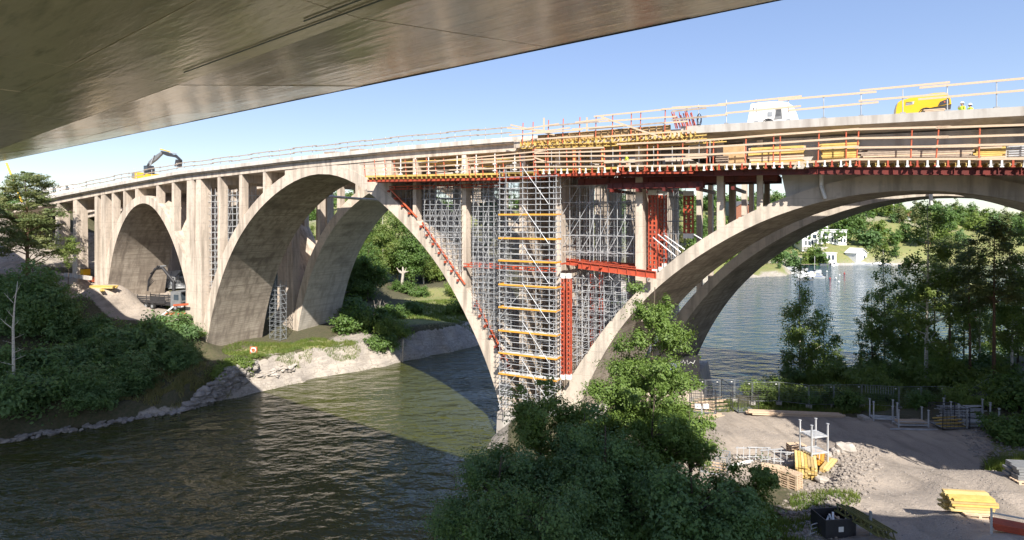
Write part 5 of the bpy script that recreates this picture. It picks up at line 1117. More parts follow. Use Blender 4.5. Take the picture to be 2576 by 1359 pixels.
while n < 290 and tries < 9000:
    tries += 1
    Y = fr.uniform(196, 400); X = fr.uniform(.17, .9)*Y
    P_ = np.array([[X, Y]])
    if sdist(P_, LEFT)[0] < 2.5: continue
    if any(((X-a)/c)**2+((Y-b)/d)**2 < 1 for a, b, c, d in houses_zone): continue
    if vnoise(P_+400, 22)[0] < -.2 and fr.random() < .85: continue
    k = int(fr.integers(0, 6)); s_ = fr.uniform(.65, 1.35); z = gz(X, Y)
    far_list.append((k, X, Y, z, s_*1.35)); n += 1
# name each by the nearest landmark, then by its rank there
LM = [(178,304,'white villas'), (166,322,'upper white house'), (222,352,'blue awnings house'), (232,345,'red roofed house'), (195,318,'little cottage'), (172,294,'white boathouse'), (156,294,'pavilion'), (100,240,'grassy far point'), (105,270,'brick house'), (114,300,'grey ridge house'), (245,300,'cove end'), (300,345,'far right wood'), (60,215,'near shore bend'), (140,360,'brick house ridge')]
KD = ['leafy green tree', 'yellowish round tree', 'pine', 'dark tree', 'bushy green tree', 'spreading green tree']
used = {}
seen = {}
for k, X, Y, z, s_ in sorted(far_list, key=lambda q: q[2]):
    j = min(range(len(LM)), key=lambda i: (LM[i][0]-X)**2+(LM[i][1]-Y)**2); lx, ly, nm = LM[j]
    side = 'left of' if X/Y < lx/ly-.01 else ('right of' if X/Y > lx/ly+.01 else 'in line with'); dep = 'low' if Y < ly-5 else ('high' if Y > ly+12 else 'level'); sz = 'small' if s_ < 1.1 else ('medium' if s_ < 1.35 else ('large' if s_ < 1.6 else 'very large'))
    lab = '%s %s across the bay, %s %s the %s' % (sz, KD[k], dep, side, nm)
    seen.setdefault(lab, []).append((k, X, Y, z, s_))
for lab, L_ in seen.items():
    L_.sort(key=lambda q: q[1]/q[2]); nm_ = {1: [''], 2: ['left', 'right'], 3: ['leftmost', 'middle', 'rightmost'], 4: ['leftmost', 'left middle', 'right middle', 'rightmost']}.get(len(L_), ['']*len(L_))
    for r_, (k, X, Y, z, s_) in zip(nm_, L_):
        tree('pine_tree' if k == 2 else 'broadleaf_tree', (r_+' far '+lab.replace(' across the bay', '')) if r_ else lab, 'trees on the hillside across the bay', (X, Y, z-.2), FP[k], (X*7) % 6, s_)
# far-off wood as one mass
def wood(name, label, n, rx, ry, seed, leaf=1.5, hgt=(6, 11)):
    rg = rgen(seed); Cs = []; Ns = []
    P_ = np.column_stack([rg.uniform(*rx, n), rg.uniform(*ry, n)]); P_ = P_[sdist(P_, LEFT) > 3]; z = height(P_)
    for (x, y), zz in zip(P_, z):
        h_ = rg.uniform(*hgt); m_ = 70; d = rg.normal(size=(m_, 3)); d /= np.linalg.norm(d, axis=1)[:, None]; r_ = h_*.36
        Cs.append(np.array([x, y, zz+h_*.6])+d*rg.uniform(.6, 1, m_)[:, None]*np.array([r_, r_, h_*.42])); Ns.append(d+rg.normal(size=(m_, 3))*.5+[0,0,.4])
    tag(link(name, leaves_mesh(name, np.vstack(Cs), np.vstack(Ns), leaf, M['leafdark' if seed % 2 else 'leaf'], rg, .8)), label, 'wood', None, 'stuff')
wood('far_wood', 'distant wood on the ridge right of the bay', 900, (150, 620), (395, 640), 221)
wood('far_wood', 'distant wood on the hills behind the bridges', 600, (-120, 200), (300, 460), 222)
wood('far_wood', 'distant wood behind the left end of the bridge', 420, (-420, -110), (165, 330), 223, 1.2, (5, 9))
wood('far_wood', 'low far wood at the right horizon', 350, (330, 640), (318, 395), 224)
labs = ['tree at the left tip of the far cove beside the jetty', 'big round willow on the far shore left of the lawn', 'weeping willow on the far point', 'round dark bush on the grassy far point', 'dark oak group right of the white boathouse', 'dark tree beside the boathouse', 'tall dark tree above the white villa', 'tree between the villa and the white hut', 'dark tree at the right end of the cove quay', 'tree at the waterline right of the moored boats', 'tree above the cottage on the far slope', 'pine on the skyline beside the mast']
for k, (px, pb, top, Y, f_, wd) in enumerate(((2035,655,600,292,1,1.5), (2062,667,618,288,0,1.6), (1990,665,605,280,3,1.1), (1960,684,660,240,3,1.), (2180,640,560,300,3,2.), (2205,655,575,296,3,1.7), (2160,590,520,318,0,1.5), (2050,640,600,300,1,1.2), (2225,660,600,292,1,1.4), (2250,664,610,290,0,1.4), (2270,590,545,330,0,1.2), (2305,540,500,350,2,1.))):
    x = (px-CX)/F*Y; z = gz(x, Y); zt = EYE+(HZ-top)*Y/F; v = max(.4, (zt-z)/8.5); tree('broadleaf_tree', labs[k], 'trees along the far shore', (x, Y, z-.2), FP[f_], k, (v*wd*.8, v*wd*.8, v))

def house(name, label, px, pyb, Y, w, d, h, wall, roof, rk, wins, rz=0., grp='houses across the bay', zb=None, extra=None):
    x = (px-CX)/F*Y; z = max(EYE+(HZ-pyb)*Y/F, gz(x, Y-.5)-.2) if zb is None else zb
    t = thing(name, label, 'house', (x, Y, z), rz, grp)
    MB().span(-w/2, w/2, 0, d, -3, h).obj('wall', M[wall], t)
    if rk == 'flat': MB().span(-w/2-.3, w/2+.3, -.4, d+.3, h+.002, h+.3).obj('roof', M[roof], t)
    elif rk == 'gable_x':
        MB().prism([(-.5, h-.1), (d/2, h+d*.28), (d+.5, h-.1), (d+.5, h+.1), (d/2, h+d*.28+.25), (-.5, h+.1)], -w/2-.4, w/2+.4, 'x').obj('roof', M[roof], t)
        MB().prism([(.01, h), (d/2, h+d*.27), (d-.01, h)], -w/2+.01, w/2-.01, 'x').obj('gable', M[wall], t)
    else:
        MB().prism([(-w/2-.4, h-.1), (0, h+w*.3), (w/2+.4, h-.1), (w/2+.4, h+.12), (0, h+w*.3+.25), (-w/2-.4, h+.12)], -.5, d+.4).obj('roof', M[roof], t)
        MB().prism([(-w/2+.01, h), (0, h+w*.29), (w/2-.01, h)], .01, d-.01).obj('gable', M[wall], t)
    for (wx, wz, ww, wh) in wins:
        f_ = MB().span(wx-ww/2-.1, wx+ww/2+.1, -.08, .02, wz-.1, wz+wh+.1).obj('window', M['white'], t)
        p_ = MB().span(wx-ww/2, wx+ww/2, -.12, -.082, wz, wz+wh).obj('pane', M['glass'], f_)
    if extra: extra(t)
    return t
def balc(x0, x1, z):
    def f(t):
        MB().span(x0, x1, -1.6, -.002, z-.15, z).obj('balcony', M['white'], t)
        bk = MB().span(x0, x1, -1.6, -1.55, z+.85, z+.95).obj('balcony_rail', M['white'], t)
        for k in range(int((x1-x0)/.6)): rod('baluster', (x0+.3+k*.6, -1.57, z), (x0+.3+k*.6, -1.57, z+.85), .04, 'white', t)
    return f
house('villa', 'white cubic villa with a flat roof, right part of the pair above the lawn', 2098, 618, 304, 13, 9, 6.3, 'white', 'white', 'flat', [(-5,.3,1.,2.3), (-3.4,.3,.8,2.3), (-.8,.3,.8,2.3), (.6,.3,.8,2.3), (3.8,.3,.8,1.6), (5.3,.3,.8,1.6), (-4.2,3.4,2.4,1.8), (-1,3.4,.8,1.9), (.4,3.4,.8,1.9), (3.,3.4,.8,1.9), (4.8,3.4,2.,1.9)])
house('villa', 'white cubic villa with a flat roof, left part half behind the arch', 2040, 618, 306, 9, 9, 7.3, 'white', 'white', 'flat', [(-2.6,.3,.8,2.2), (-1,.3,.8,2.2), (.8,.3,.8,2.2), (2.6,.3,.8,2.2), (-2.4,3.8,.8,1.9), (-.6,3.8,.8,1.9), (1.8,3.8,2,1.9)])
house('villa', 'upper white house with a brown chimney behind the cubic villas', 2062, 590, 322, 9, 8, 6.2, 'white', 'roof_red', 'flat', [(-2,3.4,1,1.6), (0,3.4,1,1.6), (2.4,3.4,1.2,1.6)], extra=lambda t: MB().span(-4.2,-3.4,-.3,.4,0,7.4).obj('chimney', M['roof_red'], t))
MBw = MB().span(-13, 9, -.3, .3, -1.6, .1); o = MBw.obj('terrace_wall', M['conc_new'], None, loc=tuple(atY(2085, 622, 299))); tag(o, 'grey terrace wall in front of the white villas', 'wall')
house('house', 'white house with blue awnings high on the hill under the arch', 2230, 517, 352, 9, 8, 8.5, 'white', 'white', 'flat', [(-2.2,1.4,2,1.6), (1.6,1.4,2,1.6), (-2.2,5,2,1.6), (1.6,5,2,1.6)], extra=lambda t: [MB().prism([(-.02,z+1.7),(-.9,z+1.),(-.85,z+.95),(-.02,z+1.5)], x-1.1, x+1.1, 'x').obj('awning', M['blue'], t) for x in (-2.2, 1.6) for z in (1.4, 5)])
house('house', 'low white house with a broad red roof on the far hilltop', 2302, 563, 345, 17, 8, 4.6, 'white', 'roof_red', 'gable_x', [(-6,.4,1.2,1.6), (-3,.4,1.2,1.6), (0,.4,1.2,1.6), (3,.4,1.2,1.6), (6,.4,1.2,1.6), (-4,2.6,1.2,1.4), (0,2.6,1.2,1.4), (4,2.6,1.2,1.4)], extra=balc(-8.4, 8.4, 2.3))
house('house', 'small grey roofed white house right of the red roofed one', 2330, 556, 352, 7, 6, 4, 'white', 'roof_grey', 'gable_y', [(-1.5,1,1.1,1.4), (1.5,1,1.1,1.4)])
house('cottage', 'little white cottage with a dark gable roof halfway up the slope', 2207, 612, 318, 5, 4, 2.4, 'white', 'roof_grey', 'gable_y', [(0,.5,1,1.3)])
house('boathouse', 'white boathouse with a white gable roof at the right end of the quay', 2168, 657, 289, 7.4, 6, 3.8, 'white', 'white', 'gable_y', [(1.8,1.2,1.1,1.3)], .4)
house('pavilion', 'white flat roofed pavilion with glass doors on the far quay', 2086, 656, 289.5, 7, 4.5, 3.6, 'white', 'white', 'flat', [(-1.8,.4,1.1,2.3), (0,.4,1.1,2.3), (1.8,.4,1.1,2.3)])
house('house', 'pale unfinished house frame on the hilltop left of the blue awnings', 2192, 520, 356, 7, 6, 5, 'wood', 'white', 'flat', [(-2,.5,1.6,1.4), (1,.5,1.6,1.4), (-2,3,1.6,1.4)])
house('house', 'red brick house with a dark roof seen between the bridge columns', 1872, 566, 270, 8, 8, 8, 'roof_red', 'roof_grey', 'gable_y', [(-1.8,2,1.2,1.4), (1.6,2,1.2,1.4), (0,5,1.2,1.3)])
house('house', 'grey flat house on the ridge seen between the bridge columns', 1862, 528, 300, 9, 8, 4, 'grey', 'roof_grey', 'flat', [(-2,1,2,1.4), (2,1,2,1.4)])
h = hit(900, 722); house('wooden_house', 'dark wooden house with a white framed window behind the farther arch', 897, 722, h.y, 9.5, 7, 3.3, 'dark', 'roof_grey', 'gable_x', [(1.2,.9,1.1,1.5)], .25, grp=None, zb=h.z)
# quay, lawn things
o = MB().span(0, 44, 0, 2.2, -1, .9).obj('quay', M['conc_new'], None, loc=(150, 286.4, 0), rz=-.03); tag(o, 'pale stone quay along the far cove', None, None, 'structure')
for k, (x, y, L, a) in enumerate(((134, 283, 12, .1), (140, 290, 9, .5), (176, 280.5, 7, 1.5), (186, 281, 6, 1.5))):
    t = thing('jetty', ['long wooden jetty on the left side of the far cove', 'short jetty beside the willow on the far shore', 'small jetty among the moored boats', 'jetty at the right end of the quay'][k], 'jetty', (x, y, 0), a, 'jetties in the far cove')
    for j in range(int(L/.5)): MB().span(j*.5, j*.5+.44, 0, 1.6, .55, .63).obj('plank', M['woodgrey'], t)
    for j in range(int(L/2.5)+1): rod('pile', (j*2.5+.1, .2, -1), (j*2.5+.1, .2, .55), .1, 'bark', t); rod('pile', (j*2.5+.1, 1.4, -1), (j*2.5+.1, 1.4, .55), .1, 'bark', t)
t = thing('trampoline', 'round trampoline with a dark safety net on the far lawn', 'trampoline', tuple(atY(2126, 655, 297)), 0)
MB().tube([(1.9*math.cos(a), 1.9*math.sin(a), .8) for a in [i*math.pi/8 for i in range(17)]], .09, 6, False).obj('ring', M['green'], t)
b = MB(); 
for i in range(16):
    a = i*math.pi/8; b.v += [(1.85*math.cos(a), 1.85*math.sin(a), .85), (1.85*math.cos(a), 1.85*math.sin(a), 2.5)]
for i in range(16): j = (i+1) % 16; b.f.append((i*2, j*2, j*2+1, i*2+1))
b.obj('safety_net', M['dark'], t)
for i in range(4): a = i*math.pi/2; rod('leg', (1.9*math.cos(a), 1.9*math.sin(a), 0), (1.9*math.cos(a), 1.9*math.sin(a), 2.6), .05, 'galv', t)
t = thing('garden_stairs', 'long straight stairs climbing the far lawn to the villas', 'stairs', tuple(atY(2104, 656, 294)), 0)
for k in range(14): MB().span(-.9-k*.62, .3-k*.62, k*.5, k*.5+.6, -.2+k*.46, .12+k*.46).obj('step', M['roof_grey'], t)
def boat(label, px, py, L, rz, cabin=True, col='white', grp='boats in the far cove', name='motor_boat'):
    p = at(px, py, 0); t = thing(name, label, 'boat', (p.x, p.y, 0), rz, grp); w_ = L*.16
    b = MB(); st = [(-.5, .85, 0), (-.2, 1, 0), (.15, .95, .03), (.36, .6, .1), (.5, .04, .2)]
    for x, k, zz in st:
        b.v += [(x*L, -w_*k*.6, -.2), (x*L, -w_*k, .75+zz*L*.25), (x*L, w_*k, .75+zz*L*.25), (x*L, w_*k*.6, -.2)]
    for i in range(4):
        for j in range(4): b.f.append((i*4+j, i*4+(j+1) % 4, (i+1)*4+(j+1) % 4, (i+1)*4+j))
    b.f += [(0,1,2,3), (16,19,18,17)]; b.obj('hull', M[col], t)
    MB().prism([(-.42*L,.76),(-.05*L,.76),(-.05*L,.78),(-.42*L,.78)], -w_*.7, w_*.7).obj('cockpit', M['blue'], t)
    if cabin:
        MB().prism([(-.1*L,.75),(.3*L,.8),(.14*L,1.35),(-.06*L,1.7),(-.16*L,1.7)], -w_*.62, w_*.62).obj('cabin', M['white'], t)
        MB().prism([(.16*L,1.34),(.0*L,1.66),(-.02*L,1.66),(.13*L,1.30)], -w_*.55, w_*.55).obj('windscreen', M['glass'], t)
    else: MB().span(-.02*L, .02*L, -w_*.6, w_*.6, .75, 1.25).obj('windscreen', M['glass'], t)
    MB().span(-.54*L, -.5*L, -.2, .2, .2, 1.2).obj('engine', M['black'], t)
    rod('bow_rail', (.2*L, -w_*.7, 1.25), (.46*L, 0, 1.45), .03, 'galv', t); rod('bow_rail', (.2*L, w_*.7, 1.25), (.46*L, 0, 1.45), .03, 'galv', t)
    return t
for a in (('long white motor yacht at the right end of the far quay', 2207, 668, 11, 3.0, True), ('white cabin boat left of the motor yacht', 2168, 668, 9, 2.9, True), ('small white boat in the middle of the far quay', 2135, 666, 6, .2, False), ('small open boat with a blue cockpit at the far quay', 2099, 668, 4.5, .3, False),
          ('grey rubber dinghy left of the small open boat', 2076, 668, 6, .1, False, 'grey'), ('dark hulled white cabin boat alone at the left jetty', 2005, 679, 8.5, 2.95, True), ('white cabin boat behind in the moored cluster', 2018, 690, 8.5, 3.0, True), ('white sailing boat with a bare mast in the moored cluster', 2048, 687, 7.5, .3, False),
          ('white cabin boat in the middle of the moored cluster', 2036, 694, 9, 2.9, True), ('largest white cabin boat at the front of the moored cluster', 2040, 700, 9.5, 3.0, True), ('small dark motor boat in front of the moored cluster', 2024, 706, 6, 3.2, False, 'grey')):
    o = boat(*a)
    if 'mast' in a[0]: rod('mast', (0.3,0,.7), (.3,0,7.), .07, 'white', o)
for k, (px, py, c) in enumerate(((2124,689,'redplastic'), (2088,702,'redplastic'), (2112,693,'white'), (2103,701,'white'), (2110,710,'white'), (2029,677,'white'), (2080,684,'white'), (2097,672,'white'), (2452,767,'redplastic'), (2430,735,'redplastic'), (2050,690,'yelpaint'))):
    p = at(px, py, 0); t = thing('mooring_buoy', ['red upright buoy in the middle of the cove','small red buoy in front of the cove','white buoy right of the cluster','white buoy next to the small red one','white buoy nearest the bridge','white buoy beyond the moored cluster','white buoy off the jetty','white buoy close to the quay','red buoy seen through the right hand trees','second red buoy seen through the right hand trees','yellow buoy at the moored cluster'][k], 'buoy', (p.x, p.y, 0), 0, 'mooring buoys')
    MB().ell((0,0,.15), (.3,.3,.32)).obj('float', M[c], t, True); rod('stem', (0,0,.4), (0,0,1.0 if k == 0 else .6), .05, c, t)
# gravel edge of the far point
t = thing('pier_mast', 'thin mast on the far skyline beside the red roofed house', 'mast', tuple(atY(2318, 548, 350))); rod('pole', (0,0,-3), (0,0,13), .12, 'galv', t); rod('crossbar', (-.8,0,9), (.8,0,9), .06, 'galv', t)
# left background: crane, poles, vehicles at the bridge end
p = atY(38, 445, 240); t = thing('mobile_crane', 'distant yellow crane jib above the pine at the left edge', 'crane', (p.x, p.y, 24))
rod('jib', (4, 0, 2), (-3.5, 0, 21), .35, 'yelpaint', t); MB().span(1, 9, -1.5, 1.5, 0, 3).obj('carrier', M['yelpaint'], t)
def van(label, s, w, z, L, h_, col, cat='van'):
    t = thingB('parked_'+cat, label, cat, s, w, z, 'vehicles at the left bridge end')
    MB().prism([(-L/2,.45),(L/2,.45),(L/2,1.1),(L/2-.9,h_*.62),(L/2-1.5,h_),(-L/2,h_)], -1, 1).obj('body', M[col], t)
    MB().prism([(L/2-.98,h_*.66),(L/2-1.45,h_-.12),(L/2-2.3,h_-.12),(L/2-2.3,h_*.6)], -1.02, 1.02).obj('side_window', M['glass'], t)
    for x in (-L/2+.9, L/2-1.0):
        for y in (-.95, .95): MB().tube([(x, y-.12, .4), (x, y+.12, .4)], .4, 12).obj('wheel', M['rubber'], t)
    return t
for a in (('white van parked at the far left end of the bridge', -90, 3.5, 26.7, 5.4, 2.3, 'white'), ('white box van behind the railing at the bridge end', -94, 3.2, 26.3, 6, 2.6, 'white'), ('grey pickup further back at the bridge end', -99, 5., 25.8, 5, 1.9, 'grey')): van(*a)
for k, (px, py, t_) in enumerate(((145, 494, 464), (192, 490, 462), (218, 484, 463))):
    Y = 118; p = atY(px, py, Y); zt = EYE+(HZ-t_)*Y/F; t = thing('lamp_post', ['first slim pole behind the bridge end from the left', 'second slim pole behind the bridge end', 'third slim pole behind the bridge end'][k], 'lamp post', (p.x, Y, p.z-2), 0, 'poles behind the bridge end')
    rod('pole', (0,0,0), (0,0,zt-p.z+2), .09, 'galv', t); rod('arm', (0,0,zt-p.z+1.9), (.7,0,zt-p.z+2.), .06, 'galv', t)

# ------------------------------------------------------------------ machines and people on the deck
def excavator(label):
    s, z = SZ(372, 447, 4.); z = zd(s)+.02; t = thingB('excavator', label, 'excavator', s, 4., z)
    for y in (-1.1, 1.1):
        tr_ = MB().prism([(-1.9,.35),(-1.6,.05),(1.6,.05),(1.9,.35),(1.6,.8),(-1.6,.8)], y-.28, y+.28).obj('track', M['rubber'], t)
        for x in (-1.3,-.65,0,.65,1.3): MB().tube([(x,y-.31,.4),(x,y+.31,.4)], .18, 10).obj('roller', M['dark'], tr_)
    MB().prism([(-2.3,.9),(2.1,.9),(2.1,1.5),(.7,1.75),(-1.7,1.95),(-2.3,1.7)], -1.25, 1.25).obj('house', M['yelpaint'], t)
    MB().prism([(-2.35,1.0),(-2.3,1.7),(-1.9,1.95),(-1.5,1.95),(-1.5,1.0)], -1.27, 1.27).obj('counterweight', M['grey'], t)
    c = MB().prism([(.8,1.5),(2.1,1.5),(2.2,2.3),(1.9,2.9),(.8,2.9)], -1.2, -.2).obj('cab', M['dark'], t); MB().prism([(.95,2.0),(2.0,2.0),(1.8,2.75),(.95,2.75)], -1.24, -1.205).obj('window', M['glass'], c)
    pv = (1.0, 0, 1.7)
    def arm(name, p, q, h0, h1, mk, wd=.4):
        p = Vector((p[0], 0, p[1])); q = Vector((q[0], 0, q[1])); d = (q-p).normalized(); n_ = Vector((-d.z, 0, d.x)); m_ = (p+q)/2
        pts = [p-n_*h0/2, m_-n_*h1/2, q-n_*h0/3, q+n_*h0/3, m_+n_*h1/2, p+n_*h0/2]
        return MB().prism([(a.x, a.z) for a in pts], -wd/2, wd/2).obj(name, M[mk], t)
    arm('boom', (-.6,1.7), (.5,3.4), .5, .6, 'dark'); arm('boom', (.5,3.4), (3.9,5.0), .5, .7, 'grey'); arm('stick', (3.6,5.1), (7.2,4.2), .4, .6, 'dark', .32); arm('attachment', (7.1,4.4), (8.6,3.5), .35, .3, 'black', .3)
    rod('cylinder', (.4,-.3,2.0), (2.2,-.3,4.6), .1, 'galv', t, 8); rod('cylinder', (3.3,0,5.6), (5.8,0,5.0), .09, 'yelpaint', t, 8); rod('cylinder', (5.6,0,4.9), (7.4,0,4.7), .07, 'galv', t, 8)
    MB().prism([(7.4,2.6),(8.3,2.5),(8.4,3.6),(7.7,3.7)], -.35, .35).obj('bucket', M['dark'], t)
    for x in (-1.8, -1.5): rod('handrail', (x,-1.2,1.9), (x,-1.2,2.6), .03, 'galv', t)
excavator('yellow excavator with a long black arm on the old bridge deck')
def compressor(kind, label, px, py, w, L, H_, face=1):
    s = SZ(px, py, w)[0]; z = zd(s)+.06; t = thingB('compressor', label, 'compressor', s, w, z, 'site compressors on the deck')
    f_ = face; P_ = lambda a: [(x*f_*L, y*H_) for x, y in a]
    if kind == 'yellow':
        MB().prism(P_([(-.5,.22),(-.49,.5),(-.46,.72),(-.40,.80),(-.1,.93),(.2,1.0),(.38,.99),(.44,.9),(.49,.7),(.5,.5),(.2,.42),(.0,.36),(-.06,.22)]), -.85, .85).obj('hood', M['yelpaint'], t, False)
        MB().prism(P_([(-.5,.08),(-.5,.22),(-.06,.22),(.0,.36),(.2,.42),(.5,.5),(.49,.3),(.3,.1)]), -.8, .8).obj('chassis', M['dark'], t)
        MB().prism(P_([(-.32,.56),(-.17,.6),(-.16,.72),(-.31,.68)]), -.87, -.852).obj('maker_plate', M['galv'], t)
        p = P_([(-.25,.6)])[0]
        for j in range(2): MB().span(p[0]-.25, p[0]+.2, -.885, -.871, p[1]+.02+.12*j, p[1]+.07+.12*j).obj('plate_mark', M['dark'], t)
        MB().prism(P_([(.26,.45),(.47,.52),(.46,.74),(.3,.62)]), -.87, -.852).obj('control_bay', M['black'], t)
        MB().tube([(.38*f_*L,-.9,.6*H_),(.38*f_*L,-.86,.6*H_)], .06, 8).obj('lamp', M['orange'], t)
    else:
        MB().prism(P_([(-.45,.12),(-.41,.55),(-.37,.97),(-.2,1.0),(.1,1.0),(.3,.93),(.42,.75),(.49,.4),(.52,.12)]), -.85, .85).obj('hood', M['white'], t)
        g_ = MB().prism(P_([(.06,.28),(.22,.3),(.2,.7),(.12,.72)]), -.87, -.852).obj('air_grille', M['grey'], t)
        for j in range(6): MB().span(min(.09*f_*L,.19*f_*L), max(.09*f_*L,.19*f_*L), -.89, -.875, H_*(.42+j*.05), H_*(.44+j*.05)).obj('louvre', M['black'], g_)
        MB().span(-.06*f_*L, .03*f_*L, -.87, -.852, .42*H_, .6*H_).obj('panel', M['galvdark'], t)
        MB().tube([(-.03*f_*L,-.88,.3*H_),(-.03*f_*L,-.851,.3*H_)], .06, 8).obj('cap', M['black'], t)
        for j in range(2): MB().span(-.33*L+.25*j, -.31*L+.25*j, -.87, -.852, .66*H_, .8*H_).obj('slot', M['dark'], t)
        MB().span(-.62*L, -.46*L, -.5, .5, .0, .16*H_).obj('step_box', M['galvdark'], t)
    wx = .05*L if kind == 'yellow' else -.05*L
    for y in (-.86, .86):
        q = MB().tube([(wx,y-.11,.34),(wx,y+.11,.34)], .36, 16).obj('wheel', M['rubber'], t); MB().tube([(wx,y-.12,.34),(wx,y+.12,.34)], .19, 10).obj('rim', M['galv'], q)
        MB().tube([(wx+.48*math.cos(a), y, .34+.45*math.sin(a)) for a in [math.pi*k/8 for k in range(9)]], .05, 5).obj('mudguard', M['black'], t)
    rod('drawbar', (-.5*L*f_,0,.3), (-.72*L*f_,0,.32), .06, 'dark', t); rod('drawbar_jack', (-.66*L*f_,-.1,.0), (-.7*L*f_,-.1,.55), .04, 'dark', t)
    return t
compressor('yellow', 'big yellow compressor with a black chassis behind the deck railing', 2318, 258, 2.3, 3.75, 1.95)
compressor('white', 'rounded white compressor with a black grille behind the deck railing', 1940, 290, 3.0, 4.5, 2.35)
s = SZ(2355,250,.9)[0]; t = thingB('plank_stack', 'small stack of sawn planks at the wheel of the yellow compressor', 'plank stack', s-.3, .6, zd(s)+.07)
for i in range(5):
    for j in range(3): bar('plank', (-.55+jr.uniform(-.06,.06), j*.2, .05+i*.11), (.85+jr.uniform(-.06,.06), j*.2, .05+i*.11), .18, .08, 'wood', t)
def person(label, s, w, z, rz, h=1.8, arm='phone', tilt=0.):
    t = thingB('person', label, 'person', s, w, z, 'workers on the deck'); t.rotation_euler = (0, 0, BA+rz); k = h/1.8
    V_ = [(0,0,.98),(0,0,1.2),(0,0,1.42),(0,-.01,1.54),(0,-.03,1.66),(.09,0,.92),(.11,-.02,.5),(.11,.02,.08),(.12,-.14,.04),(-.09,0,.92),(-.11,-.03,.5),(-.11,.02,.08),(-.12,-.14,.04),
          (.19,0,1.43),(.27,.03,1.16),(.2,-.2,1.05),(.14,-.28,1.12),(-.19,0,1.43),(-.27,-.02,1.17)]
    V_ += [(-.17,-.22,1.38),(-.09,-.17,1.56)] if arm == 'phone' else [(-.24,-.18,1.0),(-.2,-.3,.98)]
    E_ = [(0,1),(1,2),(2,3),(3,4),(0,5),(5,6),(6,7),(7,8),(0,9),(9,10),(10,11),(11,12),(2,13),(13,14),(14,15),(15,16),(2,17),(17,18),(18,19),(19,20)]
    Rr = [.15,.15,.15,.06,.1,.1,.07,.055,.045,.1,.07,.055,.045,.075,.055,.045,.035,.075,.055,.045,.035]
    me = bpy.data.meshes.new('body'); me.from_pydata([tuple(c*k for c in v) for v in V_], E_, []); o = link('body', me, t); me.materials.append(M['skin'])
    m_ = o.modifiers.new('skin', 'SKIN'); 
    for v, r_ in zip(me.skin_vertices[0].data, Rr): v.radius = (r_*k, r_*k*.85)
    me.skin_vertices[0].data[0].use_root = True; o.modifiers.new('sub', 'SUBSURF').levels = 1; o.modifiers['sub'].render_levels = 2
    q = MB()
    q.tube([(0,0,.9*k),(0,0,1.0*k),(0,0,1.2*k),(0,-.005,1.38*k),(0,-.01,1.47*k),(0,-.01,1.5*k)], [.19*k,.185*k,.195*k,.215*k,.17*k,.09*k], 14); j_ = q.obj('jacket', M['hivis'], t, True)
    for a_, b_, c_ in ((13,14,15), (17,18,19)):
        MB().tube([tuple(c*k for c in V_[a_]), tuple(c*k for c in V_[b_]), tuple(c*k for c in V_[c_])], [.1*k,.08*k,.06*k], 10).obj('sleeve', M['hivis'], t, True)
    for zz in (1.08, 1.22): MB().tube([(0,0,zz*k),(0,0,(zz+.045)*k)], .203*k, 14).obj('reflective_band', M['galv'], t, True)
    for a_, b_, c_ in ((5,6,7), (9,10,11)):
        MB().tube([tuple(c*k for c in V_[a_]), tuple(c*k for c in V_[b_]), tuple(c*k for c in V_[c_])], [.13*k,.1*k,.08*k], 10).obj('trouser_leg', M['navy'], t, True)
    hd = MB().ell((0,-.035*k,1.68*k), (.085*k,.105*k,.125*k), 12, 9).obj('head', M['skin'], t, True)
    MB().ell((0,-.145*k,1.67*k), (.016*k,.022*k,.022*k), 6, 5).obj('nose', M['skin'], hd, True)
    for x in (-.035, .035): MB().ell((x*k,-.128*k,1.695*k), (.013*k,.01*k,.01*k), 6, 5).obj('eye', M['black'], hd)
    MB().ell((0,.01,1.70*k), (.095*k,.11*k,.12*k), 12, 8).obj('hair', M['hair'], hd, True)
    b = MB(); 
    for zz, r_ in ((1.72,.155),(1.735,.15),(1.74,.128),(1.8,.12),(1.85,.085),(1.87,.03)):
        b.v += [(r_*k*math.cos(a), -.02*k+r_*1.15*k*math.sin(a), zz*k) for a in [i*math.pi/7 for i in range(14)]]
    for i in range(5):
        for j in range(14): b.f.append((i*14+j, i*14+(j+1) % 14, (i+1)*14+(j+1) % 14, (i+1)*14+j))
    b.f += [tuple(range(14)), tuple(range(70, 84))]; b.obj('helmet', M['white'], t, True)
    return t
for px, w, arm, rz, lab in ((2421, 6.2, 'phone', -1.2, 'left worker in a yellow hi-vis jacket and white helmet raising a hand to the face'), (2441, 6.9, 'down', -1.6, 'right worker in a yellow hi-vis jacket and white helmet looking left')):
    s = SZ(px, 250, w)[0]; person(lab, s, w, zd(s), rz, 1.86 if arm == 'phone' else 1.8, arm)
for k, (px, w, lab) in enumerate(((1245, 0, None), (2050, 0, None))): pass
for px, lab in ((895, 'small stack of timber on the old deck behind the plank rail'), (830, 'second little timber stack further left on the old deck')):
    s = SZ(px, 380, 1)[0]; t = thingB('timber_pile', lab, 'timber pile', s, 1., zd(s), 'timber piles on the old deck')
    for i in range(3):
        for j in range(3): bar('beam', (-.9, j*.3, .1+i*.2), (.9+.1*j, j*.3, .1+i*.2), .25, .17, 'woodgrey', t)
t = thingB('worker_platform', 'worker in a yellow vest bent among the props under the yellow deck formwork', 'person', 0,0,0); bpy.data.objects.remove(t)
s = SZ(1590, 395, 1.)[0]; pz = SZ(1590, 415, 1.)[1]-.25; person('worker in a yellow hi-vis jacket on the lower platform behind the rails', s, -.8, 27.75, -1.5, 1.78, 'down')

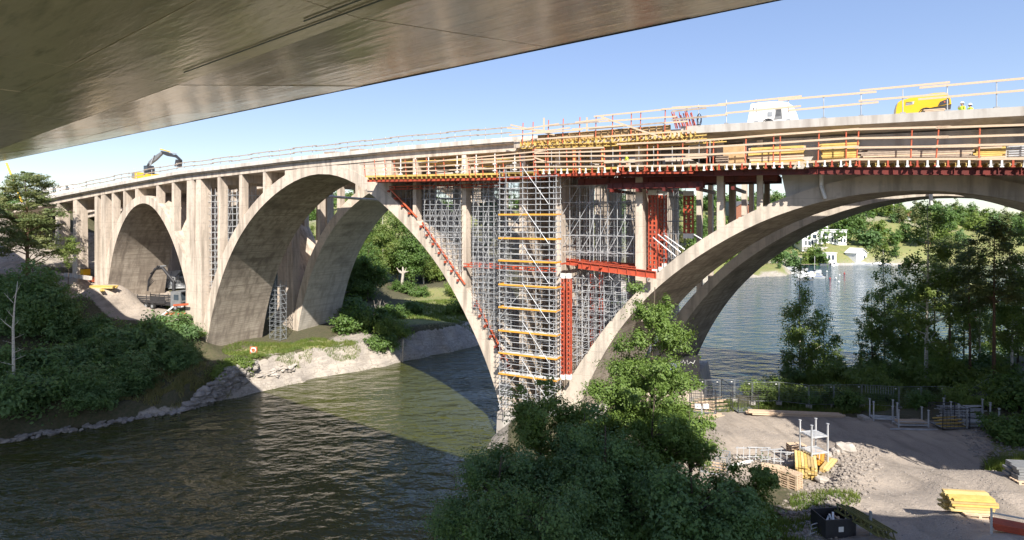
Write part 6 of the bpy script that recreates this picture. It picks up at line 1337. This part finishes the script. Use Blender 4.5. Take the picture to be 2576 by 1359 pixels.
# ------------------------------------------------------------------ left bank yard
def T(px, py, dz=0): h = hit(px, py); return h+Vector((0,0,dz))
tk = T(420, 778); t = thing('crane_truck', 'dark grey lorry with a folded black loading crane under the small arch', 'truck', (tk.x, tk.y, tk.z), -.35)
MB().span(-5.2, 2.2, -1.0, 1.0, .75, .98).obj('chassis', M['dark'], t)
cb = MB().prism([(2.2,.6),(4.3,.6),(4.4,1.5),(4.15,2.9),(3.7,3.05),(2.2,3.05)], -1.2, 1.2).obj('cab', M['grey'], t)
MB().prism([(4.42,1.75),(4.42,1.76),(4.22,2.8),(4.2,2.78)], -1.08, 1.08).obj('windscreen', M['glass'], cb)
MB().span(2.9, 3.9, -1.23, -1.205, 1.75, 2.6).obj('side_window', M['glass'], cb); MB().span(4.32, 4.45, -.9, .9, .8, 1.4).obj('grille', M['black'], cb)
for y in (-.95, .95): MB().span(4.36, 4.46, y-.2, y+.2, .65, .85).obj('headlight', M['white'], cb)
MB().span(4.25, 4.65, -1.1, 1.1, 2.95, 3.1).obj('sun_visor', M['black'], cb)
for x in (3.2, -1.8, -3.2):
    for y in (-1.05, 1.05): q = MB().tube([(x,y-.16,.5),(x,y+.16,.5)], .5, 16).obj('wheel', M['rubber'], t); MB().tube([(x,y-.17,.5),(x,y+.17,.5)], .24, 10).obj('rim', M['galvdark'], q)
for y in (-1.15, 1.15):
    for k in range(4): bar('side_board', (-5.2, y, 1.1+k*.28), (.9, y, 1.1+k*.28), .05, .2, 'dark', t)
    for x in (-5.1, -3.1, -1.1, .8): rod('stanchion', (x, y, .98), (x, y, 2.3), .05, 'dark', t)
for p_, q_, r_, m_ in (((1.5,0,1.0),(1.5,0,4.4),.26,'dark'), ((1.5,0,4.4),(-.9,0,6.6),.22,'black'), ((-.9,0,6.6),(-2.6,0,6.4),.2,'black'), ((-2.6,0,6.4),(-4.2,.1,4.4),.17,'black'), ((-4.2,.1,4.4),(-4.4,.1,2.7),.12,'black'), ((1.3,.3,2.6),(.2,.3,5.4),.1,'galvdark'), ((-.6,.3,6.9),(-2.4,.3,6.8),.1,'galvdark'), ((-2.2,.2,6.9),(-3.9,.25,5.0),.12,'dark'), ((-1.4,-.2,6.9),(-3.4,-.2,5.6),.1,'dark')):
    rod('crane_arm', p_, q_, r_, m_, t, 8)
for i in range(5): rod('hose', (-3.4+.2*i, -.2, 5.3-.2*i), (-4.1, -.1+.05*i, 3.4), .045, 'black', t)
def skip(label, px, py, rz, L=6.5):
    p = T(px, py); t = thing('steel_skip', label, 'skip', tuple(p), rz, 'skips under the small arch')
    h_ = 1.5; pr_ = [(-L/2,h_),(-L/2+1.2,.1),(L/2-1.2,.1),(L/2,h_)]
    for y in (-1.15, 1.12): MB().prism(pr_, y, y+.05).obj('side', M['white'], t)
    MB().span(-L/2+1.2, L/2-1.2, -1.1, 1.12, .1, .16).obj('floor', M['galvdark'], t)
    for a, b_ in ((pr_[0], pr_[1]), (pr_[3], pr_[2])):
        MB().prism([a, b_, (b_[0]+(.06 if a[0] < 0 else -.06), b_[1]), (a[0]+(.06 if a[0] < 0 else -.06), a[1])], -1.1, 1.12).obj('end', M['white'], t)
    for x in (-1.6,-.5,.6,1.7): MB().span(x-.05, x+.05, -1.22, -1.152, .15, h_).obj('rib', M['galv'], t)
    bar('rim', (-L/2-.1,-1.16,h_+.05), (L/2+.1,-1.16,h_+.05), .14, .12, 'white', t)
    MB().prism([(-2.4,.15),(2.4,.15),(1.9,h_-.15),(-.4,h_+.1),(-2.1,h_-.2)], -1.05, 1.05).obj('rubble', M['wood'], t)
skip('white open skip on the left, its pointed end by the arch foot', 335, 722, .12, 7.2)
skip('white skip standing behind, toward the inner arch leg', 412, 703, .2)
YV = ['yellow', 'yellow_pale', 'yellow_worn']
M['yellow_pale'] = mat('pale_yellow_girder', (.74, .58, .26), .65, 0, (.62, .46, .18), 3.); M['yellow_worn'] = mat('worn_yellow_girder', (.52, .38, .15), .7, 0, (.40, .29, .13), 3.)
def pile(name, label, cat, px, py, rz, L, rows, cols, mk, w=.2, h_=.1, grp=None, gap=1.15, jit=.12, dz=0, step=0.):
    p = T(px, py); t = thing(name, label, cat, (p.x, p.y, p.z+dz), rz, grp)
    for i in range(rows):
        for j in range(cols): bar('beam', (-L/2+jr.uniform(-jit,jit), j*w*gap+step*i, (i+.5)*h_*1.05), (L/2+jr.uniform(-jit,jit), j*w*gap+step*i, (i+.5)*h_*1.05), w, h_*.86, jr.choice(YV) if mk == 'yellow' else mk, t)
    return t
pile('beam_pile', 'stack of red steel beams on timber at the road corner', 'beam pile', 238, 716, -.3, 4.6, 4, 3, 'orange', .3, .18, dz=.4)
pile('girder_pile', 'yellow girders lying beside the red beams', 'girder pile', 255, 728, -.1, 4, 2, 4, 'yellow', .25, .2)
pile('girder_pile', 'single yellow girders on the gravel below the red beams', 'girder pile', 253, 738, -.9, 2.6, 1, 2, 'yellow', .25, .2)
pile('barrier_stack', 'red barrier frames leaning by the skip', 'barrier frames', 360, 720, .3, 2.6, 4, 2, 'orange', .12, .28)
pile('scrap_beams', 'orange scrap beams on the ground beside the pier', 'beam pile', 456, 792, .2, 4.5, 2, 4, 'orange', .2, .12)
pile('kerb_barrier', 'long pale concrete barrier along the left road', 'barrier', 195, 712, -.62, 11, 1, 1, 'conc_white', .5, .7)
pile('kerb_barrier', 'pale kerb running to the pier at the top of the thicket', 'barrier', 452, 806, .0, 9, 1, 1, 'conc_white', .35, .35)
def cage(label, px, py, rz, k=1., fill=None, grp='steel mesh crates', mk='galv', p=None):
    p = T(px, py) if p is None else p; t = thing('mesh_crate', label, 'crate', tuple(p), rz, grp); L, W_, H_ = 1.2*k, .9*k, .95*k
    for x in (-L/2, L/2):
        for y in (-W_/2, W_/2): rod('post', (x,y,0), (x,y,H_), .035, mk, t)
    for z in (.12, H_):
        for a, b_ in (((-L/2,-W_/2),(L/2,-W_/2)), ((L/2,-W_/2),(L/2,W_/2)), ((L/2,W_/2),(-L/2,W_/2)), ((-L/2,W_/2),(-L/2,-W_/2))): rod('rail', (*a,z), (*b_,z), .03, mk, t)
    for j in range(1, 7):
        z = .12+(H_-.12)*j/7; rod('wire', (-L/2,-W_/2,z), (L/2,-W_/2,z), .012, mk, t); rod('wire', (-L/2,W_/2,z), (L/2,W_/2,z), .012, mk, t); rod('wire', (L/2,-W_/2,z), (L/2,W_/2,z), .012, mk, t)
        x = -L/2+L*j/7; rod('wire', (x,-W_/2,.12), (x,-W_/2,H_), .012, mk, t); rod('wire', (x,W_/2,.12), (x,W_/2,H_), .012, mk, t)
    MB().span(-L/2, L/2, -W_/2, W_/2, .08, .13).obj('floor', M['galvdark'], t)
    if fill:
        for i in range(6): bar('content', (-L*.45, -W_*.3+i*W_*.12, .2+.1*(i % 3)*k), (L*.45, -W_*.3+i*W_*.12, .22+.12*(i % 3)*k), .1, .08, fill, t)
    return t
cage('grey crate standing behind the lorry cab, left one', 424, 724, .2, 2.2, 'galvdark'); cage('grey crate standing behind the lorry cab, right one', 446, 728, .4, 2.2, 'galv')
p = T(210, 699); o = thing('site_box', 'yellow site box at the foot of the second left pier', 'box', tuple(p), -.4); MB().span(-.9,.9,-.6,.6,0,1.2).obj('body', M['yelpaint'], o); MB().span(-.95,.95,-.65,.65,1.2,1.28).obj('lid', M['dark'], o)
p = T(220, 690); o = MB().span(-.05,.05,-.05,.05,0,8).obj('pipe', M['dark'], None, loc=tuple(p+Vector((.3,-.6,0)))); tag(o, 'thin dark pipe standing against the second left pier', 'pipe')
p = T(638, 900); t = thing('lifebuoy_stand', 'lifebuoy on a small orange stand on the rock ledge', 'lifebuoy', tuple(p))
rod('post', (-.3,0,0), (-.3,0,1.5), .05, 'wood', t); rod('post', (.3,0,0), (.3,0,1.5), .05, 'wood', t); MB().span(-.5,.5,-.02,.04,.5,1.5).obj('board', M['orange'], t)
MB().tube([(.33*math.cos(a), -.1, 1.02+.33*math.sin(a)) for a in [i*math.pi/8 for i in range(17)]], .08, 6, False).obj('ring', M['white'], t)
# stones of the left shore
sr = rgen(300)
def rock_mesh(seed, k=1.):
    rg = rgen(seed); b = MB().ell((0,0,0), (1,.8,.62), 8, 6); b.v = [tuple(np.array(v)*(1+rg.uniform(-.22,.22))) for v in b.v]; return b
RM = [rock_mesh(310+k).mesh('stone', M['rock']) for k in range(6)]; RMP = [rock_mesh(320+k).mesh('stone', M['rockpale']) for k in range(4)]
t = thing('stone_bank', 'stacked grey boulders forming the bank below the retaining block', 'stone wall', tuple(at(520, 1000, 1.0)))
o0 = Vector(t.location)
for row in range(9):
    for k in range(22):
        px = 432+k*7.6+3*(row % 2)+sr.uniform(-2,2); z = .1+row*.42
        if px < 455+row*8 or row > 2+k*.5: continue
        base = at(px, 1042-(px-432)*.30, 0); p = base+Vector((.25, .62, 0)).normalized()*row*.42; 
        link('stone', RM[int(sr.integers(6))], t, tuple(p+Vector((sr.uniform(-.15,.15), sr.uniform(-.15,.15), z))-o0), tuple(sr.uniform(-.35,.35,3)+np.array([0,0,sr.uniform(0,3)])), tuple(np.array([.8,.66,.55])*sr.uniform(.7,1.2)))
t = thing('shore_stones', 'ragged line of grey stones along the left waterline', 'stones', tuple(at(250, 1070, 0)))
o0 = Vector(t.location)
for k in range(150):
    px = sr.uniform(-10, 450); py = 1110-px*.166+sr.uniform(-9, 5); p = at(px, py, .1); 
    link('stone', RM[int(sr.integers(6))], t, tuple(p-o0), tuple(sr.uniform(-.5,.5,3)+np.array([0,0,sr.uniform(0,3)])), tuple(np.array([.6,.5,.35])*sr.uniform(.35,1.)))
t = thing('ledge_stones', 'broken slabs along the top of the sunlit rock bank', 'stones', tuple(at(700, 940, 1.5)))
o0 = Vector(t.location)
for k in range(44):
    px = sr.uniform(640, 740); py = 955-(px-640)*.22+sr.uniform(-12, 5); p = T(px, py)
    link('stone', RMP[int(sr.integers(4))], t, tuple(p-o0), tuple(sr.uniform(-.3,.3,3)+np.array([0,0,sr.uniform(0,3)])), tuple(np.array([.8,.5,.22])*sr.uniform(.4,1.)))

# ------------------------------------------------------------------ the yard at the lower right
_pal = {}
def pallet_stack(label, px, py, rz, n, mk='wood', grp='pallet stacks in the yard', top=None, p=None):
    p = T(px, py) if p is None else p; t = thing('pallet_stack', label, 'pallets', tuple(p), rz, grp)
    if mk not in _pal:
        b = MB()
        for k in range(5): b.span(-.6, .6, -.4+k*.165, -.4+k*.165+.1, .122, .144)
        for k in range(3):
            b.span(-.6+k*.53, -.6+k*.53+.14, -.4, .4, .1, .12)
            for j in range(3): b.span(-.6+k*.53, -.6+k*.53+.14, -.4+j*.33, -.4+j*.33+.12, .022, .098)
        for j in range(3): b.span(-.6, .6, -.4+j*.34, -.4+j*.34+.1, 0, .02)
        _pal[mk] = b.mesh('pallet', M[mk])
    for i in range(n): link('pallet', _pal[mk], t, (jr.uniform(-.02,.02), jr.uniform(-.02,.02), i*.146), (0,0,jr.uniform(-.03,.03)))['kind'] = 'stuff'
    return t
pallet_stack('tall pallet stack on the shade line behind the stacking rack', 2003, 1152, .15, 7)
pallet_stack('pallet stack with its side to the grass, below the yellow girders', 1990, 1228, -.9, 7)
pallet_stack('low wide pallet stack left of the girder bundle', 1958, 1205, -.35, 5)
pallet_stack('pallet stack hidden behind the rowan', 1938, 1198, -.35, 5)
pallet_stack('flat pallets lying under the stacking rack', 2042, 1160, .3, 2)
def rack(label, px, py, rz, L=1.5, W_=1.1, H_=2.6, shelves=(1.0, 1.9), mk='galv', slats=5, grp='grey stacking racks', p=None, lean=0):
    p = T(px, py) if p is None else p; t = thing('stacking_rack', label, 'rack', tuple(p), rz, grp)
    for x in (-L/2, L/2):
        for y in (-W_/2, W_/2): MB().span(x-.045, x+.045, y-.045, y+.045, 0, H_).obj('post', M[mk], t); MB().span(x-.08,x+.08,y-.08,y+.08,H_,H_+.05).obj('post_head', M[mk], t)
    for z in shelves:
        for y in (-W_/2, W_/2): bar('rail', (-L/2, y, z), (L/2, y, z), .05, .1, mk, t)
        for x in (-L/2, L/2): bar('rail', (x, -W_/2, z), (x, W_/2, z), .05, .1, mk, t)
        for k in range(slats): bar('slat', (-L/2, -W_/2+W_*(k+.5)/slats, z+.03), (L/2, -W_/2+W_*(k+.5)/slats, z+.03), .12, .03, mk, t)
    return t
rack('tall grey stacking rack with two shelves standing above the pallets', 2047, 1180, .25, 1.35, 1.15, 3.3, (1.3, 2.45))
def low_rack(label, px, py, rz, L=2.0, W_=1., H_=1.1, fill=None):
    t = rack(label, px, py, rz, L, W_, H_, (.22,), slats=3, grp='low grey stacking racks')
    bar('rail', (-L/2, -W_/2, .5), (L/2, -W_/2, .5), .04, .06, 'galv', t)
    if fill:
        for k in range(3): bar('content', (-L*.46, -W_*.3+.25*k, .42), (L*.46, -W_*.3+.25*k, .42), .2, .16, fill, t)
    return t
low_rack('low rack with a timber beam in front of the yard fence', 2290, 1075, -.05, 2.5, .9, 1.5, 'wood')
low_rack('empty low rack with tall posts left of the one holding timber', 2222, 1057, -.2, 1.9, .9, 1.7)
low_rack('grey rack full of tubes at the right end of the fence', 2462, 1074, -.06, 2.6, 1., 1.7, 'galv')
low_rack('second rack behind the tube rack', 2432, 1060, -.1, 3.2, 1., 1.7, 'galv')
t = thing('tube_heap', 'tangled heap of grey tubes and barriers by the fence', 'tubes', tuple(T(2420, 1058)))
for i in range(16): a = jr.uniform(-.12,.12); rod('tube', (-2+jr.uniform(-.3,.3), jr.uniform(-.5,.5), .2+.06*i), (1.9, jr.uniform(-.5,.5), .3+.06*i+a), .035, 'galv', t)
cage('black mesh crate with timber between the low rack and the tube racks', 2387, 1075, 0., 1.9, 'yellow', mk='black')
cage('dark mesh crate at the foot of the farther arch', 1790, 1030, .1, 2.6, 'wood', mk='black')
cage('second dark mesh crate nearer the arch leg', 1768, 1036, -.3, 2.0, 'wood', mk='black')
cage('low dark crate beside the long beams', 1873, 1036, .1, 1.7, None, mk='black')
cage('rusty mesh crate with boards beside the near trees', 1800, 1192, -.5, 1.5, 'wood', mk='galvdark')
# long beams
t = pile('long_beams', 'long pale timber beams on the ground along the fence', 'timber beams', 2002, 1049, -.13, 8.2, 2, 3, 'wood', .22, .16, jit=.3)
t = pile('slab_pieces', 'two broken concrete slabs at the fence corner', 'slabs', 2172, 1055, .2, 1.1, 2, 1, 'conc_new', .9, .13, jit=.3)
t = pile('flat_bars', 'thin grey bars on the gravel in front of the low racks', 'bars', 2330, 1084, -.05, 5, 1, 3, 'galv', .08, .06, jit=.5)
t = pile('loose_planks', 'loose planks on the ground by the dark crates', 'planks', 1800, 1052, .5, 2.6, 1, 4, 'wood', .14, .05, jit=.4, gap=2)
# girder bundles
pile('girder_bundle', 'thick bundle of yellow girders with pale ends above the grass', 'girder bundle', 2050, 1192, 1.15, 2.6, 8, 7, 'yellow', .17, .11, 'yellow girder bundles')
pile('girder_bundle', 'flat bundle of orange girders behind the thick bundle', 'girder bundle', 2070, 1160, 1.05, 2.6, 3, 5, 'orangeboard', .17, .12, 'yellow girder bundles')
pile('girder_bundle', 'small bundle of yellow girders on the heap slope', 'girder bundle', 2092, 1178, .85, 2.4, 2, 3, 'yellow', .17, .12, 'yellow girder bundles')
t = pile('girder_bundle', 'wide stack of yellow girders on a pallet at the right edge', 'girder bundle', 2452, 1300, -.12, 1.9, 5, 6, 'yellow', .17, .12, 'yellow girder bundles', dz=.15, jit=.18)
pallet_stack('pallet under the wide stack of yellow girders', 2455, 1304, -.12, 1, p=T(2452, 1300))
pile('girder_bundle', 'short yellow girders left of the wide stack', 'girder bundle', 2400, 1286, -.1, .9, 2, 3, 'yellow', .17, .12, 'yellow girder bundles')
t = pile('red_bracing', 'red railing posts laid in a grey frame at the lower right corner', 'red posts', 2560, 1345, -.5, 1.7, 4, 9, 'red', .07, .07, jit=.05)
for x in (-.95, .95): MB().span(x-.04,x+.04,-.2,-.12,-.2,1.0).obj('frame_post', M['galv'], t)
bar('frame_rail', (-.95,-.16,.8), (.95,-.16,.8), .06, .06, 'galv', t)
t = pile('block_stack', 'stack of dark grey slabs on a pallet at the right picture edge', 'slab stack', 2588, 1218, -.1, 1.5, 5, 2, 'grey', .55, .15, dz=.15); pallet_stack('pallet under the dark grey slabs', 2588, 1219, -.1, 1, p=T(2588, 1219)+Vector((0,.3,0)))
# green lattice girders and the black bin at the bottom
def lattice_girder(name, L, parent, y, mk='moss'):
    b = MB().span(-L/2, L/2, y-.05, y+.05, 0, .08).span(-L/2, L/2, y-.05, y+.05, .34, .42); n = int(L/.22)
    for k in range(n):
        b.quadbox((-L/2+(k+.5)*L/n, y, .21), (.36, .05, .04), rot=Matrix.Rotation(.95*(1 if k % 2 else -1), 3, 'Y'))
    return b.obj(name, M[mk], parent)
M['moss'] = mat('mossy_weathered_timber', (.17, .16, .05), .85, 0, (.10, .11, .04), 3.)
p = T(2168, 1350); t = thing('lattice_girders', 'mossy green lattice girders stood on edge at the bottom of the picture', 'girders', (p.x, p.y-.1, p.z+.5), 1.85)
for k in range(4): 
    o = lattice_girder('girder', 2.6, t, -.55+.34*k); o.rotation_euler = (R(18), 0, 0)
p = T(2098, 1345); t = thing('waste_bin', 'open black waste container full of scrap, cut by the lower edge', 'container', (p.x, p.y+.1, p.z), .1)
MB().span(-.8,.8,-.62,-.56,.05,.95).obj('side', M['black'], t); MB().span(-.8,.8,.56,.62,.05,.95).obj('side', M['black'], t); MB().span(-.8,-.74,-.56,.56,.05,.95).obj('side', M['black'], t); MB().span(.74,.8,-.56,.56,.05,.95).obj('side', M['black'], t); MB().span(-.74,.74,-.56,.56,.05,.12).obj('floor', M['black'], t)
for k in range(14): bar('scrap', (jr.uniform(-.6,.6), jr.uniform(-.4,.4), .45), (jr.uniform(-.6,.6), jr.uniform(-.4,.4), jr.uniform(.55,.95)), .09, .05, jr.choice(['wood','galv','orange','white']), t)
MB().span(-.12,.14,-.635,-.622,.35,.6).obj('sticker', M['white'], t)
t = thing('bent_frame', 'bent grey barrier lying left of the black container', 'barrier', tuple(T(2062, 1352)), .3)
MB().tube([(-.6,0,.1),(-.5,0,.55),(.5,.2,.5),(.6,.2,.1),(-.6,0,.1)], .03, 6).obj('tube', M['galv'], t); rod('tube', (-.5,.05,.3), (.55,.2,.3), .02, 'galv', t)
p = T(2186, 1345); t = thing('yellow_boards', 'yellow boards and a pallet behind the black container', 'boards', tuple(T(2130, 1300)), .35)
for k in range(3): bar('board', (-.8, .2*k, .12+.03*k), (.7, .2*k+.1, .12+.03*k), .18, .05, 'yellow', t)
MB().span(-.05,.05,-.05,.05,0,1.15).obj('marker_post', M['galvdark'], thing('steel_post', 'short grey post with a top plate beside the lattice girders', 'post', tuple(T(2190, 1352))))
# yard barriers lying down, left of the bundles
t = thing('barrier_heap', 'heap of fallen grey barriers and rack frames left of the pallets', 'barriers', tuple(T(1945, 1172)), -.35)
for k in range(6):
    x = -2.6+k*.85; y = jr.uniform(-.3,.3)
    for z in (.25, .95): bar('rail', (x, y, z+.1*(k%2)), (x+1.6, y+.5, z+.08*(k%3)), .06, .06, 'galv', t)
    for j in range(4): bar('upright', (x+.1+j*.45, y+.03+j*.14, .1), (x+.12+j*.45, y+.03+j*.14, 1.05), .05, .05, 'galv', t)
o = rod('white_pipe', tuple(T(1838,1188)+Vector((0,0,.3))), tuple(T(1892,1172)+Vector((0,0,.35))), .13, 'white', None, 10); tag(o, 'white plastic pipe on the gravel left of the fallen barriers', 'pipe')
t = thing('floodlight_pole', 'grey floodlight pole between the near trees and the dark crates', 'lamp post', tuple(T(1765, 1128)))
rod('pole', (0,0,0), (0,0,3.2), .07, 'galv', t); 
for a in (-.35, .3): MB().quadbox((a,-.1,3.25), (.45,.2,.32), .3*a).obj('lamp_head', M['white'], t)
# temporary fence
def fence_panel(label, a, b, green=False, h=2.0):
    a = Vector(a); b = Vector(b); d = b-a; t = thing('fence_panel', label, 'fence', tuple(a), math.atan2(d.y, d.x), 'temporary fence panels along the yard'); L = math.hypot(d.x, d.y)-.06; dz = b.z-a.z
    for x, z0 in ((.03, 0), (L, dz)): rod('post', (x,0,z0), (x,0,z0+h), .022, 'galvdark', t); MB().span(x-.22,x+.22,-.1,.1,z0-.25,z0+.06).obj('foot', M['conc_new'], t)
    for z in (.12, h): rod('rail', (.03,0,z), (L,0,z+dz), .017, 'galvdark', t)
    wires = MB(); n = int(L/.12)
    for k in range(1, n): x = L*k/n; wires.span(x-.002, x+.002, -.002, .002, .12+dz*k/n, h+dz*k/n)
    for k in range(1, 9): z = .12+(h-.12)*k/9; wires.prism([(.03,z),(L,z+dz),(L,z+dz+.004),(.03,z+.004)], .006, .012)
    o = wires.obj('wire_mesh', M['galvdark'], t); o['kind'] = 'stuff'
    MB().span(L-.32,L-.18,-.03,-.022,h-.22,h-.13).obj('tag_plate', M['white'], t)
    if green:
        for k in range(12): rod('bar', (.3+k*(L-.5)/12, -.03, h-.75), (.3+k*(L-.5)/12, -.03, h-.05), .012, 'galv', t)
fpx = [(1738,1002), (1775,1008), (1812,1013), (1848,1020), (1893,1028), (1960,1036), (2035,1043), (2098,1048), (2168,1050), (2262,1052), (2318,1052), (2377,1052), (2440,1054), (2487,1058), (2550,1066), (2620,1078)]
fpt = []
for k, (a, b) in enumerate(fpx):
    Yf = 61.2 if k == 0 else (60.6 if k < 4 else (59.6 if k < 6 else (58.4 if k < 9 else (57.6 if k < 12 else 56.4)))); x = (a-CX)/F*Yf; fpt.append((x, Yf, 4.75+.35*k/len(fpx) if k < 13 else gz(x, Yf)))
fl = ['first fence panel from the arch, open water behind it', 'second fence panel from the arch, before the water', 'third fence panel from the arch', 'fence panel where the water view ends', 'fence panel in front of the weeping birch', 'fence panel behind the left end of the long beams', 'fence panel behind the right end of the long beams', 'fence panel at the broken slabs', 'fence panel with close upright bars behind the empty low rack',
      'fence panel behind the rack holding timber', 'fence panel right of the timber rack', 'fence panel behind the black mesh crate', 'fence panel behind the tube racks', 'fence panel at the pine trunks by the right edge', 'last fence panel at the right picture edge']
for k in range(len(fpt)-1): fence_panel(fl[k], fpt[k], fpt[k+1], k == 8)
# boulders, stones and gravel of the heap
for k, (px, py, s_, lab) in enumerate(((2128,1138,.75,'large round pale boulder at the top of the gravel heap'), (2103,1146,.45,'flat pale boulder left of the round one'), (2068,1214,.5,'white boulder under the girder bundle'), (2050,1205,.35,'pale stone at the grass edge under the girders'), (2085,1150,.4,'pale stone between girders and heap'), (2494,1183,.35,'grey stone at the edge of the tall grass tuft'))):
    p = T(px, py); o = link('boulder', RMP[k % 4], None, (p.x, p.y, p.z+.2*s_), (.2*k, .1, k*1.2), (s_, s_*.9, s_)); tag(o, lab, 'boulder', 'pale boulders in the yard')
def gravel(name, label, pts_px, n, smin, smax, seed, m='rubble', spread=1.2):
    rg = rgen(seed); base = [np.array(v[:]) for v in RM[0].vertices[0].co[:1]] if False else None
    q = np.array([v.co[:] for v in RM[seed % 6].vertices]); fc = [tuple(p.vertices) for p in MB().ell((0,0,0),(1,.8,.62),5,4).f and RM[seed % 6].polygons]
    lo = MB().ell((0,0,0), (1,.8,.6), 5, 3); lv = np.array(lo.v); lf = lo.f
    poly = [T(*p) for p in pts_px]; V = []; Fc = []
    xs_ = [p.x for p in poly]; ys_ = [p.y for p in poly]; pl_ = np.array([(p.x, p.y) for p in poly])
    P = np.column_stack([rg.uniform(min(xs_)-spread, max(xs_)+spread, n*3), rg.uniform(min(ys_)-spread, max(ys_)+spread, n*3)])
    P = P[sdist(P, pl_) > -spread*rg.uniform(0, 1, n*3)][:n]; z = height(P)
    for (x, y), zz in zip(P, z):
        s_ = smin+(smax-smin)*rg.uniform()**3; a = rg.uniform(0, 6.28); c, s2 = math.cos(a), math.sin(a); v = lv*(1+rg.uniform(-.25,.25,lv.shape))*s_
        v = np.column_stack([v[:,0]*c-v[:,1]*s2+x, v[:,0]*s2+v[:,1]*c+y, v[:,2]+zz+s_*.15]); k0 = len(V); V += v.tolist(); Fc += [tuple(i+k0 for i in f_) for f_ in lf]
    me = bpy.data.meshes.new(name); me.from_pydata(V, [], Fc); me.materials.append(M[m]); tag(link(name, me), label, 'gravel', None, 'stuff')
gravel('rubble', 'coarse rubble on the ridge of the gravel heap', [(2170,1128), (2110,1150), (2075,1215), (2000,1290), (1960,1330), (2010,1340), (2110,1300), (2150,1240), (2180,1170)], 2600, .04, .2, 401)
gravel('rubble', 'grey stones at the lower end of the heap', [(1960,1330), (2060,1262), (2100,1290), (2090,1355), (1950,1359)], 1100, .04, .15, 402, 'rock')
gravel('gravel', 'scattered small stones on the open yard', [(1760,1080), (2150,1110), (2480,1180), (2560,1350), (2200,1350), (2200,1180), (2000,1150)], 1800, .02, .07, 403, 'rock', .5)
gravel('rubble', 'small stones along the foot of the fence and the earth bank', [(2480,1060), (2576,1090), (2576,1190), (2500,1180), (2440,1090)], 700, .05, .2, 404, 'rock')
t = thing('fallen_logs', 'fallen log and brushwood on the shaded bank right of the tube racks', 'logs', tuple(T(2530, 1095)))
rod('log', (-1.2,-.6,.1), (1.4,.9,.5), .16, 'deadwood', t)
for k in range(22): a = jr.uniform(0,6.28); rod('stick', (jr.uniform(-2,1.5), jr.uniform(-1.5,1), jr.uniform(0,.2)), (jr.uniform(-2,1.5), jr.uniform(-1.5,1), jr.uniform(.2,.9)), .02, 'bark', t, 4)
# dark panels with graffiti at the foot of the farther arch
s, z = SZ(1712, 975, 15.2); t = thingB('dark_hoarding', 'dark painted hoarding with white scrawl at the foot of the farther arch', 'hoarding', s-.6, 15.0, 4.6)
MB().span(-.6, 2.8, 0, .08, -1, 2.6).obj('panel', M['black'], t)
pts = [(.4,.9),(.6,1.4),(.8,1.0),(.95,1.5),(1.15,1.1),(1.4,1.55),(1.5,1.05),(1.8,1.35),(2.1,1.2),(2.3,1.6)]
MB().tube([(x, -.03, z_+.4) for x, z_ in pts], .035, 5).obj('scrawl', M['white'], t)
MB().quadbox((-.3,-.12,.9), (1.1,.05,1.0)).obj('blue_sheet', mat('pale_blue_sheet', (.25,.27,.42), .6), t)
# colourful graffiti blobs on the footing behind the near trees
for k, (x, z, w_, h_, c) in enumerate(((3.2,2.0,1.3,.8,'yelpaint'), (4.6,1.5,1.2,1.0,'graf_aqua'), (5.8,2.1,1.0,.7,'graf_blue'), (2.2,1.2,.9,.6,'graf_aqua'))):
    if c not in M: M[c] = mat(c, (.15,.45,.45) if c.endswith('aqua') else (.08,.15,.5), .6)
    b = MB(); n_ = 14; b.v = [(x+w_/2*math.cos(a)*(1+.25*math.sin(3*a+k)), -.86-.004*k, z+h_/2*math.sin(a)*(1+.2*math.cos(4*a))) for a in [i*2*math.pi/n_ for i in range(n_)]]+[(x+w_/2*math.cos(a)*(1+.25*math.sin(3*a+k)), -.80, z+h_/2*math.sin(a)*(1+.2*math.cos(4*a))) for a in [i*2*math.pi/n_ for i in range(n_)]]
    b.f = [tuple(range(n_)), tuple(range(2*n_-1, n_-1, -1))]+[(i, n_+i, n_+(i+1) % n_, (i+1) % n_) for i in range(n_)]; b.obj('graffiti', M[c], old1)
